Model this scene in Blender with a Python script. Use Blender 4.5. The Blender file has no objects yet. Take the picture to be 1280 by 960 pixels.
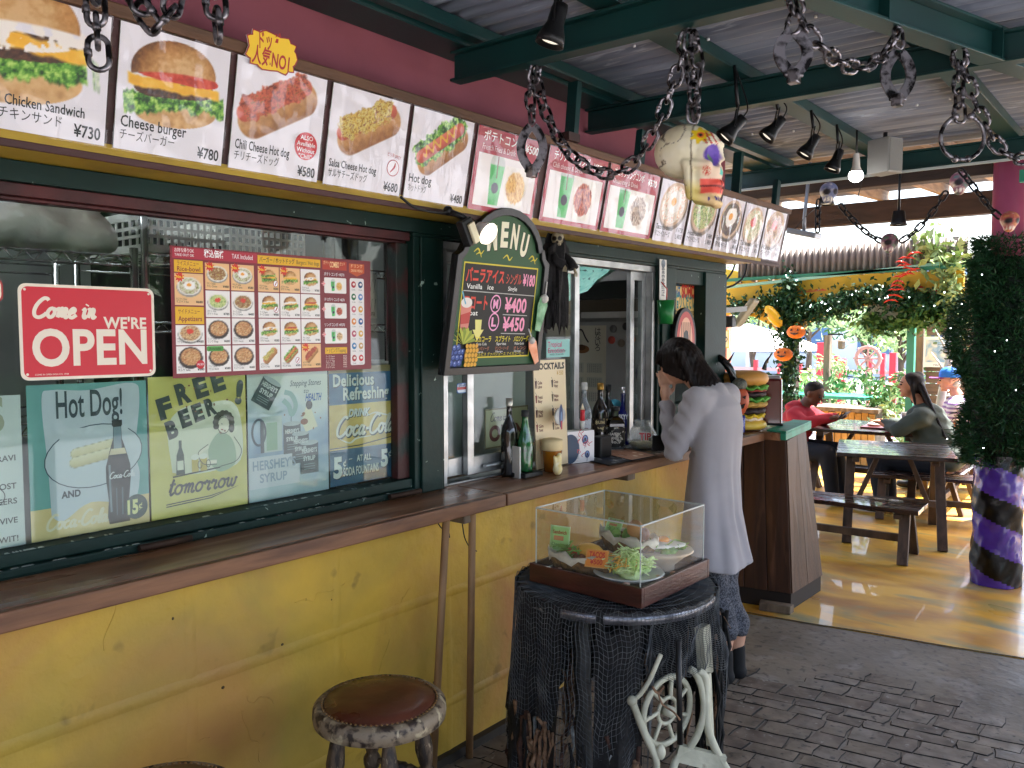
import bpy, math, random
import numpy as np
from mathutils import Vector, Matrix
SC = bpy.context.scene
COL = SC.collection
PI = math.pi
# --- camera, world, sun, exposure
FPX, PITCH = 1035.0, math.atan(65 / 1035)
YAW = math.atan(850 * math.cos(PITCH) / 1035)
cam_d = bpy.data.cameras.new('camera')
cam = bpy.data.objects.new('camera', cam_d)
COL.objects.link(cam)
cam.location = (0, 0, 1.55)
cam.rotation_euler = (PI / 2 - PITCH, 0, YAW)
cam_d.sensor_width = 36.0
cam_d.lens = 36.0 * FPX / 1280
cam_d.clip_start = 0.05
cam_d.clip_end = 600
SC.camera = cam
SUN_EL, SUN_AZ = math.radians(63), math.radians(38)      # azimuth clockwise from +Y
world = bpy.data.worlds.new('World')
SC.world = world
world.use_nodes = True
wn = world.node_tree
bg = wn.nodes['Background']
sky = wn.nodes.new('ShaderNodeTexSky')
sky.sky_type = 'NISHITA'
sky.sun_disc = False
sky.sun_elevation = SUN_EL
sky.sun_rotation = SUN_AZ
sky.air_density = 1.0
sky.dust_density = 4.0
sky.ozone_density = 1.0
wn.links.new(sky.outputs[0], bg.inputs[0])
bg.inputs[1].default_value = 0.15
sun_d = bpy.data.lights.new('sun', 'SUN')
sun_d.energy = 5.0
sun_d.angle = math.radians(0.5)
sun_d.color = (1.0, 0.96, 0.91)
sun = bpy.data.objects.new('sun', sun_d)
COL.objects.link(sun)
sd = Vector((math.sin(SUN_AZ) * math.cos(SUN_EL), math.cos(SUN_AZ) * math.cos(SUN_EL), math.sin(SUN_EL)))
sun.rotation_euler = sd.to_track_quat('Z', 'Y').to_euler()
SC.view_settings.view_transform = 'Standard'
SC.view_settings.look = 'None'
SC.view_settings.exposure = 2.65
SC.view_settings.gamma = 1.0
SC.render.engine = 'CYCLES'
SC.cycles.use_denoising = True
SC.cycles.max_bounces = 8
SC.cycles.diffuse_bounces = 5
SC.cycles.glossy_bounces = 4
SC.cycles.transmission_bounces = 6
SC.cycles.transparent_max_bounces = 16
SC.cycles.caustics_reflective = False
SC.cycles.caustics_refractive = False
SC.cycles.sample_clamp_indirect = 6.0
# --- measuring helpers (sight line of a photo point met with a real plane)
_F = Vector((-math.sin(YAW) * math.cos(PITCH), math.cos(YAW) * math.cos(PITCH), -math.sin(PITCH)))
_R = Vector((math.cos(YAW), math.sin(YAW), 0))
_U = _R.cross(_F)
_C = Vector((0, 0, 1.55))
def _ray(x, y): return _F * FPX + _R * (x - 640) + _U * (480 - y)
def onx(x, y, X): d = _ray(x, y); return _C + d * (X / d.x)
def ony(x, y, Y): d = _ray(x, y); return _C + d * (Y / d.y)
def onz(x, y, Z): d = _ray(x, y); return _C + d * ((Z - 1.55) / d.z)
def dep(x, y, D): return _C + _ray(x, y) * (D / FPX)
rnd = random.Random(7)
# --- colours and materials
def lin(c):
 if isinstance(c, str):
  c = c.lstrip('#'); c = tuple(int(c[i:i + 2], 16) for i in (0, 2, 4))
 return tuple(((v / 255) / 12.92 if v / 255 <= 0.04045 else ((v / 255 + 0.055) / 1.055) ** 2.4) for v in c[:3])
def linf(a):
 a = np.clip(a, 0, 1)
 return np.where(a <= 0.04045, a / 12.92, ((a + 0.055) / 1.055) ** 2.4)
MATS = {}
def mat(name, col=None, rough=0.6, metal=0.0, col2=None, nscale=8.0, ndetail=5.0, lo=0.35, hi=0.7, bump=0.0, bscale=40.0,
  bdist=0.01, spec=0.5, coat=0.0, trans=0.0, ior=1.45, emit=None, estr=0.0, stretch=None, attr=None, alpha=1.0,
  col3=None, n3=3.0, lo3=0.5, hi3=0.65, rvar=0.0, sheen=0.0, col4=None, n4=60.0, lo4=0.62, hi4=0.7):
 if name in MATS: return MATS[name]
 m = bpy.data.materials.new(name); m.use_nodes = True
 nt = m.node_tree; N = nt.nodes; L = nt.links
 p = N['Principled BSDF']
 p.inputs['Roughness'].default_value = rough
 p.inputs['Metallic'].default_value = metal
 p.inputs['Specular IOR Level'].default_value = spec
 p.inputs['Coat Weight'].default_value = coat
 p.inputs['Transmission Weight'].default_value = trans
 p.inputs['IOR'].default_value = ior
 p.inputs['Alpha'].default_value = alpha
 if sheen: p.inputs['Sheen Weight'].default_value = sheen
 if emit is not None:
  p.inputs['Emission Color'].default_value = (*lin(emit), 1); p.inputs['Emission Strength'].default_value = estr
 tc = N.new('ShaderNodeTexCoord'); src = tc.outputs['Object']
 if stretch:
  mp = N.new('ShaderNodeMapping'); mp.inputs['Scale'].default_value = stretch
  L.new(src, mp.inputs[0]); src = mp.outputs[0]
 def noise(s, d=5.0, dist=0.0):
  n = N.new('ShaderNodeTexNoise'); n.inputs['Scale'].default_value = s; n.inputs['Detail'].default_value = d
  n.inputs['Distortion'].default_value = dist; L.new(src, n.inputs['Vector']); return n.outputs['Fac']
 def ramp(f, a, b):
  r = N.new('ShaderNodeMapRange'); r.inputs[1].default_value = a; r.inputs[2].default_value = b
  L.new(f, r.inputs[0]); return r.outputs[0]
 def mix(f, a, b):
  x = N.new('ShaderNodeMix'); x.data_type = 'RGBA'
  L.new(f, x.inputs[0])
  for i, v in ((6, a), (7, b)):
   if isinstance(v, tuple): x.inputs[i].default_value = (*v, 1)
   else: L.new(v, x.inputs[i])
  return x.outputs[2]
 base = None
 if attr:
  a = N.new('ShaderNodeAttribute'); a.attribute_name = attr; base = a.outputs['Color']
 elif col is not None: base = lin(col)
 if col2 is not None: base = mix(ramp(noise(nscale, ndetail, 0.3), lo, hi), base, lin(col2))
 if col3 is not None: base = mix(ramp(noise(n3, 6, 0.6), lo3, hi3), base, lin(col3))
 if col4 is not None: base = mix(ramp(noise(n4, 3, 0.2), lo4, hi4), base, lin(col4))
 if isinstance(base, tuple): p.inputs['Base Color'].default_value = (*base, 1)
 elif base is not None: L.new(base, p.inputs['Base Color'])
 if rvar:
  r = N.new('ShaderNodeMapRange'); r.inputs[1].default_value = 0.35; r.inputs[2].default_value = 0.65
  r.inputs[3].default_value = max(0, rough - rvar); r.inputs[4].default_value = min(1, rough + rvar)
  L.new(noise(nscale * 0.7, 4), r.inputs[0]); L.new(r.outputs[0], p.inputs['Roughness'])
 if bump:
  b = N.new('ShaderNodeBump'); b.inputs['Strength'].default_value = bump; b.inputs['Distance'].default_value = bdist
  L.new(noise(bscale, 6), b.inputs['Height']); L.new(b.outputs[0], p.inputs['Normal'])
 MATS[name] = m
 return m
def glass_mat(name, tint='#ffffff', refl=1.0, haze=0.0, hazecol='#cccccc'):
 m = bpy.data.materials.new(name); m.use_nodes = True
 nt = m.node_tree; N = nt.nodes; L = nt.links; N.remove(N['Principled BSDF'])
 t = N.new('ShaderNodeBsdfTransparent'); t.inputs[0].default_value = (*lin(tint), 1)
 g = N.new('ShaderNodeBsdfGlossy'); g.inputs['Roughness'].default_value = 0.02
 f = N.new('ShaderNodeFresnel'); f.inputs[0].default_value = 1.5
 ge = N.new('ShaderNodeNewGeometry'); im = N.new('ShaderNodeMath'); im.operation = 'MULTIPLY_ADD'
 im.inputs[1].default_value = -(1.5 - 1 / 1.5); im.inputs[2].default_value = 1.5
 L.new(ge.outputs['Backfacing'], im.inputs[0]); L.new(im.outputs[0], f.inputs[0])
 k = N.new('ShaderNodeMath'); k.operation = 'MULTIPLY'; k.inputs[1].default_value = refl; L.new(f.outputs[0], k.inputs[0])
 mx = N.new('ShaderNodeMixShader'); L.new(k.outputs[0], mx.inputs[0]); L.new(t.outputs[0], mx.inputs[1]); L.new(g.outputs[0], mx.inputs[2])
 out = mx
 if haze:
  d = N.new('ShaderNodeBsdfDiffuse'); d.inputs[0].default_value = (*lin(hazecol), 1)
  m2 = N.new('ShaderNodeMixShader'); m2.inputs[0].default_value = haze
  tc = N.new('ShaderNodeTexCoord'); n = N.new('ShaderNodeTexNoise'); n.inputs['Scale'].default_value = 6
  L.new(tc.outputs['Object'], n.inputs['Vector'])
  r = N.new('ShaderNodeMapRange'); r.inputs[1].default_value = .3; r.inputs[2].default_value = .7
  r.inputs[3].default_value = haze * .5; r.inputs[4].default_value = haze * 1.5
  L.new(n.outputs['Fac'], r.inputs[0]); L.new(r.outputs[0], m2.inputs[0])
  L.new(mx.outputs[0], m2.inputs[1]); L.new(d.outputs[0], m2.inputs[2]); out = m2
 L.new(out.outputs[0], N['Material Output'].inputs[0])
 MATS[name] = m
 return m
# --- objects
def tag(o, label=None, cat=None, group=None, kind=None):
 if label: o['label'] = label
 if cat: o['category'] = cat
 if group: o['group'] = group
 if kind: o['kind'] = kind
 return o
def thing(name, label, cat, loc=(0, 0, 0), rz=0.0, group=None):
 o = bpy.data.objects.new(name, None); COL.objects.link(o)
 o.location = loc; o.rotation_euler = (0, 0, rz); o.empty_display_size = 0.05
 o['_at'] = [float(v) for v in loc]
 return tag(o, label, cat, group)
def copy_tree(o, parent=None):
 c = o.copy(); COL.objects.link(c); c.parent = parent
 for ch in list(o.children):
  copy_tree(ch, c)
 return c
class B:
 """collects shapes and links them as one mesh object"""
 def __init__(s): s.v = []; s.f = []; s.m = []; s.sm = []; s.c = None
 def add(s, vs, fs, m=0, smooth=False):
  o = len(s.v); s.v.extend([tuple(v) for v in vs])
  for f in fs: s.f.append(tuple(i + o for i in f)); s.m.append(m); s.sm.append(smooth)
  return s
 def box(s, c, d, m=0, rot=None, taper=None):
  h = [x / 2 for x in d]; vs = []
  for sz in (-1, 1):
   k = (taper if taper and sz > 0 else 1.0)
   for sx, sy in ((-1, -1), (1, -1), (1, 1), (-1, 1)):
    p = Vector((sx * h[0] * k, sy * h[1] * k, sz * h[2]))
    if rot is not None: p = rot @ p
    vs.append(p + Vector(c))
  return s.add(vs, [(3, 2, 1, 0), (4, 5, 6, 7), (0, 1, 5, 4), (1, 2, 6, 5), (2, 3, 7, 6), (3, 0, 4, 7)], m)
 def ab(s, a, b, m=0):
  return s.box([(a[i] + b[i]) / 2 for i in range(3)], [abs(a[i] - b[i]) for i in range(3)], m)
 def bar(s, a, b, w, h, m=0, up=(0, 0, 1)):
  a = Vector(a); b = Vector(b); z = (b - a); L = z.length; z.normalize()
  u = Vector(up)
  if abs(u.dot(z)) > 0.99: u = Vector((1, 0, 0))
  x = u.cross(z).normalized(); y = z.cross(x)
  r = Matrix((x, y, z)).transposed()
  return s.box((a + b) / 2, (w, h, L), m, r)
 def prism(s, poly, z0, z1, m=0, axes=None, o=(0, 0, 0)):
  """poly in (u,v), extruded along w"""
  U, V, W = axes or (Vector((1, 0, 0)), Vector((0, 1, 0)), Vector((0, 0, 1)))
  o = Vector(o); n = len(poly)
  vs = [o + U * p[0] + V * p[1] + W * z0 for p in poly] + [o + U * p[0] + V * p[1] + W * z1 for p in poly]
  return s.add(vs, [tuple(range(n))[::-1], tuple(range(n, 2 * n))] + [(i, (i + 1) % n, n + (i + 1) % n, n + i) for i in range(n)], m)
 def tube(s, pts, r, n=8, m=0, closed=False, cap=True):
  pts = [Vector(p) for p in pts]; k = len(pts)
  rr = r if isinstance(r, (list, tuple)) else [r] * k
  rings = []; prev = None
  for i, p in enumerate(pts):
   if closed: t = pts[(i + 1) % k] - pts[i - 1]
   else: t = pts[min(i + 1, k - 1)] - pts[max(i - 1, 0)]
   if t.length < 1e-9: t = Vector((0, 0, 1))
   t.normalize()
   if prev is None:
    a = Vector((0, 0, 1)) if abs(t.z) < 0.9 else Vector((1, 0, 0))
    x = a.cross(t).normalized()
   else:
    x = (prev - t * prev.dot(t))
    x = x.normalized() if x.length > 1e-6 else prev
   prev = x; y = t.cross(x)
   rings.append([p + (x * math.cos(2 * PI * j / n) + y * math.sin(2 * PI * j / n)) * rr[i] for j in range(n)])
  vs = [v for g in rings for v in g]; fs = []
  for i in range(k if closed else k - 1):
   a = i * n; b = ((i + 1) % k) * n
   for j in range(n): fs.append((a + j, a + (j + 1) % n, b + (j + 1) % n, b + j))
  s.add(vs, fs, m, True)
  if cap and not closed:
   o = len(s.v) - len(vs)
   s.f.append(tuple(o + j for j in range(n))[::-1]); s.m.append(m); s.sm.append(False)
   s.f.append(tuple(o + (k - 1) * n + j for j in range(n))); s.m.append(m); s.sm.append(False)
  return s
 def cyl(s, a, b, r, r2=None, n=16, m=0): return s.tube([a, b], [r, r if r2 is None else r2], n, m)
 def lathe(s, prof, c=(0, 0, 0), n=20, m=0, smooth=True, ax=None, cap=True, sx=1.0):
  """prof: (radius, height) list, around z (or ax) through c"""
  c = Vector(c); R = Vector(ax).to_track_quat('Z', 'Y').to_matrix() if ax is not None else Matrix.Identity(3)
  vs = []
  for r, h in prof:
   for j in range(n):
    a = 2 * PI * j / n; vs.append(c + R @ Vector((r * math.cos(a) * sx, r * math.sin(a), h)))
  fs = []
  for i in range(len(prof) - 1):
   for j in range(n): fs.append((i * n + j, i * n + (j + 1) % n, (i + 1) * n + (j + 1) % n, (i + 1) * n + j))
  s.add(vs, fs, m, smooth); o = len(s.v) - len(vs)
  if cap:
   s.f.append(tuple(o + j for j in range(n))[::-1]); s.m.append(m); s.sm.append(False)
   s.f.append(tuple(o + (len(prof) - 1) * n + j for j in range(n))); s.m.append(m); s.sm.append(False)
  return s
 def ball(s, c, r, m=0, n=14, rot=None):
  r = r if isinstance(r, (list, tuple)) else (r, r, r); c = Vector(c); k = max(5, n // 2); vs = []; fs = []
  for i in range(k + 1):
   t = PI * i / k
   for j in range(n):
    a = 2 * PI * j / n
    p = Vector((math.sin(t) * math.cos(a) * r[0], math.sin(t) * math.sin(a) * r[1], math.cos(t) * r[2]))
    if rot is not None: p = rot @ p
    vs.append(c + p)
  for i in range(k):
   for j in range(n): fs.append((i * n + j, (i + 1) * n + j, (i + 1) * n + (j + 1) % n, i * n + (j + 1) % n))
  return s.add(vs, fs, m, True)
 def grid(s, P, m=0, smooth=True, closed=False):
  """P: list of rows of points"""
  a = len(P); b = len(P[0]); vs = [p for r in P for p in r]; fs = []
  for i in range(a - 1):
   for j in range(b if closed else b - 1):
    fs.append((i * b + j, i * b + (j + 1) % b, (i + 1) * b + (j + 1) % b, (i + 1) * b + j))
  return s.add(vs, fs, m, smooth)
 def build(s, name, mats, parent=None, bevel=0.0, link=True, weld=False):
  me = bpy.data.meshes.new(name)
  off = Vector((0, 0, 0)); p = parent
  while p is not None:
   if '_at' in p: off = off + Vector(p['_at'])
   p = p.parent
  vs = [tuple(Vector(v) - off) for v in s.v]
  me.from_pydata(vs, [], s.f)
  for m in (mats if isinstance(mats, (list, tuple)) else [mats]): me.materials.append(m)
  me.polygons.foreach_set('material_index', s.m); me.polygons.foreach_set('use_smooth', s.sm)
  me.update()
  o = bpy.data.objects.new(name, me); COL.objects.link(o)
  if parent is not None: o.parent = parent
  if bevel:
   b = o.modifiers.new('b', 'BEVEL'); b.width = bevel; b.segments = 2; b.limit_method = 'ANGLE'; b.angle_limit = 0.9
   b.harden_normals = False
  return o
def struct(o): o['kind'] = 'structure'; return o
def sized(a, b, w, h, jit=0): return B().bar(a, b, w, h)
# --- blobs: union of rounded primitives made one continuous skin
def rcone(b, a, c, r0, r1, n=14, rings=5):
 a = Vector(a); c = Vector(c); d = c - a; L = d.length
 z = d.normalized() if L > 1e-6 else Vector((0, 0, 1))
 x = (Vector((0, 0, 1)) if abs(z.z) < 0.9 else Vector((1, 0, 0))).cross(z).normalized(); y = z.cross(x)
 rr = []
 for i in range(rings + 1):
  t = PI / 2 * (1 - i / rings); rr.append((-math.sin(t) * r0, math.cos(t) * r0))
 for i in range(rings + 1):
  t = PI / 2 * i / rings; rr.append((L + math.sin(t) * r1, math.cos(t) * r1))
 P = [[a + z * h + (x * math.cos(2 * PI * j / n) + y * math.sin(2 * PI * j / n)) * max(r, 1e-4) for j in range(n)] for h, r in rr]
 b.grid(P, closed=True)
 return b
def blob(name, prims, mats, parent=None, voxel=0.008, smooth=6, factor=0.5, fine=None, colour=None):
 """prims: ('c', a, b, r0, r1) or ('e', centre, radii, rot) ; returns the continuous mesh object"""
 b = B()
 for q in prims:
  if q[0] == 'c': rcone(b, q[1], q[2], q[3], q[4])
  elif q[0] == 'e': b.ball(q[1], q[2], n=20, rot=(q[3] if len(q) > 3 else None))
  elif q[0] == 'f':
   n = 28; P = [[Vector(c) + Vector((rx * math.cos(2 * PI * j / n), ry * math.sin(2 * PI * j / n), 0)) for j in range(n)] for c, rx, ry in q[1]]
   o = len(b.v); b.grid(P, closed=True)
   b.f.append(tuple(o + j for j in range(n))[::-1]); b.m.append(0); b.sm.append(True)
   b.f.append(tuple(o + (len(P) - 1) * n + j for j in range(n))); b.m.append(0); b.sm.append(True)
  elif q[0] == 'b': b.box(q[1], q[2], rot=(q[3] if len(q) > 3 else None))
 tmp = b.build('tmp', mats[0] if isinstance(mats, list) else mats)
 r = tmp.modifiers.new('r', 'REMESH'); r.mode = 'VOXEL'; r.voxel_size = voxel; r.use_smooth_shade = True
 if smooth:
  k = tmp.modifiers.new('s', 'SMOOTH'); k.iterations = smooth; k.factor = factor
 dg = bpy.context.evaluated_depsgraph_get(); dg.update()
 me = bpy.data.meshes.new_from_object(tmp.evaluated_get(dg))
 bpy.data.objects.remove(tmp)
 off = Vector((0, 0, 0)); p = parent
 while p is not None:
  if '_at' in p: off = off + Vector(p['_at'])
  p = p.parent
 n = len(me.vertices); co = np.empty(n * 3, 'f'); me.vertices.foreach_get('co', co); co = co.reshape(-1, 3)
 if fine is not None: co = fine(co).astype('f')
 if colour is not None:
  nm = np.empty(n * 3, 'f'); me.vertices.foreach_get('normal', nm)
  cc = colour(co, nm.reshape(-1, 3)); at = me.color_attributes.new('Col', 'FLOAT_COLOR', 'POINT')
  at.data.foreach_set('color', np.concatenate([linf(cc), np.ones((n, 1))], 1).astype('f').ravel())
 co = co - np.array(off, 'f')
 me.vertices.foreach_set('co', co.ravel()); me.update()
 me.name = name
 me.materials.clear()
 for m in (mats if isinstance(mats, list) else [mats]): me.materials.append(m)
 me.polygons.foreach_set('use_smooth', [True] * len(me.polygons))
 o = bpy.data.objects.new(name, me); COL.objects.link(o)
 if parent is not None: o.parent = parent
 return o
# --- flat print: lettering, drawings and pictures on real sheets
_font_cache = {}
def text_mesh(s, bold=0.0, shear=0.0):
 k = (s, bold, shear)
 if k in _font_cache: return _font_cache[k]
 c = bpy.data.curves.new('t', 'FONT'); c.body = s; c.resolution_u = 5 if len(s) < 9 else 2; c.space_character = 1 + 1.2 * bold; c.offset = bold; c.shear = shear
 o = bpy.data.objects.new('t', c); me = bpy.data.meshes.new_from_object(o)
 vs = [(v.co.x, v.co.y) for v in me.vertices]; fs = [tuple(p.vertices) for p in me.polygons]
 bpy.data.objects.remove(o); bpy.data.meshes.remove(me); bpy.data.curves.remove(c)
 if vs:
  x0 = min(v[0] for v in vs); x1 = max(v[0] for v in vs); y0 = min(v[1] for v in vs); y1 = max(v[1] for v in vs)
 else: x0 = x1 = y0 = y1 = 0
 _font_cache[k] = (vs, fs, x0, x1, y0, y1)
 return _font_cache[k]
def colr(c): return np.array(lin(c), 'f')
class Print:
 def __init__(s, o, u, v, eps=0.00025):
  s.o = np.array(o, float); s.u = np.array(Vector(u).normalized()); s.w = np.array(Vector(v).normalized())
  s.n = np.cross(s.u, s.w); s.eps = eps; s.v = []; s.f = []; s.c = []; s.cnt = 0
 def put(s, pts, fs, col, z, ramp=None):
  pts = np.asarray(pts, float) * getattr(s, 'sc', (1, 1)); s.k = getattr(s, 'k', 0) + 1
  P = s.o + pts[:, :1] * s.u + pts[:, 1:2] * s.w + s.n * (z * s.eps + (s.k % 120) * 1.5e-6) + (0 if ramp is None else np.asarray(ramp)[:, None] * s.n)
  s.v.append(P); s.f.extend([tuple(i + s.cnt for i in f) for f in fs]); s.cnt += len(P)
  col = np.asarray(col, 'f')
  if col.ndim == 1: col = np.tile(col, (len(P), 1))
  s.c.append(col); return s
 def poly(s, pts, col, z=1): return s.put(pts, [tuple(range(len(pts)))], colr(col), z)
 def rect(s, x0, y0, x1, y1, col, z=1): return s.poly([(x0, y0), (x1, y0), (x1, y1), (x0, y1)], col, z)
 def rrect(s, x0, y0, x1, y1, r, col, z=1):
  pts = []
  for cx, cy, a0 in ((x1 - r, y0 + r, -90), (x1 - r, y1 - r, 0), (x0 + r, y1 - r, 90), (x0 + r, y0 + r, 180)):
   for k in range(7):
    a = math.radians(a0 + 15 * k); pts.append((cx + r * math.cos(a), cy + r * math.sin(a)))
  return s.poly(pts, col, z)
 def ell(s, cx, cy, rx, ry, col, z=1, rot=0.0, n=28):
  c, q = math.cos(rot), math.sin(rot)
  return s.poly([(cx + rx * math.cos(t) * c - ry * math.sin(t) * q, cy + rx * math.cos(t) * q + ry * math.sin(t) * c)
     for t in [2 * PI * i / n for i in range(n)]], col, z)
 def star(s, cx, cy, r0, r1, n, col, z=1):
  return s.poly([(cx + (r0 if i % 2 else r1) * math.cos(PI * i / n), cy + (r0 if i % 2 else r1) * math.sin(PI * i / n)) for i in range(2 * n)], col, z)
 def line(s, pts, w, col, z=1, taper=False, closed=False):
  pts = [np.array(p, float) for p in pts]
  if closed: pts = pts + [pts[0]]
  k = len(pts); L = []; R = []
  for i, p in enumerate(pts):
   t = pts[min(i + 1, k - 1)] - pts[max(i - 1, 0)]; l = np.hypot(*t) or 1; nrm = np.array((-t[1], t[0])) / l
   ww = (w[i] if isinstance(w, (list, tuple)) else w) / 2
   if taper: ww *= 0.35 + 0.65 * math.sin(PI * min(max(i / (k - 1), 0.06), 0.94))
   L.append(p + nrm * ww); R.append(p - nrm * ww)
  return s.put(L + R, [(i, k + i, k + i + 1, i + 1) for i in range(k - 1)], colr(col), z, ramp=[i * 3e-6 for i in range(k)] * 2)
 def curve(s, pts, w, col, z=1, n=6, taper=False):
  return s.line(catmull(pts, n), w, col, z, taper)
 def ring(s, cx, cy, rx, ry, w, col, z=1, rot=0, n=32, a0=0, a1=360):
  c, q = math.cos(rot), math.sin(rot); P = []
  for i in range(n + 1):
   t = math.radians(a0 + (a1 - a0) * i / n)
   P.append((cx + rx * math.cos(t) * c - ry * math.sin(t) * q, cy + rx * math.cos(t) * q + ry * math.sin(t) * c))
  return s.line(P, w, col, z)
 def text(s, t, x, y, h, col, z=2, w=None, bold=0.0, shear=0.0, align='l', rot=0.0, arc=0.0):
  """h: height of the glyph box; w: fitted width"""
  vs, fs, x0, x1, y0, y1 = text_mesh(t, bold, shear)
  if not vs: return s
  a = np.array(vs); ref = 0.74
  k = h / ref; kx = k if w is None else w / max(x1 - x0, 1e-6)
  W = (x1 - x0) * kx
  px = (a[:, 0] - x0) * kx; py = a[:, 1] * k
  px = px - {'l': 0, 'c': W / 2, 'r': W}[align]
  if arc: py = py + arc * (1 - (px / (W / 2)) ** 2) if align == 'c' else py
  c, q = math.cos(rot), math.sin(rot)
  return s.put(np.stack([x + px * c - py * q, y + px * q + py * c], 1), fs, colr(col), z)
 def pic(s, x0, y0, x1, y1, nx, ny, fn, z=1):
  xs = np.linspace(0, 1, nx); ys = np.linspace(0, 1, ny); X, Y = np.meshgrid(xs, ys)
  c = fn(X.ravel(), Y.ravel() * ((y1 - y0) / (x1 - x0)))
  P = np.stack([x0 + X.ravel() * (x1 - x0), y0 + Y.ravel() * (y1 - y0)], 1)
  fs = [(j * nx + i, j * nx + i + 1, (j + 1) * nx + i + 1, (j + 1) * nx + i) for j in range(ny - 1) for i in range(nx - 1)]
  return s.put(P, fs, linf(c), z)
 def build(s, name, material, parent=None):
  P = np.concatenate(s.v); C = np.concatenate(s.c)
  off = np.zeros(3); p = parent
  while p is not None:
   if '_at' in p: off = off + np.array(p['_at'])
   p = p.parent
  me = bpy.data.meshes.new(name); me.from_pydata((P - off).tolist(), [], s.f)
  at = me.color_attributes.new('Col', 'FLOAT_COLOR', 'POINT')
  at.data.foreach_set('color', np.concatenate([C, np.ones((len(C), 1))], 1).astype('f').ravel())
  me.materials.append(material); me.update()
  o = bpy.data.objects.new(name, me); COL.objects.link(o)
  if parent is not None: o.parent = parent
  return o
def catmull(pts, n=6):
 P = [np.array(p, float) for p in pts]; P = [2 * P[0] - P[1]] + P + [2 * P[-1] - P[-2]]; out = []
 for i in range(1, len(P) - 2):
  for k in range(n):
   t = k / n
   out.append(0.5 * ((2 * P[i]) + (-P[i - 1] + P[i + 1]) * t + (2 * P[i - 1] - 5 * P[i] + 4 * P[i + 1] - P[i + 2]) * t * t
       + (-P[i - 1] + 3 * P[i] - 3 * P[i + 1] + P[i + 2]) * t ** 3))
 out.append(P[-2]); return out
def cv(pts, n=6): return [Vector(p) for p in catmull(pts, n)]
# --- picture painters (colours computed per point of a fine grid)
def _h(i, j, sd):
 n = np.sin(i * 127.1 + j * 311.7 + sd * 74.7) * 43758.5453; return n - np.floor(n)
def vn(x, y, s, sd=0):
 x = x * s; y = y * s; i = np.floor(x); j = np.floor(y); f = x - i; g = y - j; f = f * f * (3 - 2 * f); g = g * g * (3 - 2 * g)
 return (_h(i, j, sd) * (1 - f) + _h(i + 1, j, sd) * f) * (1 - g) + (_h(i, j + 1, sd) * (1 - f) + _h(i + 1, j + 1, sd) * f) * g
def fbm(x, y, s, sd=0): return (vn(x, y, s, sd) + .5 * vn(x, y, s * 2.1, sd + 1) + .25 * vn(x, y, s * 4.3, sd + 2)) / 1.75
def C3(c):
 c = c.lstrip('#'); return np.array([int(c[i:i + 2], 16) / 255 for i in (0, 2, 4)])
def over(c, m, k):
 m = np.clip(m, 0, 1)[:, None]; k = k if getattr(k, 'ndim', 1) == 2 else np.tile(k, (len(c), 1)); return c * (1 - m) + k * m
def pal(t, cols):
 cols = [C3(c) for c in cols]; t = np.clip(t, 0, 0.9999) * (len(cols) - 1); i = t.astype(int); f = (t - i)[:, None]; A = np.array(cols)
 return A[i] * (1 - f) + A[i + 1] * f
def sm(d, w=0.02): return np.clip(d / w + .5, 0, 1)
LEAF = ['#1c3c10', '#3f7a22', '#74b03c', '#bcdc70']
def leafy(x, y, sd): return pal(np.clip(fbm(x, y, 15, sd) * 1.9 - .45 + .5 * (fbm(x, y, 40, sd + 1) - .5), 0, 1), LEAF)
def burger(c, X, Y, cx, cy, s, kind=0, sd=0):
 x = (X - cx) / s; y = (Y - cy) / s; cr, sr = math.cos(.12), math.sin(.12); x, y = x * cr + y * sr, -x * sr + y * cr
 q2 = (x / .86) ** 2 + ((y - .2) / .58) ** 2; bun = pal(np.clip(.98 - .75 * q2 + .3 * x + .45 * (fbm(x, y, 16, sd) - .5) + .25 * (fbm(x, y, 4, sd + 7) - .5), 0, 1), ['#5c3216', '#96602c', '#c08a4c', '#dcb27c'])
 c = over(c, sm(1 - (x / .84) ** 2 - ((y + .52) / .3) ** 2, .06), pal(fbm(x, y, 9, sd), ['#a97944', '#d2a46a', '#e4c08c']))
 e = .26 * (fbm(x, y * 0 + .3, 9, sd + 3) - .5) * 2
 c = over(c, sm(1.04 - abs(x) + e, .06) * sm(.2 - abs(y + .3 + e * .6 + .08 * x * x), .05), leafy(x, y, sd))
 if kind != 2: c = over(c, sm(1 - (x / .82) ** 4 - ((y + .1) / .17) ** 2, .1), pal(fbm(x, y, 22, sd + 5), ['#1e0f0a', '#4a2a1a', '#7a4a2c']))
 c = over(c, sm(.92 - abs(x), .05) * sm(.1 - abs(y - .0 + .1 * x + .1 * fbm(x, x * 0, 6, sd)), .04), pal(.5 + 0 * x + .4 * (fbm(x, y, 8, sd) - .5), ['#d98a1c', '#f3b832', '#ffe28a']))
 if kind == 0: c = over(c, sm(1 - ((x - .05) / .86) ** 4 - ((y - .15 + .1 * x) / .13) ** 2, .1), pal(fbm(x, y, 10, sd + 9), ['#8e1f16', '#cc3d28', '#e8735a']))
 if kind == 1:
  c = over(c, sm(.95 - abs(x), .05) * sm(.17 - abs(y - .14), .05), leafy(x, y, sd + 4))
 if kind == 3:
  c = over(c, sm(1 - (x / .95) ** 2 - ((y - .08) / .24) ** 2, .1) * sm(fbm(x, y, 9, sd + 2) - .42, .1), C3('#f7efe6'))
 c = over(c, sm(1 - (x / .86) ** 2 - ((y - .2) / .58) ** 2, .05) * sm(y - .2 + .1 * x * x, .03), bun)
 return c
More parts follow.
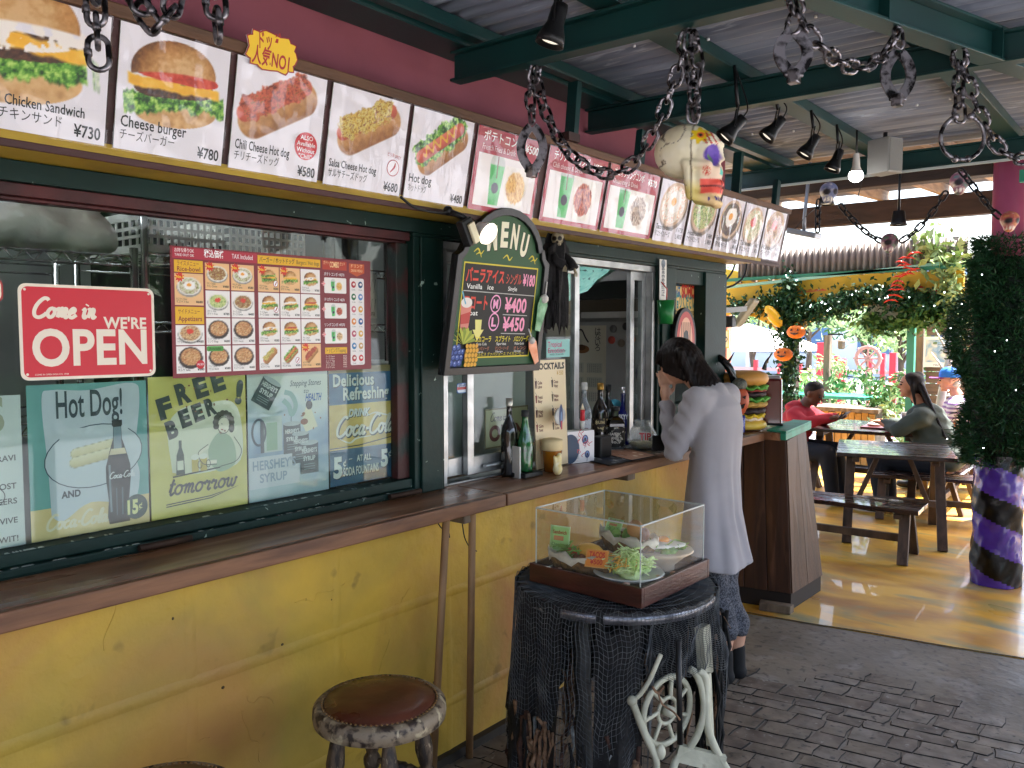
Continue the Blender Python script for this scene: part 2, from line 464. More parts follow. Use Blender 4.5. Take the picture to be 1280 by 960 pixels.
def dog(c, X, Y, cx, cy, s, rot=.5, cols=('#7c2a18', '#c4502c', '#e0783c'), sd=0, leaf=False, sauce=None):
 x0 = (X - cx) / s; y0 = (Y - cy) / s; cr, sr = math.cos(rot), math.sin(rot); x = x0 * cr + y0 * sr; y = -x0 * sr + y0 * cr
 def cap(x, y, L, r): return r - np.hypot(np.maximum(abs(x) - L, 0), y)
 b = cap(x, y + .12, .66, .36)
 c = over(c, sm(b, .03), pal(np.clip(.7 + 1.1 * (y + .12) + .45 * (fbm(x, y, 10, sd) - .5), 0, 1), ['#5a3014', '#96602e', '#c08a4e', '#dcb07a']))
 if leaf: c = over(c, sm(cap(x, y - .12, .7, .34) + .14 * (fbm(x, y, 8, sd + 2) - .5) * 2, .04), leafy(x, y, sd))
 c = over(c, sm(cap(x, y - .08, .8, .17), .03), pal(np.clip(.5 + 1.5 * (y - .08), 0, 1), ['#8e2c18', '#c9553a', '#e58a6a']))
 if cols: c = over(c, sm(cap(x, y - .14, .62, .26) + .14 * (fbm(x, y, 7, sd + 6) - .5) * 2, .04), pal(np.clip(fbm(x, y, 20, sd + 8) * 1.5 - .25, 0, 1), list(cols)))
 if sauce: c = over(c, sm(.05 - abs(y - .12 - .1 * np.sin(x * 22)), .03) * sm(.7 - abs(x), .02), C3(sauce))
 return c
def bowl(c, X, Y, cx, cy, rx, ry, cols, sd=0, rim='#e9e4da', egg=False, red=False, rot=0.0):
 x0 = (X - cx); y0 = (Y - cy); cr, sr = math.cos(rot), math.sin(rot); x = (x0 * cr + y0 * sr) / rx; y = (-x0 * sr + y0 * cr) / ry
 r = np.hypot(x, y)
 c = over(c, sm(1.12 - np.hypot(x, y + .16), .05), C3(rim) * .62)
 c = over(c, sm(1.08 - r, .05), C3(rim))
 c = over(c, sm(.92 - r + .1 * (fbm(X, Y, 18, sd) - .5), .05), pal(np.clip(fbm(X, Y, 34, sd + 1) * 1.6 - .3, 0, 1), cols))
 if egg:
  c = over(c, sm(.55 - np.hypot(x - .05, y - .1) + .2 * (fbm(X, Y, 12, sd) - .5), .06), C3('#f6f3ee'))
  c = over(c, sm(.2 - np.hypot(x, y - .15), .04), C3('#f0a020'))
 if red: c = over(c, sm(.32 - np.hypot(x, y - .2) + .25 * (fbm(X, Y, 20, sd) - .5), .06), C3('#d8402c'))
 return c
def cupfries(c, X, Y, cx, cy, s, cols=('#b8782c', '#e6b45a', '#f6dc96'), sd=0):
 x = (X - cx + .5 * s) / s; y = (Y - cy) / s
 w = .27 + .09 * (y + .2)
 c = over(c, sm(w - abs(x + .05), .02) * sm(.62 - abs(y + .1), .02), pal(np.clip(.6 + .8 * x + .3 * (fbm(x, y, 9, sd) - .5), 0, 1), ['#1f8f3c', '#3fb75a', '#a8e0b0']))
 c = over(c, sm(.34 - np.hypot(x + .05, y - .5), .02) * sm(y - .48, .02), C3('#c9cfca'))
 c = over(c, sm(.02 - abs(x + .02 + .05 * y), .015) * sm(y - .1, .02) * sm(.95 - y, .02), C3('#7a1d2c'))
 c = over(c, sm(.16 - np.hypot(x + .05, (y + .2)), .02), C3('#241c3a'))
 x2 = (X - cx - .42 * s) / s
 c = over(c, sm(.6 - abs(x2) - .3 * np.maximum(-(y), 0), .03) * sm(.62 - abs(y + .08), .03), pal(fbm(x2, y, 4, sd), ['#d6cfc4', '#f3eee6', '#ffffff']))
 c = over(c, sm(.46 - np.hypot(x2, y * .95 + .08) + .1 * (fbm(x2, y, 10, sd) - .5), .05), pal(np.clip(fbm(x2 * 2.4 + y, y, 13, sd + 3) * 1.6 - .3, 0, 1), list(cols)))
 return c
# --- materials of the place
M_green = mat('green_paint', '#0e2c27', .5, spec=.3, col2='#0a211c', nscale=5, bump=.25, bscale=60, bdist=.003, col3='#93a89c', n3=30, lo3=.70, hi3=.72)
M_steel = mat('green_steel_paint', '#123c3a', .42, col2='#0d2e2e', nscale=3, bump=.1, bscale=80, bdist=.002)
M_maroon = mat('maroon_paint', '#4d1a1a', .5, col2='#301010', nscale=9, bump=.3, bscale=50, bdist=.003)
M_yellow = mat('yellow_masonry_paint', '#cca43c', .6, col2='#9c8640', nscale=2.2, lo=.40, hi=.70, col3='#b07c44', n3=1.5, lo3=.50, hi3=.68, bump=.6, bscale=14, bdist=.014, col4='#6e5a2c', n4=9, lo4=.66, hi4=.80)
M_soffit = mat('yellow_soffit_paint', '#b89a34', .5, col2='#8f7428', nscale=4, bump=.2, bscale=30, bdist=.004)
M_pink = mat('dusty_pink_paint', '#94545e', .75, spec=.3, col2='#824850', nscale=2.5, bump=.15, bscale=50, bdist=.003)
M_alu = mat('aluminium', '#b4b6b6', .35, metal=.75, col2='#8f9292', nscale=12, bump=.05, bscale=90, bdist=.001)
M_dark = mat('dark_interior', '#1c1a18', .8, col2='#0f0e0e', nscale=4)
M_darkgrey = mat('dark_grey', '#2c2c2c', .6)
M_white = mat('white_plastic', '#d8d6d0', .45, col2='#c4c2bc', nscale=7)
M_black = mat('black_plastic', '#141414', .45)
M_chrome = mat('chromed_wire', '#c8c8c8', .2, metal=1.0)
M_counter = mat('counter_wood', '#9c6c4c', .34, col2='#643e28', nscale=3.2, stretch=(5, .55, 5), lo=.3, hi=.75, bump=.18, bscale=14, bdist=.003, col3='#b08e72', n3=2.4, lo3=.55, hi3=.75, coat=.25, rvar=.12)
M_counteredge = mat('counter_edge_wood', '#7c5438', .5, col2='#4e3020', nscale=5, stretch=(4, .8, 6), bump=.25, bscale=25, bdist=.003)
M_oldwood = mat('weathered_wood', '#7a6a58', .75, col2='#4a3d32', nscale=5, stretch=(4, 4, .7), bump=.4, bscale=30, bdist=.004)
M_stick = mat('pale_pole_wood', '#9a7650', .6, col2='#7a5a3c', nscale=6, stretch=(4, 4, .6), bump=.2, bscale=30, bdist=.003)
M_cab = mat('dark_stained_wood', '#4a2c1e', .5, col2='#2c1910', nscale=4, stretch=(5, 5, .5), bump=.25, bscale=22, bdist=.004, col3='#6a4632', n3=3, lo3=.58, hi3=.75)
M_teal = mat('teal_trim_paint', '#2f9c7c', .5, col2='#237a62', nscale=8, bump=.2, bscale=40, bdist=.002)
M_print = mat('printed_sheet', attr='Col', rough=.38, spec=.5, bump=.06, bscale=9, bdist=.01)
M_matte = mat('painted_sheet', attr='Col', rough=.6, bump=.08, bscale=30, bdist=.002, col2=None)
M_tin = mat('enamel_tin_print', attr='Col', rough=.35, bump=.12, bscale=18, bdist=.004)
M_film = glass_mat('clear_film', refl=.8)
M_glass = glass_mat('window_glass', '#eef4f2', refl=.5)
M_frost = glass_mat('misted_glass', '#e6efe9', refl=1.2, haze=.35, hazecol='#b7c4bd')
M_acryl = glass_mat('clear_acrylic', '#f4f6f4', refl=1.1, haze=.03, hazecol='#e0e0dc')
M_blackmetal = mat('black_metal', '#17181a', .4, metal=.4)
M_cable = mat('black_cable', '#0e0e0e', .5)
# --- ground
gb = B(); gb.add([(-150, -60, -.03), (150, -60, -.03), (150, 250, -.03), (-150, 250, -.03)], [(0, 1, 2, 3)])
struct(gb.build('ground', mat('pale_paving', '#a2a4aa', .8, col2='#8a8c92', nscale=1.2, bump=.2, bscale=6, bdist=.01)))
M_porch = mat('stamped_grey_concrete', '#7c7264', .55, col2='#5c5348', nscale=2.5, col3='#8f8a84', n3=5, lo3=.56, hi3=.76, bump=.6, bscale=18, bdist=.008, rvar=.15, col4='#3a3634', n4=26, lo4=.56, hi4=.74)
M_joint = mat('dark_joint', '#2a2724', .9, col2='#1a1816', nscale=5, bump=.4, bscale=40, bdist=.004)
def fy(x): return 4.31 + (x + 1.73) * .171      # the join between grey concrete and yellow floor
pf = B().prism([(-4.4, -6), (2.6, -6), (2.6, fy(2.6) - .008), (-4.4, fy(-4.4) - .008)], -.12, 0.0)
pfo = struct(pf.build('porch_floor', M_porch))
yf = B().prism([(-9, fy(-9) + .004), (2.9, fy(2.9) + .004), (2.9, 9.6), (-9, 9.6)], -.12, 0.003)
M_yfloor = mat('yellow_floor_paint', '#dca83e', .4, col2='#b07a34', nscale=1.6, lo=.42, hi=.62, col3='#8f8a62', n3=1.9, lo3=.52, hi3=.68, bump=.2, bscale=8, bdist=.004, coat=.3, rvar=.14, stretch=(1, 2.0, 1))
struct(yf.build('yellow_floor', M_yfloor))
cr = B()
pts = [(x, fy(x) - .002 + .006 * math.sin(x * 9) , .001) for x in np.linspace(-4.3, 2.5, 60)]
struct(cr.add([(p[0], p[1] - .006, .0045) for p in pts] + [(p[0], p[1] + .007, .0045) for p in pts], [(i, i + 1, 61 + i, 60 + i) for i in range(59)]).build('floor_joint', mat('black_joint', '#0c0b0a', .8)))
def proj(p):
 v = Vector(p) - _C; d = v.dot(_F)
 return (640 + FPX * v.dot(_R) / d, 480 - FPX * v.dot(_U) / d, d) if d > .05 else (-999, -999, d)
r2 = random.Random(3); far = B(); nst = 0; stone_mats = [mat('stone_tone_a', '#74685c', .6, col2='#4a4038', nscale=14, col4='#8c8680', n4=40, lo4=.62, hi4=.7, bump=.5, bscale=26, bdist=.006, rvar=.15),
 mat('stone_tone_b', '#7e7264', .6, col2='#544a3f', nscale=12, col4='#38342f', n4=34, lo4=.6, hi4=.7, bump=.5, bscale=24, bdist=.006, rvar=.15), mat('stone_tone_c', '#645a50', .58, col2='#80766a', nscale=16, col4='#302d2a', n4=30, lo4=.6, hi4=.7, bump=.5, bscale=28, bdist=.006, rvar=.15)]
ca, sa = math.cos(.17), math.sin(.17)
yy = -2.9; row = 0
cand = []
while yy < 4.1:
 h = r2.uniform(.075, .125); xx = -2.2 + r2.uniform(0, .12)
 while xx < 1.6:
  w = r2.uniform(.085, .2)
  X = (xx + w / 2) * ca - (yy + h / 2) * sa * .0 ; Yc = yy + h / 2 + (xx + w / 2) * .17 + .35
  lim = 3.93 + .12 * math.sin(X * 5) + r2.uniform(-.08, .04) + X * .17
  if Yc < lim and X > -1.97:
   q = []
   for (a, b) in ((0, 0), (.5, -.01), (1, 0), (1.01, .5), (1, 1), (.5, 1.01), (0, 1), (-.01, .5)):
    px = xx + .003 + a * (w - .006) + r2.uniform(-.011, .004); py = yy + .003 + b * (h - .006) + r2.uniform(-.007, .007)
    q.append((px, py + px * .17 + .35))
   cand.append((X, Yc, q))
  xx += w
 yy += h
def inview(X, Y):
 p = proj((X, Y, 0)); return p[2] > 0 and -20 < p[0] < 1310 and p[1] < 1010
cand.sort(key=lambda c: (not inview(c[0], c[1]), (c[0] ** 2 + c[1] ** 2)))
for X, Yc, q in cand:
 t = r2.uniform(.003, .0055); n = len(q); cx = sum(p[0] for p in q) / n; cy = sum(p[1] for p in q) / n
 tl = [r2.uniform(-.0006, .0006) for _ in range(n)]
 vs = [(p[0], p[1], -.002) for p in q] + [(p[0] + (cx - p[0]) * .06, p[1] + (cy - p[1]) * .06, t + tl[i]) for i, p in enumerate(q)] + [(cx, cy, t + .0002)]
 fs = [(i, (i + 1) % n, n + (i + 1) % n, n + i) for i in range(n)] + [(n + i, n + (i + 1) % n, 2 * n) for i in range(n)]
 if nst < 285 and inview(X, Yc):
  b = B().add(vs, fs[:n], 1, False); b.f += [tuple(f_) for f_ in fs[n:]]; b.m += [0] * n; b.sm += [False] * n; b.build('stone', [r2.choice(stone_mats), M_joint], pfo); nst += 1
 else:
  o_ = len(far.v); far.add(vs, fs[:n], 3, False); k_ = r2.randrange(3); far.f += [tuple(i + o_ for i in f_) for f_ in fs[n:]]; far.m += [k_] * n; far.sm += [False] * n
tag(far.build('stone_field', stone_mats + [M_joint], pfo), kind='stuff')
# --- food stand building
XW = -2.08
stand = thing('food_stand', 'long yellow and green food stand with serving windows and pink upper wall', 'building', (XW, 1.9, 0))
def wallpt(y, z):
 return (-2.03 + .006 * math.sin(y * 3.1 + z * 2) * math.sin(z * 5 + 1) + .004 * math.sin(y * 7.3 - z * 4), y, z)
blocks = [(-1.3, -.86), (-.83, -.38), (-.35, .13), (.16, .62), (.65, 1.11), (1.14, 1.60), (1.63, 2.10), (2.13, 2.60), (2.63, 3.10), (3.13, 3.60), (3.63, 4.38)]
for zi, (z0, z1) in enumerate(((0, .20), (.23, .60), (.63, .955))):
 for y0, y1 in blocks:
  s0 = 0
  ny, nz = 8, 6; P = []
  ins = .0035
  ys = [y0 + (y1 - y0) * i / ny for i in range(ny + 1)]; zs = [z0 + (z1 - z0) * i / nz for i in range(nz + 1)]
  for y in ys: P.append([Vector(wallpt(y, z)) for z in zs])
  b = B().grid(P); b.build('block', M_yellow, stand)
mz = B()
for z in (.215, .615):
 mz.grid([[Vector(wallpt(y, z + dz)) + Vector((dx, 0, 0)) for dz, dx in ((-.02, -.001), (-.012, .0025), (0, .0045), (.012, .0025), (.02, -.001))] for y in np.linspace(-1.3, 4.38, 90)])
for (a, b0), (c, d0) in zip(blocks[:-1], blocks[1:]):
 y = (b0 + c) / 2
 mz.grid([[Vector(wallpt(y + dy, z)) + Vector((dx, 0, 0)) for dy, dx in ((.02, -.0014), (.012, .0012), (0, .0022), (-.012, .0012), (-.02, -.0014))] for z in np.linspace(0, .955, 20)])
mz.build('mortar_ridge', M_yellow, stand)
B().ab((-2.2, -1.3, 0), (-2.045, 4.375, .95)).build('masonry_core', M_yellow, stand)
B().ab((-2.045, -1.3, .0), (-2.0, 4.38, .035)).build('skirting', mat('dirty_skirting', '#2a2522', .7, col2='#3c352c', nscale=8), stand)
B().ab((-2.2, -1.3, 1.972), (-2.08, 4.44, 2.58)).build('upper_wall', M_pink, stand)
B().ab((-2.1, -1.3, 1.934), (-1.872, 4.47, 1.97)).build('soffit', M_soffit, stand, bevel=.002)
B().ab((-2.12, -1.3, 1.885), (-2.035, 4.38, 1.932)).ab((-2.12, 1.96, 1.8715), (-2.037, 4.38, 1.8845)).build('header_beam', M_green, stand, bevel=.003)
B().ab((-2.11, -1.3, 1.856), (-2.05, 1.958, 1.884)).ab((-2.115, -1.3, 1.848), (-2.07, 1.958, 1.8555)).build('header_trim', M_maroon, stand, bevel=.002)
B().ab((-2.12, -1.3, .956), (-2.04, 2.1, .996)).build('sill_backing', M_green, stand)
r = random.Random(5); cp0 = B()
for _ in range(90):
 y = rnd.choice((.75, .95, 1.25, 1.45, 1.5, 1.75)) + r.gauss(0, .06); z = r.choice((1.0505, 1.0175)); L = r.uniform(.003, .018)
 cp0.add([(-2.046 if z > 1.02 else -2.031, y, z), (-2.046 if z > 1.02 else -2.031, y + L, z), (-2.058 if z > 1.02 else -2.04, y + L * .8, z + .0006), (-2.056 if z > 1.02 else -2.038, y + L * .2, z + .0006)], [(0, 1, 2, 3)])
tag(cp0.build('paint_chips', mat('bare_primer', '#c4c8c0', .8), stand), kind='stuff')
B().ab((-2.11, -1.3, 1.018), (-2.045, 1.958, 1.05)).ab((-2.11, -1.3, .997), (-2.03, 1.958, 1.017)).build('window_sill', M_green, stand, bevel=.004)
B().ab((-2.125, 1.96, .958), (-2.035, 2.105, 1.871)).ab((-2.034, 1.985, .998), (-2.024, 2.085, 1.871)).build('post', M_green, stand, bevel=.003)
B().ab((-2.105, 1.905, 1.051), (-2.06, 1.9585, 1.8475)).build('window_jamb', mat('worn_maroon_jamb', '#3c1614', .55, col2='#15241f', nscale=6, lo=.45, hi=.55, bump=.3), stand, bevel=.003)
B().ab((-2.125, 3.615, .958), (-2.035, 3.80, 1.871)).ab((-2.034, 3.64, .998), (-2.022, 3.77, 1.871)).build('post', M_green, stand, bevel=.003)
B().ab((-2.125, 4.12, .958), (-2.03, 4.38, 1.871)).build('post', M_green, stand, bevel=.003)
B().ab((-2.12, 3.801, .958), (-2.04, 4.119, 1.18)).build('panel', M_green, stand, bevel=.003)
B().ab((-2.115, 3.801, 1.80), (-2.045, 4.119, 1.871)).build('head_rail', M_green, stand, bevel=.003)
wf = B().ab((-2.09, -1.3, 1.052), (-2.086, 1.904, 1.846)).build('window_glass', M_glass, stand)
for y in (1.06, 1.90):
 B().cyl((-2.02, y - .07, 1.008), (-2.02, y + .07, 1.008), .009, n=10).ab((-2.036, y - .06, 1.0), (-2.018, y + .06, 1.004)).build('hinge', mat('rusty_steel', '#4e382c', .6, metal=.6, col2='#2a211c', nscale=20), stand)
alu = B()
alu.ab((-2.12, 2.107, 1.842), (-2.05, 3.613, 1.87)).ab((-2.12, 2.107, .9965), (-2.0505, 3.613, 1.003))
alu.ab((-2.12, 2.107, 1.0035), (-2.05, 2.135, 1.8415)).ab((-2.12, 3.585, 1.0035), (-2.05, 3.613, 1.8415))
alu.build('window_frame', M_alu, stand, bevel=.0015)
def sash(y0, y1, x, nm, gm):
 b = B(); w = .035
 b.ab((x - .012, y0, 1.02), (x + .012, y0 + w, 1.84)).ab((x - .012, y1 - w, 1.02), (x + .012, y1, 1.84))
 b.ab((x - .011, y0 + w + .0005, 1.80), (x + .011, y1 - w - .0005, 1.84)).ab((x - .011, y0 + w + .0005, 1.02), (x + .011, y1 - w - .0005, 1.085))
 s_ = b.build(nm, M_alu, stand, bevel=.0015)
 B().ab((x - .002, y0 + w + .001, 1.086), (x + .002, y1 - w - .001, 1.799)).build('pane', gm, s_)
sash(2.25, 2.97, -2.068, 'sliding_sash', M_glass)
sash(2.14, 2.31, -2.095, 'sliding_sash', M_glass)
sash(3.44, 3.583, -2.097, 'sliding_sash', M_glass)
B().ab((-2.11, 3.802, 1.181), (-2.106, 4.118, 1.799)).build('window_glass', M_glass, stand)
B().cyl((-2.045, 2.33, 1.045), (-2.045, 2.5, 1.045), .008, n=8).build('sash_bolt', M_alu, stand)
r = random.Random(33); ck = B()
for y, z, L, s_ in ((1.02, .40, .16, .3), (1.28, .52, .10, -.4), (1.34, .30, .20, 1.9), (1.62, .58, .14, -1.1), (1.75, .33, .22, 1.2), (1.86, .62, .10, .6), (.72, .50, .16, -.2), (.60, .35, .18, 1.4), (2.5, .45, .2, 1.2), (2.75, .3, .16, .2), (1.45, .74, .2, .1), (.9, .78, .14, 1.3)):
 p = [Vector(wallpt(y + L * k / 6 * math.cos(s_) + r.uniform(-.01, .01), z + L * k / 6 * math.sin(s_) + r.uniform(-.012, .012))) for k in range(7)]; ck.tube(cv(p, 3), .0016, 5)
tag(ck.build('plaster_scar', M_yellow, stand), kind='stuff')
sc2 = B()
for _ in range(16): y, z = r.uniform(.3, 4.2), r.uniform(.05, .95) ** 1.3; sc2.ball(Vector(wallpt(y, z)) + Vector((.0, 0, 0)), (.0012, r.uniform(.002, .006), r.uniform(.002, .005)), n=6)
tag(sc2.build('dirt_spot', mat('wall_dirt', '#4a3a22', .8), stand), kind='stuff')
B().ab((-4.3, -1.3, -.02), (-2.21, 4.37, .0)).build('interior_floor', MATS['dim_wall'] if 'dim_wall' in MATS else mat('dim_wall', '#9a9c98', .8, col2='#80827e', nscale=2), stand)
B().ab((-4.4, -1.4, 0), (-4.3, 4.4, 2.5)).build('back_partition', mat('dim_wall', '#8a8d88', .8, col2='#6d706c', nscale=2), stand)
B().ab((-4.3, 4.28, 0), (-2.13, 4.37, 2.5)).build('end_partition', MATS['dim_wall'], stand)
B().ab((-4.3, -1.4, 0), (-2.13, -1.3, 2.5)).build('end_partition', MATS['dim_wall'], stand)
B().ab((-4.4, -1.4, 2.45), (-2.21, 4.4, 2.5)).build('interior_ceiling', MATS['dim_wall'], stand)
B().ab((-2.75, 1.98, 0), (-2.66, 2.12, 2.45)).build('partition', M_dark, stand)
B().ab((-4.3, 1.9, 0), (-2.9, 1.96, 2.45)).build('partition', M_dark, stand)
# --- porch roof
roof = thing('porch_roof', 'corrugated metal porch roof on dark green steel beams over the walkway', 'roof', (-.4, 1.8, 2.4))
M_tin_roof = mat('weathered_corrugated_sheet', '#a0a8b8', .5, metal=.25, col2='#666e80', nscale=3, stretch=(.6, 5, 1), col3='#c0c8d6', n3=9, lo3=.6, hi3=.72, bump=.15, bscale=20, bdist=.003)
def corr(y0, y1, x0=-2.35, x1=1.75, z=2.575, pitch=.076, amp=.009, drop=-.012):
 n = int((y1 - y0) / pitch * 6); P = []
 for i in range(n + 1):
  y = y0 + (y1 - y0) * i / n; w = amp * math.sin(2 * PI * (y - y0) / pitch)
  P.append([(x0 + (x1 - x0) * k / 6, y, z + w + drop * (k / 6) * (x1 - x0) + .003 * math.sin(k * 2 + y)) for k in range(7)])
 return P
yb = -2.3
while yb < 4.8:
 b = B().grid(corr(yb, min(yb + .80, 4.93), z=2.578 + (.004 if int(yb * 10) % 2 else 0)))
 o = b.build('roof_sheet', M_tin_roof, roof)
 sm_ = o.modifiers.new('t', 'SOLIDIFY'); sm_.thickness = .0015
 yb += .78
def ibeam(name, a, b, w=.055, h=.10, par=None, m=None):
 a = Vector(a); c = Vector(b); q = B(); t = .009
 zt = Vector((0, 0, h / 2 - t / 2))
 q.bar(a + zt, c + zt, w, t); q.bar(a - zt, c - zt, w, t); q.bar(a, c, .008, h - 2 * t - .001)
 return q.build(name, m or M_steel, par or roof, bevel=.0015)
ibeam('cross_beam', (-1.99, 2.12, 2.452), (1.7, 2.16, 2.43))
ibeam('cross_beam', (-2.07, 3.05, 2.462), (1.7, 3.09, 2.43))
ibeam('cross_beam', (-2.4, 4.82, 2.462), (1.7, 4.74, 2.45))
ibeam('cross_beam', (-2.07, .3, 2.452), (1.7, .3, 2.43)); ibeam('cross_beam', (-2.07, -1.3, 2.452), (1.7, -1.3, 2.43))
B().bar((-2.4, 4.795, 2.404), (1.7, 4.715, 2.392), .012, .012).build('pale_edge_strip', mat('pale_edge', '#b9c4c4', .5), roof)
def lipped(name, x0, x1, y0, y1, z0, z1):
 t = .006
 return B().ab((x0, y0, z0), (x1, y1, z0 + t)).ab((x0, y0, z0 + t + .0005), (x0 + t, y1, z1)).ab((x1 - t, y0, z0 + t + .0005), (x1, y1, z1)).build(name, M_steel, roof, bevel=.0015)
lipped('purlin', -2.075, -1.93, -2.3, 4.9, 2.512, 2.562); lipped('purlin', -1.90, -1.86, -2.3, 4.9, 2.516, 2.56)
lipped('purlin', -1.42, -1.33, -2.3, 4.9, 2.510, 2.556); lipped('purlin', -.77, -.69, -2.3, 4.9, 2.505, 2.55); lipped('purlin', .1, .18, -2.3, 4.9, 2.50, 2.54)
lipped('purlin', .9, .98, -2.3, 4.9, 2.49, 2.53)
ibeam('edge_beam', (-1.12, 1.2, 2.46), (.02, 4.72, 2.445), w=.07, h=.105)
for t in (.36, .52, .68):
 p = Vector((-1.12, 1.2, 2.46)).lerp(Vector((.02, 4.72, 2.445)), t); B().box(p + Vector((.012, -.004, 0)), (.05, .006, .098), rot=Matrix.Rotation(-.31, 3, 'Z')).build('splice_plate', M_steel, roof)
for yv, zt in ((2.62, 2.5), (3.12, 2.41), (4.1, 2.48), (4.62, 2.41)):
 B().bar((-1.86, yv, 2.24), (-1.86, yv + .03, zt), .03, .045).build('strut', M_steel, roof, bevel=.001)
for x in (1.45,):
 for y in (-1.3, 2.16, 4.7): B().ab((x - .05, y - .05, 0.001), (x + .05, y + .05, 2.385)).build('roof_post', M_steel, roof, bevel=.004)
light_spots = B()
for _ in range(70):
 x = rnd.uniform(-1.8, .6); y = rnd.uniform(.6, 4.8); light_spots.cyl((x, y, 2.558 - .012 * (x + 2.35)), (x, y, 2.566 - .012 * (x + 2.35)), .005, n=6)
light_spots.build('roof_light_spot', mat('light_spot_white', '#e8eaee', .3, metal=.3), roof)  # white studs imitating spots of daylight through holes in the sheets
# --- counters
def counter(y0, y1, label, nm='wooden_counter'):
 t = thing(nm, label, 'counter', (-1.93, (y0 + y1) / 2, .955), group=None)
 B().ab((-2.034, y0, .9565), (-1.826, y1, .995)).build('board', M_counter, t, bevel=.003)
 B().ab((-1.8255, y0, .951), (-1.80, y1, .9945)).build('edge_lipping', M_counteredge, t, bevel=.004)
 return t
cs_ = B().ab((-2.55, 2.115, .9525), (-2.0345, 3.61, .9955)).build('inner_board', M_counter, stand, bevel=.002)
c1 = counter(-1.2, 2.165, 'long brown wooden counter under the old tin signs on the left')
c2 = counter(2.172, 3.62, 'brown wooden counter under the serving window where the woman leans')
c3 = counter(3.626, 4.395, 'short brown wooden counter behind the woman next to the dark cabinet')
for y, c in ((.52, c1), (2.02, c1), (3.05, c2)):
 B().ab((-2.02, y - .03, .915), (-1.835, y + .03, .9505)).build('bracket', M_oldwood, c, bevel=.004)
def pole(a, b, label, c):
 o = B().cyl(a, b, .0125, .0135, n=12).build('support_pole', M_stick)
 return tag(o, label, 'pole', group='poles propping the counter')
pole((-1.835, 1.905, .951), (-1.985, 1.985, .0), 'left pale wooden pole propping the counter behind the round stool', c1)
pole((-1.835, 2.03, .951), (-1.975, 2.165, .0), 'pale wooden pole propping the counter, right of the one behind the stool', c1)
pole((-1.835, 4.02, .951), (-1.935, 4.0, .0), 'pale wooden pole propping the short counter behind the woman', c3)
# --- long poster board above the windows
SV = Vector((.06, 0, .295)).normalized(); SU = Vector((0, 1, 0)); SN = SU.cross(SV)
SO = Vector((-1.87, 0, 1.955))
def sp(y, v, n=0): return SO + SU * y + SV * v + SN * n
board = thing('poster_board', 'long narrow brown board tilted above the windows that carries the food posters', 'board', sp(2.0, 0))
M_board = mat('board_wood', '#4a2828', .6, col2='#33201c', nscale=5, stretch=(4, .6, 4), bump=.2)
M_rail = mat('rail_wood', '#6a4a34', .65, col2='#4a3526', nscale=5, stretch=(4, .6, 4), bump=.3)
def slab(b, y0, y1, v0, v1, n0, n1, m=0):
 P = [sp(y, v, n) for n in (n0, n1) for y, v in ((y0, v0), (y1, v0), (y1, v1), (y0, v1))]
 return b.add(P, [(3, 2, 1, 0), (4, 5, 6, 7), (0, 1, 5, 4), (1, 2, 6, 5), (2, 3, 7, 6), (3, 0, 4, 7)], m)
slab(B(), -1.3, 4.74, -.012, .276, -.022, -.004).build('backboard', M_board, board)
slab(B(), -1.3, 4.745, .2765, .305, -.024, .004).build('top_rail', M_rail, board, bevel=.003)
slab(B(), -1.3, 4.745, -.030, -.0125, -.024, .002).build('bottom_rail', M_board, board, bevel=.003)
for y in (2.55, 3.4):
 B().box(sp(y, .318, -.01), (.05, .07, .03)).build('bracket', M_board, board)
GW = '#ece8ee'
def poster(y0, y1, label, paint, v0=.004, v1=.272, nm='food_poster', tilt=0.0):
 w = y1 - y0; h = v1 - v0
 t = thing(nm, label, 'poster', sp((y0 + y1) / 2, v0), group='food posters on the long board')
 b = slab(B(), y0, y1, v0, v1, .0005, .0025); b.build('card', M_white, t)
 P = Print(sp(y0, v0, .003), SU, SV)
 paint(P, w, h)
 P.build('printed_picture', M_print, t)
 rows = []; r = random.Random(int(y0 * 1000))
 ph = [r.uniform(0, 6) for _ in range(4)]
 for i in range(15):
  u = i / 14; rows.append([])
  for j in range(13):
   v = j / 12
   k = .0045 + .0014 * math.sin(u * 19 + ph[0] + 3 * v) + .0012 * math.sin(v * 13 + ph[1] + 5 * u) + .0009 * math.sin(u * 41 + ph[2]) * math.sin(v * 7 + ph[3])
   rows[-1].append(sp(y0 - .004 + (w + .008) * u, v0 - .004 + (h + .008) * v, k))
 B().grid(rows).build('clear_sleeve', M_film, t)
 return t
N1 = 110
def food(cx, cy, s, fn, **k):
 def f(X, Y):
  c = np.tile(C3(GW), (len(X), 1)); c = over(c, np.clip(.25 * fbm(X, Y, 2, 4), 0, 1), C3('#d8d4dc'))
  return fn(c, X, Y, cx, cy, s, **k)
 return f
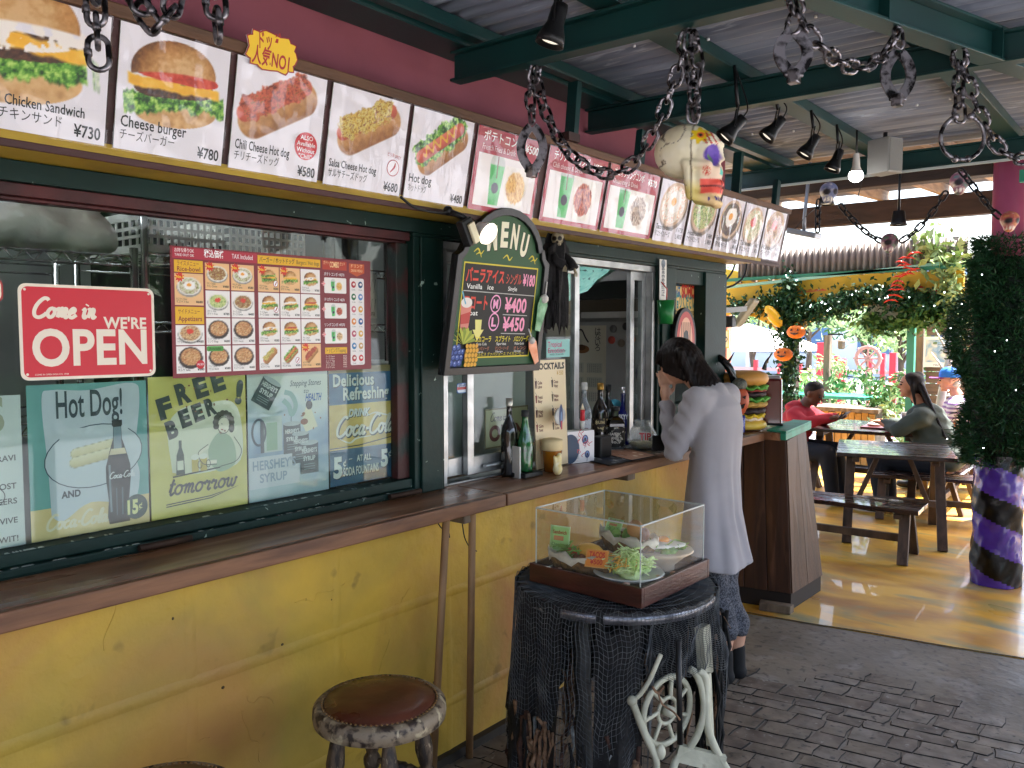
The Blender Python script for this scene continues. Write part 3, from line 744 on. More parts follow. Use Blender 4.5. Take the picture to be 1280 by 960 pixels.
def white_poster(en, jp, price, fn, ys=.07, enw=.17, res=N1, badge=None, eh=.026):
 def paint(P, w, h):
  P.pic(0, 0, w, h, res, int(res * h / w), fn)
  P.text(en, .012, .050, eh, '#1a1a1e', 4, w=enw, bold=.012)
  P.text(jp, .012, .024, .019, '#1a1a1e', 4, w=enw * .82)
  P.text(price, w - .01, .010, .026, '#121216', 4, w=.056, bold=.02, align='r')
  if badge == 'chili':
   P.ell(w - .047, .088, .036, .036, '#c8202c', 5)
   for i, s_ in enumerate(('ALSO', 'Available', 'Without', '"Chili"')): P.text(s_, w - .047, .104 - .016 * i, .012, '#ffffff', 7, align='c', bold=.01)
  if badge == 'spicy':
   P.ell(w - .038, .078, .024, .024, '#b01c30', 5); P.ell(w - .038, .078, .0215, .0215, '#f4eef2', 6)
   P.curve([(w - .030, .094), (w - .034, .08), (w - .048, .064)], [.006] * 13, '#b01c30', 7, taper=True)
   P.text('ピリ辛 SPICY', w - .038, .108, .010, '#b01c30', 6, w=.052, align='c', rot=-.1)
 return paint
poster(.555, .862, 'teriyaki chicken sandwich poster, 730 yen, leftmost on the long board',
 white_poster('TERIYAKI Chicken Sandwich', '照り焼きチキンサンド', '¥730', food(.38, .58, .50, burger, kind=3, sd=3), enw=.25, eh=.022))
poster(.882, 1.146, 'cheese burger poster with a single burger, 780 yen', white_poster('Cheese burger', 'チーズバーガー', '¥780', food(.5, .62, .45, burger, kind=0, sd=11), enw=.155))
poster(1.166, 1.434, 'chili cheese hot dog poster with a round red badge, 580 yen', white_poster('Chili Cheese Hot dog', 'チリチーズドッグ', '¥580', food(.45, .66, .46, dog, sd=5, rot=.52, cols=('#5c1c10', '#a8432a', '#d0603c', '#8a5a28')), enw=.16, badge='chili', eh=.024))
poster(1.456, 1.738, 'salsa cheese hot dog poster with a small chilli mark, 680 yen', white_poster('Salsa Cheese Hot dog', 'サルサチーズドッグ', '¥680', food(.48, .64, .42, dog, sd=8, rot=.5, cols=('#7a4a1c', '#c8a040', '#dcd078', '#7a2f20')), enw=.17, badge='spicy', eh=.022))
poster(1.757, 2.022, 'plain hot dog poster with green lettuce on the bun, 480 yen', white_poster('Hot dog', 'ホットドッグ', '¥480', food(.5, .66, .44, dog, sd=2, rot=.62, cols=None, leaf=True, sauce='#e0b030'), enw=.095))
def red_poster(jp, en, price, cols, sd):
 def paint(P, w, h):
  P.rect(0, 0, w, h, '#a81c34', 1); P.rect(.018, .016, w - .016, h - .082, '#efeae8', 2)
  P.pic(.019, .017, w - .017, h - .083, 120, 60, lambda X, Y: cupfries(np.tile(C3('#efeae8'), (len(X), 1)), X, Y, .52, .28, .36, cols=cols, sd=sd), z=3)
  P.text(jp, .03, h - .040, .028, '#ffffff', 4, w=w * .6, bold=.01); P.text(en, .03, h - .070, .020, '#f4dfe2', 4, w=w * .5)
  P.text(price, w - .02, h - .048, .028, '#ffffff', 4, w=.075, align='r', bold=.02)
 return paint
poster(2.045, 2.388, 'red combo poster with french fries and a green drink, first of the red ones', red_poster('ポテトコンボ', 'French Fries & Drink', '¥500', ('#b8782c', '#e6b45a', '#f6dc96'), 1))
poster(2.432, 2.814, 'red combo poster with chili covered fries, middle of the three red ones', red_poster('チリチーズコンボ', 'Chili cheese & Drink', '¥570', ('#6a1c14', '#b8482c', '#e09a6a'), 6))
poster(2.838, 3.228, 'red combo poster with fried onions, nearest to the painted skull', red_poster('オニオンリングコンボ', 'Onion ring & Drink', '¥570', ('#4a2c20', '#b8a08a', '#f4ece0'), 9))
def bowl_poster(en, jp, price, cols, egg, red, sd, bx=.5):
 def f(X, Y):
  c = np.tile(C3('#d4cfda'), (len(X), 1)); return bowl(c, X, Y, bx, .63, .42, .33, cols, sd=sd, rim='#c8a888', egg=egg, red=red, rot=.35)
 def paint(P, w, h):
  P.pic(0, 0, w, h, 70, 70, f)
  P.text(en, .012, .052, .024, '#1a1a1e', 4, w=.15, bold=.01); P.text(jp, .012, .022, .022, '#1a1a1e', 4, w=.13, bold=.01)
  P.text(price, w - .01, .052, .022, '#1a1a1e', 4, w=.06, align='r'); P.text('L ¥850', w - .01, .022, .022, '#1a1a1e', 4, w=.06, align='r')
 return paint
poster(3.256, 3.524, 'taco rice poster half hidden behind the painted skull', bowl_poster('Tacorice cheese', 'タコライスチーズ', 'R ¥750', ['#c8c0b0', '#f4efe4', '#d88a5a'], True, False, 1))
poster(3.551, 3.829, 'avocado taco rice poster with a green bowl under the skull chin', bowl_poster('Avocado taco rice', 'アボカドタコライス', 'R ¥800', ['#4a6a2a', '#8aa84c', '#d8d89a', '#6a4a30'], False, False, 5))
poster(3.856, 4.119, 'teriyaki chicken rice poster with a fried egg in a dark bowl', bowl_poster('Teriyaki Chicken egg rice', '照り焼きチキン丼', 'R ¥800', ['#2a1c18', '#6a4030', '#3f6a34'], True, False, 9))
poster(4.138, 4.396, 'taco rice poster with red tomato on top, second from the far end', bowl_poster('Taco rice', 'タコライス', 'R ¥680', ['#8a9a5a', '#e8e0c4', '#c8b088'], False, True, 12))
poster(4.418, 4.690, 'crumpled dim rice bowl poster at the far end of the board', bowl_poster('Rice', 'ライス', 'R ¥580', ['#6a4a3a', '#c8a878', '#8a3a2c'], False, True, 15))
bt = Print(sp(1.185, .262, .012), SU, SV)
pts = []
for i in range(44):
 a = 2 * PI * i / 44; k = 1 + .07 * math.cos(a * 11); pts.append((.068 + .072 * k * math.copysign(abs(math.cos(a)) ** .6, math.cos(a)), .036 + .045 * k * math.copysign(abs(math.sin(a)) ** .6, math.sin(a))))
cx, cy = .068, .036
bdg = thing('burst_badge', 'yellow burst shaped badge with red writing above the chili dog poster', 'badge', sp(1.25, .262, .008))
B().prism(pts, 0, .002, axes=(SU, SV, SN), o=sp(1.185, .262, .009)).build('card', M_white, bdg)
bt.poly(pts, '#a02428', 0); bt.poly([(cx + (p[0] - cx) * .95, cy + (p[1] - cy) * .93) for p in pts], '#f2c81e', 1)
bt.text('ドッグ', .03, .040, .034, '#b0261c', 3, w=.062, bold=.02, rot=.12); bt.text('人気NO1', .012, .004, .034, '#b0261c', 3, w=.108, bold=.025)
bt.build('printed_face', M_print, bdg)
# --- script lettering drawn with a brush stroke
def brush(P, strokes, x, y, s, w, col, z, shear=.25, sy=None):
 sy = sy or s
 for st in strokes:
  P.curve([(x + (p[0] + shear * p[1]) * s, y + p[1] * sy) for p in st], w, col, z, n=7)
LET = {  # strokes on a unit x-height grid
'C': ([[(1.25, 1.75), (1.05, 1.95), (.7, 1.9), (.3, 1.35), (.15, .7), (.3, .15), (.7, -.02), (1.1, .2), (1.3, .45)]], 1.3),
'o': ([[(.55, .95), (.25, .85), (.1, .45), (.3, .05), (.6, .1), (.75, .5), (.6, .9), (.75, .8), (1.0, .85)]], .95),
'm': ([[(.0, .8), (.15, .92), (.2, .7), (.15, 0)], [(.17, .5), (.35, .9), (.5, .85), (.48, 0)], [(.5, .5), (.68, .9), (.85, .82), (.82, .15), (.95, .0), (1.1, .2)]], 1.1),
'e': ([[(.15, .45), (.5, .6), (.55, .85), (.35, .95), (.12, .6), (.18, .12), (.45, 0), (.8, .3)]], .8),
'i': ([[(.0, .7), (.18, .92), (.16, .2), (.3, .0), (.5, .25)], [(.28, 1.3), (.32, 1.42)]], .5),
'n': ([[(.0, .8), (.15, .92), (.2, .7), (.15, 0)], [(.17, .5), (.4, .9), (.58, .8), (.54, .15), (.68, .0), (.85, .25)]], .85),
'a': ([[(.65, .85), (.3, .92), (.08, .45), (.25, .02), (.55, .3), (.66, .9), (.62, .15), (.78, .0), (.95, .25)]], .92),
'c': ([[(.65, .8), (.45, .95), (.15, .7), (.1, .3), (.35, 0), (.75, .25)]], .78),
'l': ([[(.1, .3), (.45, 1.3), (.45, 1.85), (.25, 1.6), (.18, .3), (.32, 0), (.5, .2)]], .5),
't': ([[(.1, .3), (.3, 1.6), (.2, .4), (.3, 0), (.55, .25)], [(.0, 1.05), (.55, 1.1)]], .52),
'r': ([[(.0, .6), (.2, 1.0), (.25, .8), (.5, .85), (.42, .2), (.55, 0), (.72, .2)]], .7),
'w': ([[(.0, .8), (.15, .92), (.12, .3), (.3, 0), (.5, .3), (.52, .85), (.52, .3), (.7, 0), (.92, .4), (.92, .9), (1.1, .8)]], 1.05),
'-': ([[(.1, .55), (.45, .6)]], .5), ' ': ([], .55)}
def script(P, txt, x, y, xh, w, col, z, shear=.25, sx=1.0):
 for ch in txt:
  st, adv = LET[ch]
  for q in st: P.curve([(x + (p[0] * sx + shear * p[1]) * xh, y + p[1] * xh) for p in q], w, col, z, n=7)
  x += adv * sx * xh
 return x
# --- signs in and on the big window
WU, WV = Vector((0, 1, 0)), Vector((0, 0, 1))
def sheet(name, label, cat, x, y0, z0, y1, z1, paint, material, th=.0015, corner=0.0, base='#d8d4cc', tiltx=0.0, part='printed_face', group=None, skew=0.0):
 """flat sheet facing the walkway, its front at x"""
 v = Vector((tiltx, 0, 1)).normalized(); u = Vector((0, 1, skew)).normalized(); n = u.cross(v)
 o = Vector((x, y0, z0)); w = y1 - y0; h = z1 - z0
 t = thing(name, label, cat, (x, (y0 + y1) / 2, z0), group=group)
 pts = []
 if corner:
  for cx, cy, a0 in ((w - corner, corner, -90), (w - corner, h - corner, 0), (corner, h - corner, 90), (corner, corner, 180)):
   for k in range(6): a = math.radians(a0 + 18 * k); pts.append((cx + corner * math.cos(a), cy + corner * math.sin(a)))
 else: pts = [(0, 0), (w, 0), (w, h), (0, h)]
 B().prism(pts, -th, 0, axes=(u, v, n), o=o).build('sheet', mat('sheet_' + base.strip('#'), base, .5), t)
 P = Print(o + n * .0003, u, v); P.sc = (1, .945) if paint in (globals().get('cola_sign'), globals().get('syrup_sign')) else (1, 1); paint(P, w, h); P.build(part, material, t)
 return t
def open_paint(P, w, h):
 P.rrect(0, 0, w, h, .018, '#efe2cf', 0); P.rrect(.007, .007, w - .007, h - .007, .014, '#cf2334', 1)
 script(P, 'Come in', .026, h * .655, .0225, .0085, '#efe2cf', 3, sx=1.06)
 P.text("WE'RE", w - .022, h * .545, .029, '#efe2cf', 3, w=.108, align='r', bold=.03)
 P.text('OPEN', w / 2 + .002, .035, .088, '#efe2cf', 3, w=w - .048, align='c', bold=.028)
 for x, y in ((.014, .014), (w - .014, .014), (.014, h - .014), (w - .014, h - .014)): P.ell(x, y, .003, .003, '#efe2cf', 3)
 P.text('COME IN OPEN SIGN CO. 1938', .03, .011, .004, '#efe2cf', 3)
sheet('open_sign', 'big red rounded sign reading Come in WE\'RE OPEN hung on the left window', 'sign', -2.072, .752, 1.438, 1.072, 1.662, open_paint, M_tin, corner=.018, base='#efe2cf', skew=-.004)
def grid_menu(P, w, h):
 P.rect(0, 0, w, h, '#7c1a26', 0)
 X0 = [.010, .098, .176]; cw = .076; Y1 = h - .036; ch = (Y1 - .012) / 4
 P.rect(.006, h - .032, .26, h - .004, '#b02038', 1)
 P.text('お持ち帰りOK', .012, h - .015, .009, '#ffffff', 2, w=.055); P.text('TAKE OUT OK', .012, h - .026, .007, '#ffffff', 2, w=.055)
 P.text('税込価格', .096, h - .023, .017, '#ffffff', 2, w=.06, bold=.02); P.text('TAX Included', .18, h - .023, .014, '#ffffff', 2, w=.066)
 P.rect(.262, h - .032, .482, h - .008, '#e8b41c', 1); P.text('バーガー / ホットドッグ', .268, h - .026, .013, '#4a1410', 2, w=.12, bold=.01); P.text('Burgers / Hot dogs', .395, h - .026, .013, '#4a1410', 2, w=.082)
 def cell(x, y, cw_, ch_, kind, sd, peach, en, price, new=False, spicy=False):
  bgc = '#efc088' if peach else '#f3eee9'
  def f(X, Y):
   c = np.tile(C3(bgc), (len(X), 1)); H = ch_ / cw_
   if kind == 'egg': return bowl(c, X, Y, .5, H * .6, .38, .27, ['#8a9a4a', '#e0dcc0', '#6a3a28'], sd=sd, egg=True)
   if kind == 'bowl': return bowl(c, X, Y, .5, H * .6, .38, .27, [['#5a8a3a', '#d8dc9a', '#a8c060'], ['#c8b060', '#8a5a34', '#e8dca8'], ['#a86a3a', '#e0c490', '#7a3a28']][sd % 3], sd=sd, red=(sd % 2 == 0))
   if kind == 'dark': return bowl(c, X, Y, .5, H * .6, .38, .30, ['#8a5a34', '#dcb47a', '#b06a3a', '#f0dcb0'], sd=sd, rim='#3a2a24')
   if kind == 'burger': return burger(c, X, Y, .5, H * .60, .36, kind=sd % 4, sd=sd)
   return dog(c, X, Y, .5, H * .58, .40, rot=.75, cols=[('#7a8a3a', '#c8b060', '#dcd078'), None, ('#7c2a18', '#b04a30', '#d0603c')][sd % 3], sd=sd, leaf=sd % 3 == 1, sauce='#e0b030' if sd % 3 == 1 else None)
  P.pic(x, y, x + cw_, y + ch_, 26, 30, f, z=1)
  P.text(en, x + .004, y + .006, .006, '#2a1a16', 3, w=cw_ * .42); P.text(en, x + .004, y + .0135, .0055, '#2a1a16', 3, w=cw_ * .36)
  P.text(price, x + cw_ - .003, y + .006, .0065, '#1a1010', 3, w=cw_ * .24, align='r', bold=.02)
  if new: P.star(x + .014, y + ch_ - .010, .015, .009, 9, '#d8301c', 4); P.text('No.1', x + .014, y + ch_ - .013, .008, '#ffe23c', 5, align='c', bold=.02)
  if spicy: P.ell(x + cw_ - .012, y + .024, .008, .0095, '#b01c30', 3); P.ell(x + cw_ - .012, y + .024, .0065, .008, '#ffffff', 4); P.line([(x + cw_ - .009, y + .029), (x + cw_ - .014, y + .019)], .003, '#b01c30', 5)
 g = .003
 names = ['タコライス Rice', 'アボカド Avocado', 'チーズ Cheese', 'サルサ Salsa', 'ナチョス Nachos', 'リング Rings', 'ポテト Fries', 'チキン Chicken']
 yr = [.012 + i * ch for i in range(4)]
 P.rect(X0[0], h - .068, X0[0] + .082, h - .036, '#e8b41c', 1); P.text('ライスメニュー', X0[0] + .008, h - .050, .011, '#8a1c1c', 2, w=.062); P.text('Rice-bowl', X0[0] + .008, h - .065, .013, '#8a1c1c', 2, w=.066, bold=.015)
 cell(X0[0], h - .155, .082, .084, 'egg', 1, True, names[0], '¥680', True)
 ya = h - .205; P.rect(X0[0], ya, X0[0] + .082, ya + .046, '#e8b41c', 1); P.text('サイドメニュー', X0[0] + .008, ya + .028, .011, '#8a1c1c', 2, w=.062); P.text('Appetizers', X0[0] + .008, ya + .008, .014, '#8a1c1c', 2, w=.068, bold=.015)
 cell(X0[0], yr[1], .082, ya - yr[1] - g, 'bowl', 2, False, names[4], '¥480'); cell(X0[0], yr[0], .082, ch - g, 'dark', 5, False, names[3], '¥580')
 P.ell(X0[0] + .068, yr[0] + .022, .012, .012, '#c8202c', 5); P.text('ALSO', X0[0] + .068, yr[0] + .02, .006, '#ffffff', 6, align='c')
 for c in (1, 2):
  for r in range(4):
   kind = ['dark', 'dark', 'bowl', 'bowl'][r] if not (c == 2 and r == 3) else 'egg'
   cell(X0[c], yr[r], cw - g, ch - g, kind, c * 4 + r, r == 3, names[(c * 4 + r) % 8], '¥%d80' % (4 + (c + r) % 4), r == 3)
 P.rrect(X0[1], yr[0] + ch - .018, X0[1] + .05, yr[0] + ch - .004, .004, '#4a9a3a', 4); P.text('Avocado', X0[1] + .006, yr[0] + ch - .015, .009, '#102a10', 5, w=.036)
 X1 = .262; cb = .0735
 for c in range(3):
  for r in range(4):
   kind = 'dog' if r == 0 else 'burger'
   cell(X1 + c * cb, yr[r], cb - g, ch - g, kind, c + r * 3 + (0 if r else 0), (r == 3 and c < 2) or (r == 0 and c == 2), names[(c * 3 + r) % 8], '¥%d80' % (5 + (c * r) % 4), (r == 3 and c < 2) or (r == 0 and c == 2), (c == 0 and r > 1) or (r == 0 and c == 1))
 X2 = .490
 P.rect(X2, h - .036, X2 + .094, h - .008, '#b8361c', 1); P.text('ポテト', X2 + .004, h - .020, .010, '#ffd9a0', 2, w=.02); P.text('COMBO', X2 + .028, h - .028, .018, '#ffd9a0', 2, w=.036, bold=.02); P.text('セット', X2 + .067, h - .020, .010, '#ffd9a0', 2, w=.02)
 for i, (nm, cc) in enumerate((('ポテトコンボ +¥270', ('#b8782c', '#e6b45a', '#f6dc96')), ('チリポテトコンボ +¥370', ('#6a1c14', '#b8482c', '#e09a6a')), ('リングコンボ +¥370', ('#6a4a30', '#dcb47a', '#f4e4c0')))):
  y = h - .108 - i * .078
  P.text(nm, X2 + .006, y + .054, .009, '#ffffff', 2, w=.078); P.rrect(X2 + .006, y, X2 + .092, y + .048, .004, '#f3eee9', 1)
  P.pic(X2 + .008, y + .001, X2 + .090, y + .047, 34, 20, lambda X, Y, cc=cc, i=i: cupfries(np.tile(C3('#f3eee9'), (len(X), 1)), X, Y, .55, .28, .30, cols=cc, sd=i), z=2)
  P.text('+', X2 - .005, y + .020, .018, '#f0a0a0', 6, bold=.05)
 P.rect(X2 + .006, .052, X2 + .092, .072, '#e8b41c', 1); P.text('トッピング/Topping', X2 + .012, .057, .012, '#4a1410', 2, w=.074)
 for i in range(6): P.text(['チーズ Cheese', 'ベーコン Bacon', 'エッグ Egg', 'アボカド Avocado', 'チリ Chili', 'サルサ Salsa'][i], X2 + .008, .042 - .0068 * i, .0052, '#f4dcd0', 2, w=.034); P.text('¥%d0' % (5 + i), X2 + .09, .042 - .0068 * i, .0052, '#f4dcd0', 2, w=.014, align='r')
 X3 = .594
 P.poly([(X3, h - .012), (X3 + .062, h - .012), (X3 + .062, h - .04), (X3 + .031, h - .052), (X3, h - .04)], '#c8501c', 1); P.text('ドリンク', X3 + .008, h - .024, .010, '#ffd9a0', 2, w=.046); P.text('DRINK MENU', X3 + .008, h - .038, .009, '#ffd9a0', 2, w=.046)
 P.rrect(X3 + .002, .014, X3 + .060, h - .058, .006, '#efe9e6', 1)
 cs = ['#b0202c', '#1c4a7a', '#1c6a3a', '#5a8ac0', '#c86a7a', '#e0a83c', '#e08a3c', '#1c5a9a', '#b8506a', '#e0b04a', '#2a7ab0', '#c8a060', '#a82a2c', '#c8202c']
 for i in range(7):
  for j in (0, 1):
   y = h - .078 - i * .039; P.ell(X3 + .017 + j * .028, y, .0095, .0105, cs[i * 2 + j], 2); P.ell(X3 + .018 + j * .028, y + .001, .005, .004, '#f4e8e0', 3); P.text('Cola', X3 + .017 + j * .028, y - .018, .0045, '#3a3a3a', 2, align='c', w=.014)
sheet('menu_sheet', 'dark red laminated menu sheet with rows of rice bowls, burgers and hot dogs', 'menu', -2.07, 1.118, 1.428, 1.800, 1.776, grid_menu, M_print, base='#7c1a26', skew=.004)
XS = -2.0945
def tex(P, w, h, cols, s, sd, res=70, z=1):
 P.pic(0, 0, w, h, res, int(res * h / w), lambda X, Y: pal(np.clip(fbm(X, Y, s, sd) * .8 + .15 + .12 * (fbm(X, Y, s * 6, sd + 5) - .5), 0, 1), cols), z)
def hotdog_sign(P, w, h):
 tex(P, w, h, ['#5f9a96', '#6ba5a0', '#7ab0a8'], 3, 1)
 P.pic(0, 0, w, .075, 50, 14, lambda X, Y: pal(np.clip(fbm(X, Y, 5, 3), 0, 1), ['#d8bc7a', '#e8d098', '#cdb074']), 2)
 pts = catmull([(.05, .06), (.045, .20), (.035, .38), (.06, .405), (.15, .40), (.27, .415), (.29, .37), (.275, .22), (.285, .14), (.26, .07), (.15, .085), (.08, .045), (.05, .06)], 5)
 P.poly([(p[0] * w / .31, p[1] * h / .42) for p in pts], '#c4ccd2', 3)
 sx = w / .31
 P.ell(.165 * sx, .190, .13 * sx, .078, '#2a3a4c', 4, rot=.12); P.ell(.165 * sx, .190, .1275 * sx, .0755, '#c8d0d4', 5, rot=.12)
 def bun(X, Y):
  c = np.tile(C3('#c8d0d4'), (len(X), 1))
  for (cy, dx) in ((.30, .02), (.17, .0)):
   x0 = X - .5 - dx; y0 = Y - cy - .05; cr, sr = math.cos(.17), math.sin(.17); x = x0 * cr + y0 * sr; y = -x0 * sr + y0 * cr
   d = .075 - np.hypot(np.maximum(abs(x) - .30, 0), y)
   c = over(c, sm(d + .006, .008), C3('#8a8a6a')); c = over(c, sm(d, .008), pal(np.clip(.5 + 5 * y + .3 * (fbm(X, Y, 12, 3) - .5), 0, 1), ['#b8a878', '#d8cc9c', '#e8e0b8']))
  return c
 P.pic(.075 * sx, .150, .255 * sx, .262, 60, 38, bun, 6)
 P.text('Hot Dog!', .155 * sx, .290, .068, '#2a3a44', 7, w=.172 * sx, align='c', bold=.015)
 P.text('AND', .075 * sx, .095, .017, '#26323c', 7, w=.045, bold=.04)
 script(P, 'Coca-Cola', .03, .022, .018, .006, '#e8dcb8', 7)
 prof = [(.0, .0), (.030, .0), (.034, .02), (.030, .06), (.036, .11), (.036, .145), (.024, .185), (.013, .215), (.012, .245), (.015, .25), (.015, .262), (0, .262)]
 bx = .225 * sx; by = .012
 L = [(bx + r * .86, by + z_) for r, z_ in prof] + [(bx - r * .86, by + z_) for r, z_ in prof[::-1]]
 P.poly(L, '#16181c', 8)
 P.poly([(bx - .010, by + .19), (bx + .010, by + .19), (bx + .0095, by + .245), (bx - .0095, by + .245)], '#7a9098', 9)
 P.poly([(bx - .022, by + .175), (bx + .022, by + .175), (bx + .017, by + .19), (bx - .017, by + .19)], '#d8c8a0', 9)
 P.line([(bx - .02, by + .03), (bx - .022, by + .10), (bx - .022, by + .15)], .005, '#7c8a92', 9); P.line([(bx + .008, by + .02), (bx + .009, by + .09)], .004, '#5a6870', 9); P.line([(bx - .006, by + .02), (bx - .006, by + .09)], .003, '#5a6870', 9)
 script(P, 'Coca-Cola', bx - .024, by + .115, .008, .0022, '#e8e8e8', 10)
 P.ell(.272 * sx, .046, .030, .032, '#22403c', 10); P.text('15', .262 * sx, .030, .036, '#ece49c', 11, w=.028, align='c', bold=.05); P.text('¢', .284 * sx, .040, .018, '#ece49c', 11, w=.009, align='c')
sheet('tin_sign', 'teal and cream tin sign reading Hot Dog! with a drawn bottle, 15 cents', 'sign', XS, .770, 1.054, 1.056, 1.425, hotdog_sign, M_tin, base='#6b8f88', group='old tin signs along the window sill')
def beer_sign(P, w, h):
 tex(P, w, h, ['#c8bc54', '#d8cc68', '#ccc060', '#b8a84c'], 4, 6)
 P.poly([(p[0], p[1]) for p in catmull([(.06, .12), (.05, .24), (.09, .29), (.16, .30), (.24, .30), (.27, .24), (.265, .13), (.18, .11), (.10, .11), (.06, .12)], 5)], '#dcdcc0', 3)
 for i, ch in enumerate('FREE'): P.text(ch, .030 + i * .052, .288 + i * .014 - (.022 if i == 0 else 0), .054, '#1e2c28', 5, w=.040, bold=.06, rot=.25)
 P.text('!', .250, .298, .062, '#1e2c28', 5, bold=.07, rot=-.15)
 for i, ch in enumerate('BEER'): P.text(ch, .052 + i * .038, .226 + i * .013 - (.014 if i == 0 else 0), .046, '#1e2c28', 5, w=.031, bold=.06, rot=.28)
 ink = '#2a2a26'
 P.ell(.214, .235, .019, .023, '#ece4cc', 6); P.ring(.214, .235, .019, .023, .002, ink, 7)
 for a in range(9): P.ell(.214 + .025 * math.cos(a * .45 - .1), .243 + .026 * math.sin(a * .45 - .1), .009, .009, '#3a3428', 8)
 P.ell(.238, .226, .009, .014, '#3a3428', 8)
 P.poly(catmull([(.17, .13), (.165, .17), (.185, .205), (.205, .215), (.235, .2), (.25, .16), (.245, .12), (.2, .105), (.17, .13)], 5), '#9ab090', 6)
 P.curve([(.165, .18), (.14, .165), (.15, .14), (.19, .135)], .010, '#ece4cc', 8); P.curve([(.165, .186), (.135, .165), (.15, .133), (.19, .128)], .002, ink, 9)
 P.curve([(.245, .2), (.268, .16), (.25, .13), (.2, .12)], .002, ink, 9); P.line([(.206, .24), (.210, .238)], .002, ink, 9); P.line([(.205, .224), (.212, .222)], .003, '#9a3a2c', 9)
 P.line([(.06, .108), (.2, .118)], .004, ink, 9)
 P.poly([(.07, .112), (.095, .112), (.093, .165), (.087, .185), (.087, .205), (.079, .205), (.079, .185), (.072, .165)], '#33443a', 9); P.rect(.073, .125, .091, .15, '#d8d8c0', 10)
 for x in (.115, .14): P.rect(x, .115, x + .02, .150, '#c8b050', 9); P.ell(x + .01, .155, .012, .008, '#ecead8', 10); P.ring(x + .024, .133, .006, .010, .002, ink, 9)
 for i in range(14): P.ell(rnd.uniform(.10, .24), rnd.uniform(.2, .36), rnd.uniform(.001, .004), rnd.uniform(.001, .004), '#7a4424', 10)
 script(P, 'tomorrow', .045, .060, .026, .006, ink, 6, sx=1.12); P.line([(.04, .036), (.17, .042), (.255, .058), (.17, .036), (.04, .030)], .003, ink, 6)
sheet('tin_sign', 'yellow tin sign reading FREE BEER! tomorrow in black with a line drawing', 'sign', XS, 1.062, 1.054, 1.348, 1.432, beer_sign, M_tin, base='#c8bc54', group='old tin signs along the window sill')
def can(P, cx, cy, w, h, rot=0):
 c, q = math.cos(rot), math.sin(rot)
 def T(x, y): return (cx + x * c - y * q, cy + x * q + y * c)
 P.poly([T(-w / 2, -h / 2), T(w / 2, -h / 2), T(w / 2, h / 2), T(-w / 2, h / 2)], '#1c3238', 7)
 P.poly([T(w / 2 * math.cos(a), h / 2 + w * .12 * math.sin(a)) for a in [2 * PI * i / 16 for i in range(16)]], '#aab4b4', 8)
 a = T(-w * .40, h * .18); P.text("HERSHEY'S", a[0], a[1], w * .22, '#dce0dc', 9, w=w * .82, bold=.03, rot=rot)
 a = T(-w * .34, -h * .08); P.text('SYRUP', a[0], a[1], w * .22, '#dce0dc', 9, w=w * .66, bold=.03, rot=rot)
 for k in range(3): P.line([T(-w * .3, -h * (.2 + .08 * k)), T(w * .3, -h * (.2 + .08 * k))], .0015, '#9ab0b0', 9)
def syrup_sign(P, w, h):
 P.pic(0, 0, w, h, 70, 90, lambda X, Y: pal(np.clip(1.15 - Y * .8 + .5 * (fbm(X, Y, 4, 2) - .5), 0, 1), ['#d8dccc', '#d0d8d4', '#a8bccc', '#7c98b4', '#a8bcc0']))
 can(P, .062, .335, .07, .085, -.55); P.curve([(.125, .335), (.150, .325), (.165, .29), (.15, .262), (.14, .29), (.12, .31)], .016, '#8ab0a8', 6)
 P.line([(.148, .262), (.147, .225)], .003, '#5a6a70', 6)
 P.rect(.045, .150, .115, .262, '#b8c4bc', 5); P.rect(.06, .155, .098, .242, '#8cac8c', 6); P.ring(.035, .215, .022, .04, .007, '#2c3c48', 6); P.rect(.040, .15, .052, .25, '#2c3c48', 6)
 can(P, .150, .185, .062, .095); can(P, .180, .150, .062, .095); can(P, .212, .115, .068, .100)
 P.poly([(.185, .235), (.205, .29), (.215, .295), (.245, .215), (.20, .2)], '#e4dcb8', 6); P.ell(.214, .288, .012, .015, '#2a2420', 7); P.ell(.195, .235, .014, .010, '#8a4a2a', 7)
 P.rect(.0, .04, .175, .138, '#c8ccd0', 5); P.text("HERSHEY'S", .012, .098, .030, '#8a9aa8', 7, w=.15, bold=.03); P.text('SYRUP', .035, .058, .028, '#8a9aa8', 7, w=.095, bold=.03); P.text('GENUINE CHOCOLATE FLAVOR', .02, .143, .008, '#8a9aa8', 7, w=.09)
 P.text('Stepping Stones', .145, .352, .020, '#2e4a4a', 7, w=.115, shear=.3, bold=.005); P.text('to', .195, .328, .016, '#2e4a4a', 7, shear=.3); P.text('HEALTH', .200, .302, .024, '#1f5fa0', 7, w=.062, shear=.3, bold=.03)
 for i in range(10): P.ell(rnd.uniform(.12, .26), rnd.uniform(.2, .27), rnd.uniform(.002, .006), rnd.uniform(.002, .005), '#8a5a34', 8)
sheet('tin_sign', 'pale blue tin sign with dark syrup cans, Stepping Stones to HEALTH', 'sign', XS, 1.354, 1.054, 1.640, 1.440, syrup_sign, M_tin, base='#c8ccc8', group='old tin signs along the window sill')
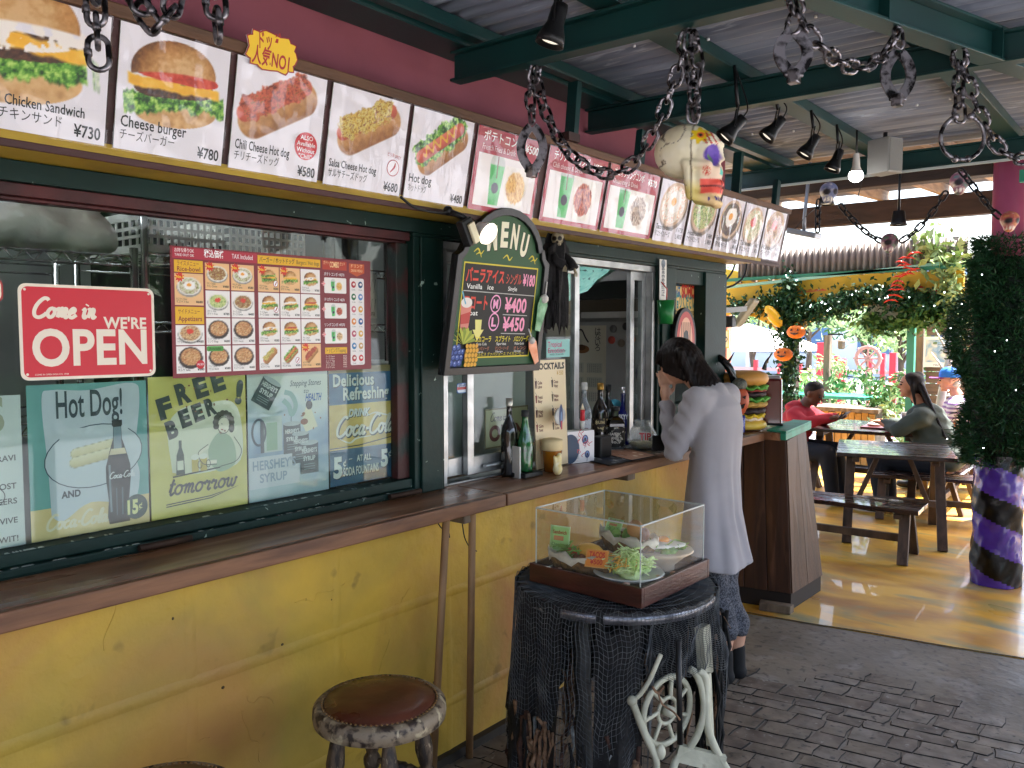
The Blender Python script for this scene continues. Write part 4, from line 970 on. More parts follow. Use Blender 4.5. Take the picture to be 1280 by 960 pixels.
def cola_sign(P, w, h):
 def wood(c1, c2, c3, sd): return lambda X, Y: pal(np.clip(fbm(X * .4, Y, 9, sd) * 1.0 + .25 * (fbm(X, Y * 5, 12, sd + 2) - .5), 0, 1), [c1, c2, c3])
 P.pic(0, .275, w, h, 60, 30, wood('#24506e', '#2f6286', '#3c7292', 2), 1); P.pic(0, .122, w, .275, 60, 30, wood('#b89a4c', '#d0b25c', '#dcc478', 4), 1); P.pic(0, 0, w, .122, 60, 24, wood('#22445e', '#2c5674', '#3a6a84', 7), 1)
 def sh(t, x, y, hh, ww, **k): P.text(t, x + .003, y - .003, hh, '#16242e', 3, w=ww, **k); P.text(t, x, y, hh, '#d8dcd4', 5, w=ww, **k)
 sh('Delicious', .015, .338, .042, .170, bold=.03); sh('Refreshing', .055, .290, .044, .195, bold=.03); sh('DRINK', .075, .232, .026, .092, bold=.05, shear=.3)
 script(P, 'Coca-Cola', .0235, .1635, .033, .012, '#22303a', 3, sx=.93); script(P, 'Coca-Cola', .020, .167, .033, .0085, '#e4e0d0', 5, sx=.93)
 P.curve([(.04, .158), (.08, .142), (.11, .155), (.17, .158)], .006, '#e4e0d0', 5, taper=True); P.curve([(.15, .228), (.19, .238), (.24, .226), (.255, .232)], .006, '#e4e0d0', 5, taper=True)
 P.line([(.0, .128), (.12, .130), (w, .148)], .004, '#16242e', 4)
 sh('5', .012, .030, .070, .036, bold=.05); sh('¢', .052, .064, .026, .012); sh('-', .075, .080, .02, .014); sh('AT ALL', .108, .075, .022, .062, bold=.03); sh('SODA FOUNTAINS', .052, .030, .030, .150, bold=.025)
 sh('5', .212, .045, .060, .032, bold=.05); sh('¢', .246, .075, .026, .012)
 P.line([(w - .004, 0), (w - .004, h)], .008, '#b8a47c', 6)
sheet('tin_sign', 'blue and ochre tin sign reading Delicious Refreshing DRINK Coca-Cola'.replace('Coca-Cola', 'cola'), 'sign', XS, 1.646, 1.058, 1.925, 1.440, cola_sign, M_tin, base='#8a7a50', group='old tin signs along the window sill')
def left_sheet(P, w, h):
 tex(P, w, h, ['#c4ccc8', '#d4dad4', '#ccd2d0'], 3, 4)
 P.text('S', w - .085, .27, .085, '#a8a890', 4, w=.05, bold=.03); P.text('&c.', w - .10, .245, .022, '#a8a890', 4)
 for i, (t, y) in enumerate((('NA ZDRAVI', .20), ('PROST', .135), ('CHEERS', .10), ('VIVE', .055), ('PROWIT!', .012))): P.text(t, w - .015, y, .014, '#4a4a48', 4, align='r', bold=.02)
 P.ring(w - .09, .12, .05, .03, .002, '#3a3a3a', 4)
sheet('paper_sheet', 'pale grey paper sheet with printed toasts at the left edge of the window', 'paper', XS, .45, 1.054, .757, 1.405, left_sheet, M_print, base='#c8ccc8')
def stk(P, w, h):
 P.rrect(0, 0, w, h, .018, '#a8302c', 1); P.rrect(.004, .004, w - .004, h - .004, .015, '#efe2cf', 2); P.rrect(.012, .012, w - .012, h - .012, .010, '#a8302c', 3); P.text('i', w - .03, .018, .03, '#efe2cf', 4, bold=.06, w=.010)
sheet('sticker', 'small red and cream oval sticker left of the big red sign', 'sticker', -2.072, .62, 1.615, .722, 1.672, stk, M_print, corner=.018, base='#a8302c')
# --- foliage helpers
M_leafdark = mat('dark_artificial_leaf', '#17361f', .5, col2='#2a5a32', nscale=30, spec=.4)
M_leafmid = mat('green_leaf', '#2f5a26', .55, col2='#527a34', nscale=14)
M_leaflight = mat('pale_leaf', '#a4b880', .6, col2='#7c9a5c', nscale=9)
M_bark = mat('tree_bark', '#5a4a3a', .85, col2='#3a3028', nscale=8, stretch=(4, 4, 1), bump=.5)
def leaf_quads(b, pts, size, m=0, r=rnd, long=1.6):
 for p in pts:
  a = Vector((r.gauss(0, 1), r.gauss(0, 1), r.gauss(0, 1))).normalized(); c = a.cross(Vector((r.gauss(0, 1), r.gauss(0, 1), r.gauss(0, 1)))).normalized()
  s = size * r.uniform(.6, 1.3); p = Vector(p)
  b.add([p - a * s * long, p + c * s * .5 + a * s * .1, p + a * s * long, p - c * s * .5 + a * s * .1], [(0, 1, 2, 3)], m)
 return b
def clumps(c, rad, nclump, per, r, crad=.3):
 out = []
 for _ in range(nclump):
  d = Vector((r.gauss(0, 1), r.gauss(0, 1), r.gauss(0, 1))).normalized(); k = r.uniform(.45, 1.0) ** .6
  q = Vector(c) + Vector((d.x * rad[0], d.y * rad[1], d.z * rad[2])) * k
  cr_ = crad * r.uniform(.6, 1.3)
  for _ in range(per): out.append(q + Vector((r.gauss(0, .5), r.gauss(0, .5), r.gauss(0, .4))) * cr_)
 return out
def tree(x, y, h, rad, label, m, seed, leaf=.09, group=None, nclump=90, per=26, low=.45):
 r = random.Random(seed)
 t = thing('broadleaf_tree', label, 'tree', (x, y, -.03), group=group)
 b = B(); top = Vector((x + r.uniform(-.3, .3), y, h * .55))
 b.tube([(x, y, -.03), (x + .05, y, h * .25), top], [.16 * h / 5, .12 * h / 5, .07 * h / 5], 8)
 for _ in range(6):
  a = r.uniform(0, 2 * PI); e = Vector((x + math.cos(a) * rad * .6, y + math.sin(a) * rad * .6, h * r.uniform(.6, .85)))
  s0 = Vector((x + .05, y, h * r.uniform(.3, .5))); b.tube([s0, s0.lerp(e, .5) + Vector((0, 0, .15)), e], [.05 * h / 5, .035 * h / 5, .015 * h / 5], 6)
 b.build('trunk', M_bark, t)
 leaf_quads(B(), clumps((x, y, h * (low + 1) / 2), (rad, rad, h * (1 - low) / 2), nclump, per, r, crad=rad * .24), leaf, r=r).build('crown', m, t)
 return t
# --- unseen surroundings; open-side trees, hedge and shop added to darken glass reflections
for i, (x, y, h, rd, lb) in enumerate(((12.0, -4.5, 4.2, 1.8, 'leafy tree across the plaza, opposite the poster of the chicken sandwich'), (12.6, 1.2, 4.6, 2.0, 'leafy tree across the plaza, opposite the menu board'), (12.2, 7.0, 4.2, 1.8, 'leafy tree across the plaza, opposite the wrapped column'), (2.5, -12.5, 4.8, 2.2, 'leafy tree behind the near end of the walkway'))):
 tree(x, y, h, rd, lb, M_leafmid, 40 + i, leaf=.12, group='trees across the plaza', nclump=80, per=20, low=.25)
r = random.Random(60); pts = [(r.uniform(8.6, 9.3), r.uniform(-6, 9), r.uniform(0, 1) ** .8 * .9) for _ in range(6000)]
tag(leaf_quads(B(), pts, .08, r=r).build('added_clipped_hedge', M_leafmid), 'low clipped green hedge across the plaza on the open side', 'hedge')
shop = thing('added_shop_house', 'low brown timber shop across the plaza on the open side', 'building', (16, 2, 0))
B().ab((15, -8, 0), (18, 11, 3.2)).build('walls', mat('brown_boards', '#5a4436', .8, col2='#443328', nscale=3), shop)
B().bar((16.5, -8.5, 3.7), (16.5, 11.5, 3.7), 4.2, .2).build('roof_slab', mat('slate_roof', '#3c3e42', .7), shop)
shop2 = thing('rear_shop_house', 'dark timber shop behind the near end of the walkway', 'building', (-1, -13, 0))
B().ab((-6, -15, 0), (9, -12, 4.2)).build('walls', MATS['brown_boards'], shop2)
# --- wooden patio roof
prf = thing('patio_roof', 'wooden patio roof with heavy dark timbers and pale rafters beyond the porch', 'roof', (-1.3, 7, 2.6))
M_timber = mat('dark_timber', '#3c2a22', .7, col2='#241813', nscale=4, stretch=(.7, 4, 4), bump=.35)
M_rafter = mat('grey_weathered_rafter', '#a08a76', .75, col2='#6e5c4e', nscale=5, stretch=(4, .7, 4), bump=.4)
M_planks = mat('roof_planks', '#76665a', .8, col2='#4c4038', nscale=4, stretch=(.8, 4, 4), bump=.3)
def roofz(y): return 2.60 + (y - 4.9) * .045
r = random.Random(5)
for i in range(22):
 y0 = 4.95 + i * .158
 B().bar((-5.2, y0 + .07, roofz(y0) + .14 + r.uniform(-.003, .003)), (2.6, y0 + .07, roofz(y0) + .14), .148, .022).build('plank', M_planks, prf)
for i, x in enumerate(np.arange(-4.9, 2.5, .52)):
 B().bar((x, 4.93, roofz(4.93) + .075), (x, 8.45, roofz(8.45) + .075), .05, .10).build('rafter', M_rafter, prf, bevel=.004)
B().bar((-5.2, 5.85, roofz(5.85) - .055), (2.6, 5.85, roofz(5.85) - .055), .12, .16).build('timber', M_timber, prf, bevel=.006)
B().bar((-5.2, 8.3, roofz(8.3) - .075), (2.6, 8.3, roofz(8.3) - .075), .12, .20).build('timber', M_timber, prf, bevel=.006)
B().bar((-4.0, 8.28, 0.003), (-4.0, 8.28, roofz(8.3) - .18), .12, .12).build('post', M_timber, prf)
B().bar((2.2, 8.28, 0.003), (2.2, 8.28, roofz(8.3) - .18), .12, .12).build('post', M_timber, prf)
B().bar((2.2, 5.85, 0.003), (2.2, 5.85, roofz(5.85) - .14), .12, .12).build('post', M_timber, prf)
# --- yellow arch structure at the far side of the patio
YA = 9.0
AU, AV, AW = Vector((1, 0, 0)), Vector((0, 0, 1)), Vector((0, -1, 0))
arch = thing('garden_gate_arch', 'yellow boarded gateway with curved opening and corrugated strip beyond the picnic tables', 'gateway', (-2.8, YA, 0))
def A(px, py, Y=YA): p = ony(px, py, Y); return (p.x, p.z)
M_archy = mat('bright_yellow_board', '#d8b032', .6, col2='#c89a2c', nscale=3, bump=.1)
bd = [A(888, 333), A(985, 350), A(1090, 342), A(1206, 338)]
low = [A(1206, 392), A(1165, 380), A(1120, 378), A(1080, 383), A(1040, 392), A(1012, 403), A(1000, 425), A(985, 425), A(968, 408), A(945, 396), A(915, 393), A(888, 402)]
for i, (xa, xb) in enumerate(((0, 0),)):
 B().prism([(p[0], p[1]) for p in (bd + low)][::-1], 0, .06, axes=(AU, AV, AW), o=(0, YA, 0)).build('gable_board', M_archy, arch)
pL = A(905, 480)[0]
B().ab((pL - .12, YA - .05, .003), (pL + .05, YA + .07, 2.05)).build('pillar', mat('salmon_pillar', '#c47a62', .7, col2='#a86450', nscale=4), arch)
xl = A(992, 430)[0]
B().ab((xl - .05, YA - .05, .003), (xl + .05, YA + .05, A(992, 425)[1])).build('pillar', M_timber, arch)
xg = A(1139, 430)[0]
B().ab((xg - .035, YA - .03, .003), (xg + .035, YA + .04, A(1139, 379)[1])).build('pillar', mat('light_green_paint', '#4a9a80', .5), arch)
p0, p1 = A(930, 318), A(1215, 296); q0 = A(930, 352)
M_corr = mat('translucent_grey_corrugate', '#8a8078', .6, col2='#6c625c', nscale=6, stretch=(4, 4, 1))
b = B(); P = []
n = 220
for i in range(n + 1):
 t = i / n; x = p0[0] + (p1[0] - p0[0]) * t; zt = p0[1] + (p1[1] - p0[1]) * t; yv = YA - .15 + .022 * math.sin(i * 2 * PI / 6)
 P.append([(x, yv, zt - .31), (x, yv, zt)])
o = B().grid(P).build('corrugated_strip', M_corr, arch); o.modifiers.new('t', 'SOLIDIFY').thickness = .002
for (pa, pb, hh, mm) in (((890, 362), (1180, 330), .03, 'pale_teal_gutter'), ((890, 352), (1210, 333), .035, 'green_gutter')):
 a_, b_ = A(*pa, Y=YA - .12), A(*pb, Y=YA - .12)
 B().bar((a_[0], YA - .20, a_[1]), (b_[0], YA - .20, b_[1]), .05, hh).build('gutter', mat(mm, '#8ac4b8' if 'pale' in mm else '#2a7a66', .5), arch)
for i in range(16):
 x = A(890, 340)[0] + i * .19
 B().bar((x, YA - .16, 2.10 + .012 * i * .5), (x, YA - .0, 2.09 + .012 * i * .5), .04, .02).build('roof_batten', M_rafter, arch)
Pb = Print(Vector((0, YA - .0605, 0)), AU, AV)
a_ = A(998, 368); Pb.text('* * * * *', a_[0], a_[1], .05, '#c8402c', 2, w=.30, bold=.05); Pb.line([(a_[0], a_[1] + .02), (a_[0] + .32, a_[1] + .035)], .014, '#d86a3c', 2)
for px, ch in ((1065, 'S'), (1080, 'i'), (1096, 'P'), (1108, 'S'), (1122, 'h'), (1133, 'M'), (1160, '田')):
 a_ = A(px, 372); Pb.text(ch, a_[0], a_[1] - .01, .075, '#c03a2c', 3, bold=.06); Pb.text(ch, a_[0] - .008, a_[1] - .005, .075, '#f0dca8', 2, bold=.10)
for px, py in ((1125, 366), (1152, 360)): a_ = A(px, py); Pb.ell(a_[0], a_[1], .03, .02, '#c8401c', 2)
Pb.build('painted_letters', M_matte, arch)
def vine(name, label, cat, path, rad, n, leaf, m, Y=YA - .14, seed=1, lights=0, group=None):
 r = random.Random(seed); pts = [Vector((A(*p, Y=Y)[0], Y, A(*p, Y=Y)[1])) for p in path]; c = cv(pts, 8)
 t = thing(name, label, cat, c[0], group=group)
 B().tube(c, .012, 6).build('stem', M_bark, t)
 P = []
 for _ in range(n):
  q = c[r.randrange(len(c))]; k = rad * r.choice((.5, .8, 1, 1.3)); P.append(q + Vector((r.gauss(0, k * .55), r.gauss(0, k * .5), r.gauss(0, k * .55))))
 leaf_quads(B(), P, leaf, r=r, long=1.0).build('leaves', m, t)
 if lights:
  b = B()
  for _ in range(lights):
   q = c[r.randrange(len(c))] + Vector((r.gauss(0, rad * .5), -rad * .7, r.gauss(0, rad * .5))); b.ball(q, .006, n=6)
  tag(b.build('fairy_bulbs', M_bulb, t), kind='stuff')
 return t
M_bulb = mat('lit_bulb', '#ffffff', .4, emit='#eef4ff', estr=3.0)
vine('ivy_garland', 'ivy garland with fairy lights along the curved edge of the yellow arch', 'garland', [(990, 392), (1020, 388), (1050, 380), (1085, 370), (1120, 372), (1155, 376), (1200, 385)], .115, 4200, .03, M_leafdark, seed=2, lights=20)
vine('ivy_column', 'ivy climbing the arch post behind the two paper pumpkins', 'ivy', [(988, 345), (985, 370), (980, 400), (988, 430), (984, 470), (986, 510)], .13, 2600, .032, M_leafdark, seed=3, lights=12)
vine('ivy_garland', 'ivy branch reaching left from the arch post under the yellow board', 'garland', [(985, 385), (965, 378), (940, 382), (925, 388), (915, 380)], .10, 900, .032, M_leafdark, seed=4)
vine('ivy_garland', 'ivy clump hanging right of the round straw hat under the arch', 'garland', [(1085, 400), (1100, 408), (1140, 400), (1160, 392), (1180, 400)], .10, 1300, .036, M_leafmid, seed=5)
vine('leafy_branch', 'pale green leafy branch next to the dark wrapped column', 'plant', [(1150, 305), (1165, 315), (1180, 328), (1195, 320), (1170, 335)], .16, 500, .055, M_leaflight, seed=6)
vine('ivy_garland', 'loose twigs hanging beside the dark wrapped column', 'garland', [(1185, 350), (1190, 380), (1200, 420)], .12, 700, .03, M_leaflight, seed=8)
def chili(path, label):
 r = random.Random(9); t = thing('chili_garland', label, 'garland', Vector((A(*path[0])[0], YA - .3, A(*path[0])[1])))
 c = cv([Vector((A(*p, Y=YA - .3)[0], YA - .3, A(*p, Y=YA - .3)[1])) for p in path], 5)
 B().tube(c, .004, 5).build('string', M_black, t); mm = mat('red_chili', '#c8301c', .35)
 for q in c[::2]:
  for s_ in (-1, 1):
   e = q + Vector((s_ * r.uniform(.05, .09), r.uniform(-.02, .02), r.uniform(-.05, .02)))
   B().tube([q, q.lerp(e, .5) + Vector((0, 0, .01)), e], [.010, .009, .001], 6).build('chili', mm, t)
chili([(1142, 316), (1128, 330), (1140, 338), (1124, 348), (1120, 362), (1112, 378)], 'string of bright red chillies hanging in front of the yellow arch')
c_ = ony(1115, 384, YA - .05); hat = B().lathe([(0, 0), (.11, .004), (.19, .012), (.235, .006), (.24, .0), (.235, -.004), (0, -.01)], c_, 36, ax=(0, -1, 0))
for rr in (.06, .10, .14, .18, .22): hat.tube([c_ + Vector((rr * math.cos(a), -.012, rr * math.sin(a))) for a in np.linspace(0, 2 * PI, 32)[:-1]], .004, 5, closed=True)
tag(hat.build('straw_hat', mat('pale_straw', '#dcd6bc', .8, col2='#cfc8ac', nscale=30)), 'round pale straw hat hanging under the arch garland', 'hat')
def jack(px, py, rr, Y, label):
 c = ony(px, py, Y); t = thing('pumpkin_ornament', label, 'pumpkin', c, group='smiling pumpkin ornaments')
 b = B(); P = []
 for i in range(11):
  th = PI * i / 10; P.append([c + Vector((rr * 1.15 * math.sin(th) * math.cos(a) * (1 + .07 * abs(math.cos(a * 4))), .55 * rr * math.sin(th) * math.sin(a), rr * .85 * math.cos(th))) for a in np.linspace(0, 2 * PI, 33)[:-1]])
 b.grid(P, closed=True).build('shell', mat('orange_plastic', '#d8782c', .5, col2='#c4641c', nscale=20), t)
 B().tube([c + Vector((0, 0, rr * .8)), c + Vector((.01, 0, rr * 1.1))], .012, 6).build('stalk', M_leafmid, t)
 f = B(); y = c.y - .56 * rr
 for s_ in (-1, 1): f.prism([(s_ * .42 * rr - .12 * rr, .15 * rr), (s_ * .42 * rr + .12 * rr, .15 * rr), (s_ * .42 * rr, .42 * rr)], 0, .03, axes=(AU, AV, AW), o=(c.x, y + .02, c.z))
 mo = [(-.55, -.1), (-.3, -.28), (0, -.36), (.3, -.28), (.55, -.1), (.3, -.15), (.12, -.2), (0, -.12), (-.12, -.2), (-.3, -.15)]
 f.prism([(x * rr, z * rr) for x, z in mo], 0, .03, axes=(AU, AV, AW), o=(c.x, y + .02, c.z)); f.build('face', M_black, t)
jack(995, 415, .082, YA - .35, 'upper of the two smiling orange pumpkin ornaments on the ivy post')
jack(979, 443, .085, YA - .38, 'lower of the two smiling orange pumpkin ornaments on the ivy post')
a_, b_ = ony(958, 383, YA - .3), ony(976, 408, YA - .3)
tag(B().tube([a_, a_.lerp(b_, .15), a_.lerp(b_, .5), a_.lerp(b_, .85), b_], [.02, .05, .065, .05, .02], 14).build('yellow_float', mat('yellow_float', '#e0b020', .4)), 'yellow oblong float hanging above the smiling pumpkins', 'float')
wt = thing('board_wall', 'grey brown plank wall right of the green post behind the striped shirt', 'wall', (A(1180, 480, 9.6)[0], 9.6, 0))
x0, x1 = A(1158, 430, 9.6)[0], A(1240, 430, 9.6)[0]
for i in range(17):
 B().ab((x0, 9.6 + .004 * (i % 3), .01 + i * .125), (x1, 9.64, .128 + i * .125)).build('board', mat('grey_brown_plank', '#7a6a5e', .8, col2='#5a4c44', nscale=5, stretch=(.6, 4, 4), bump=.4), wt)
B().ab((x0 - .1, 9.57, 0), (x0 - .03, 9.64, 2.2)).build('post', M_oldwood, wt)
def map_paint(P, w, h):
 P.rect(0, 0, w, h, '#e8ecee', 1); P.pic(.02, .05, w - .02, h - .03, 16, 18, lambda X, Y: pal(fbm(X, Y, 5, 2), ['#dfe8f0', '#7aa0c8', '#e8e0d0', '#4a7ab0']), 2); P.text('MAP', w / 2, .012, .022, '#3a5a8a', 3, align='c')
p_ = ony(1171, 440, 9.57)
t = thing('wall_poster', 'white and blue poster on the plank wall', 'poster', p_)
B().ab((p_.x - .13, 9.575, p_.z - .16), (p_.x + .13, 9.585, p_.z + .16)).build('card', M_white, t)
P_ = Print((p_.x - .13, 9.573, p_.z - .16), AU, AV); map_paint(P_, .26, .32); P_.build('printed_picture', M_print, t)
tr = thing('bare_white_tree', 'bare white painted trunk with twigs standing in front of the plank wall', 'tree', ony(1180, 520, 9.2))
pts = [ony(1172, 530, 9.2), ony(1178, 490, 9.2), ony(1186, 450, 9.2), ony(1192, 415, 9.2), ony(1190, 385, 9.2)]
B().tube(cv(pts), [.05 - .0014 * i for i in range(25)], 8).build('trunk', mat('white_bark', '#c8c4bc', .8, col2='#9a948a', nscale=10), tr)
for a, b in (((1186, 450), (1168, 410)), ((1188, 440), (1204, 405)), ((1182, 470), (1164, 440)), ((1190, 410), (1178, 375))):
 B().tube([ony(*a, 9.2), ony((a[0] + b[0]) / 2 + 2, (a[1] + b[1]) / 2, 9.2), ony(*b, 9.2)], [.016, .012, .004], 6).build('branch', MATS['white_bark'], tr)
# --- bright plaza beyond
for i, (px, Y, h, rd, m, lb) in enumerate(((940, 19, 3.0, 1.3, M_leaflight, 'bright green tree behind the white parasol, far left'), (1010, 24, 3.4, 2.0, M_leaflight, 'broad sunlit tree far beyond the arch, behind the railing'), (1085, 21, 2.9, 1.3, M_leafmid, 'small sunlit tree beyond the arch, right of the lantern post'), (1125, 17, 2.7, 1.1, M_leaflight, 'sunlit tree seen just left of the green post'), (900, 26, 3.6, 2.2, M_leafmid, 'tall tree far beyond the salmon pillar'))):
 x = ony(px, 420, Y).x; tree(x, Y, h, rd, lb, m, 80 + i, leaf=.07, nclump=60, per=22)
far = thing('pale_pavilion', 'long pale pavilion with blue windows far beyond the arch', 'building', (-12, 30, 0))
B().ab((-24, 30, 0), (2, 33, 3.0)).build('walls', mat('pale_render', '#c8ccd0', .8), far)
for i in range(12): B().ab((-23 + i * 2, 29.96, .8), (-21.9 + i * 2, 29.99, 2.1)).build('window', mat('blue_window', '#4a6a90', .2), far)
B().bar((-24.5, 31.5, 3.5), (2.5, 31.5, 3.5), 4.2, .3).build('roof_slab', mat('blue_roof', '#7a94ac', .6), far)
rl = thing('red_railing', 'red painted railing with pale rails across the plaza beyond the arch', 'railing', (ony(1040, 470, 13).x, 13, 0))
M_red = mat('red_paint', '#b83040', .5)
for px, top, w in ((1000, 455, .03), (1027, 428, .055), (1046, 445, .03), (1053, 448, .05), (1088, 446, .03), (1104, 442, .03), (1117, 441, .045), (975, 450, .03), (945, 450, .03)):
 p = ony(px, top, 13); B().ab((p.x - w, 13 - w, 0), (p.x + w, 13 + w, p.z)).build('post', M_red, rl)
for z in (.62, .95): B().bar((ony(905, 450, 13).x, 13.0, z), (ony(1160, 450, 13).x, 13.0, z), .035, .045).build('rail', mat('pale_pink_paint', '#d09a9a', .6), rl)
lp = ony(1048, 430, 11.5)
lt = thing('lantern_post', 'weathered post carrying a small lantern beyond the arch', 'lamp post', (lp.x - .14, 11.5, 0))
B().ab((lp.x - .18, 11.45, 0), (lp.x - .10, 11.55, lp.z + .12)).build('post', M_oldwood, lt)
B().bar((lp.x - .14, 11.5, lp.z + .13), (lp.x + .06, 11.5, lp.z + .13), .02, .02).build('arm', M_blackmetal, lt)
B().lathe([(0, .08), (.07, .04), (.05, .035), (.05, -.05), (.035, -.07), (0, -.07)], (lp.x + .04, 11.5, lp.z), 6, smooth=False).build('lantern', mat('brown_lantern', '#6a5a4a', .6), lt)
wc = ony(1085, 448, 12.2); sw = B(); sw.tube([wc + Vector((.16 * math.cos(a), 0, .16 * math.sin(a))) for a in np.linspace(0, 2 * PI, 25)[:-1]], .028, 6, closed=True)
for k in range(4): a = PI * k / 4; d = Vector((math.cos(a), 0, math.sin(a))) * .2; sw.tube([wc - d, wc + d], .014, 5)
sw.tube([wc + Vector((0, 0, -.16)), Vector((wc.x, 12.2, 0))], .02, 5)
tag(sw.build('wheel_ornament', mat('red_brown_paint', '#b08078', .6)), 'round red brown spoked wheel ornament on a stick beyond the arch', 'ornament')
pc = ony(935, 412, 14); um = thing('white_parasol', 'wide white parasol open beyond the salmon pillar', 'parasol', (pc.x, 14, 0))
B().lathe([(1.45, -.35), (1.0, -.18), (.5, -.03), (.02, .10), (0, .1)], pc, 8, smooth=False, cap=False).build('canopy', mat('white_canvas', '#e4e2de', .8), um)
B().cyl((pc.x, 14, 0), (pc.x, 14, pc.z + .1), .03, n=8).build('pole', M_white, um)
pl = thing('plank_planter', 'low planter of upright yellowish boards behind the man in red', 'planter', (ony(1060, 515, 10).x, 10, 0))
x0, x1 = ony(1020, 515, 10).x, ony(1094, 515, 10).x; n = 9
for i in range(n):
 xa = x0 + (x1 - x0) * i / n; B().ab((xa + .004, 10, 0), (xa + (x1 - x0) / n - .004, 10.03, .60 + .01 * (i % 2))).build('board', mat('yellow_board', '#b08a4a', .7, col2='#8f6c38', nscale=5, bump=.3), pl)
B().ab((x0 - .05, 9.94, .615), (x1 + .05, 10.5, .66)).build('cap', M_oldwood, pl)
B().ab((x0, 10.035, 0), (x1, 10.45, .6)).build('soil_box', M_oldwood, pl)
for i, (px, py, Y, rd) in enumerate(((1100, 500, 10.6, .35), (1130, 510, 10.3, .3), (1065, 492, 11.4, .4), (1040, 480, 12, .35), (1160, 480, 10.2, .4), (1003, 500, 11, .35))):
 c = ony(px, py, Y); r = random.Random(i)
 o = leaf_quads(B(), clumps((c.x, Y, max(.35, c.z)), (rd, rd, .35), 26, 16, r, crad=.14), .035, r=r).tube([(c.x, Y, -.03), (c.x, Y, max(.3, c.z))], .02, 6).build('shrub', M_leaflight if i % 2 else M_leafmid)
 tag(o, ['shrub with pale flowers right behind the tray table', 'dark low shrub behind the woman in green', 'shrub growing behind the plank planter', 'shrub below the lantern post', 'shrub at the foot of the plank wall', 'shrub left of the man in red'][i], 'shrub')
tp = ony(1035, 494, 10.9); tt = thing('teal_table', 'teal topped table outside behind the man in red', 'table', (tp.x, 10.9, 0))
B().prism([(-.9, -.3), (.55, -.35), (.75, 0), (.4, .3), (-.9, .3)], -.02, .02, o=(tp.x, 10.9, tp.z)).build('table_top', M_teal, tt, bevel=.005)
for s_ in (-.6, .4): B().cyl((tp.x + s_, 10.9, -.03), (tp.x + s_, 10.9, tp.z - .02), .03).build('leg', M_oldwood, tt)
# --- column with purple wrap and artificial foliage
cx, cy = -.88, 5.78
col = thing('wrapped_column', 'round pink column wrapped in purple and black plastic at its foot', 'column', (cx, cy, 0.003))
B().cyl((cx, cy, .003), (cx, cy, 2.62), .088, n=28).build('shaft', mat('glossy_pink_paint', '#a8506a', .35, col2='#96465e', nscale=6, bump=.1), col)
P = []; nz, na = 70, 64
Cc = []
for i in range(nz + 1):
 z = .006 + .80 * i / nz; row = []
 for j in range(na):
  a = 2 * PI * j / na
  k = .138 + .003 * math.sin(a * 5 + z * 21) + .0018 * math.sin(a * 11 - z * 33) + .0015 * math.sin(z * 60 + 3 * math.sin(a * 3)) + .004 * math.sin(z * 14)
  row.append((cx + k * math.cos(a), cy + k * math.sin(a), z))
 P.append(row)
wrap = B().grid(P, closed=True).build('plastic_wrap', [mat('purple_film', '#3e2080', .25, col2='#4e2c94', nscale=6, bump=.5, bscale=11, bdist=.01, coat=.5), mat('black_film', '#060608', .28, bump=.5, bscale=11, bdist=.01, coat=.15, spec=.3)], col)
idx = []
for i in range(nz):
 for j in range(na):
  a = 2 * PI * j / na; z = .8 * i / nz; ph = (a / (2 * PI) * 1.0 + z / .34 + .10) % 1.0
  idx.append(1 if ph < .46 else 0)
wrap.data.polygons.foreach_set('material_index', idx)
fol = thing('artificial_fir_wrap', 'thick dark green artificial fir foliage with tiny lights round the pink column', 'decoration', (cx, cy, .8))
r = random.Random(12); b = B()
for _ in range(30000):
 z = r.uniform(.74, 2.12); a = r.uniform(0, 2 * PI)
 R0 = .235 + .05 * math.sin(z * 7 + a) + .03 * math.sin(a * 3 + z * 11) - (.06 if z < .85 else 0) - (.05 if z > 2.0 else 0)
 k = R0 * (r.uniform(.55, 1.0) ** .5) + (r.random() < .06) * r.uniform(0, .05)
 p = Vector((cx + k * math.cos(a), cy + k * math.sin(a), z))
 d = Vector((math.cos(a), math.sin(a), r.uniform(-.9, .9))) + Vector((r.gauss(0, .5), r.gauss(0, .5), r.gauss(0, .3))); d.normalize()
 s_ = d.cross(Vector((r.gauss(0, 1), r.gauss(0, 1), r.gauss(0, 1)))).normalized() * .0035; L = r.uniform(.022, .055)
 b.add([p - s_, p + s_, p + s_ * .5 + d * L, p - s_ * .5 + d * L], [(0, 1, 2, 3)])
tag(b.build('fir_needles', M_leafdark, fol), kind='stuff')
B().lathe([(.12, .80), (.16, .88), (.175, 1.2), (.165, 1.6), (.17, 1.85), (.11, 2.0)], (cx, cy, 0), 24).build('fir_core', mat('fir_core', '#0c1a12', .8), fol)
b = B()
for _ in range(30):
 a = r.uniform(0, 2 * PI); z = r.uniform(.8, 2.05); k = .29; b.ball((cx + k * math.cos(a), cy + k * math.sin(a), z), .0032, n=6)
tag(b.build('fairy_bulbs', M_bulb, fol), kind='stuff')
B().ab((-.7, 4.86, 2.30), (1.4, 4.90, 2.36)).build('cross_rail', M_teal, prf)
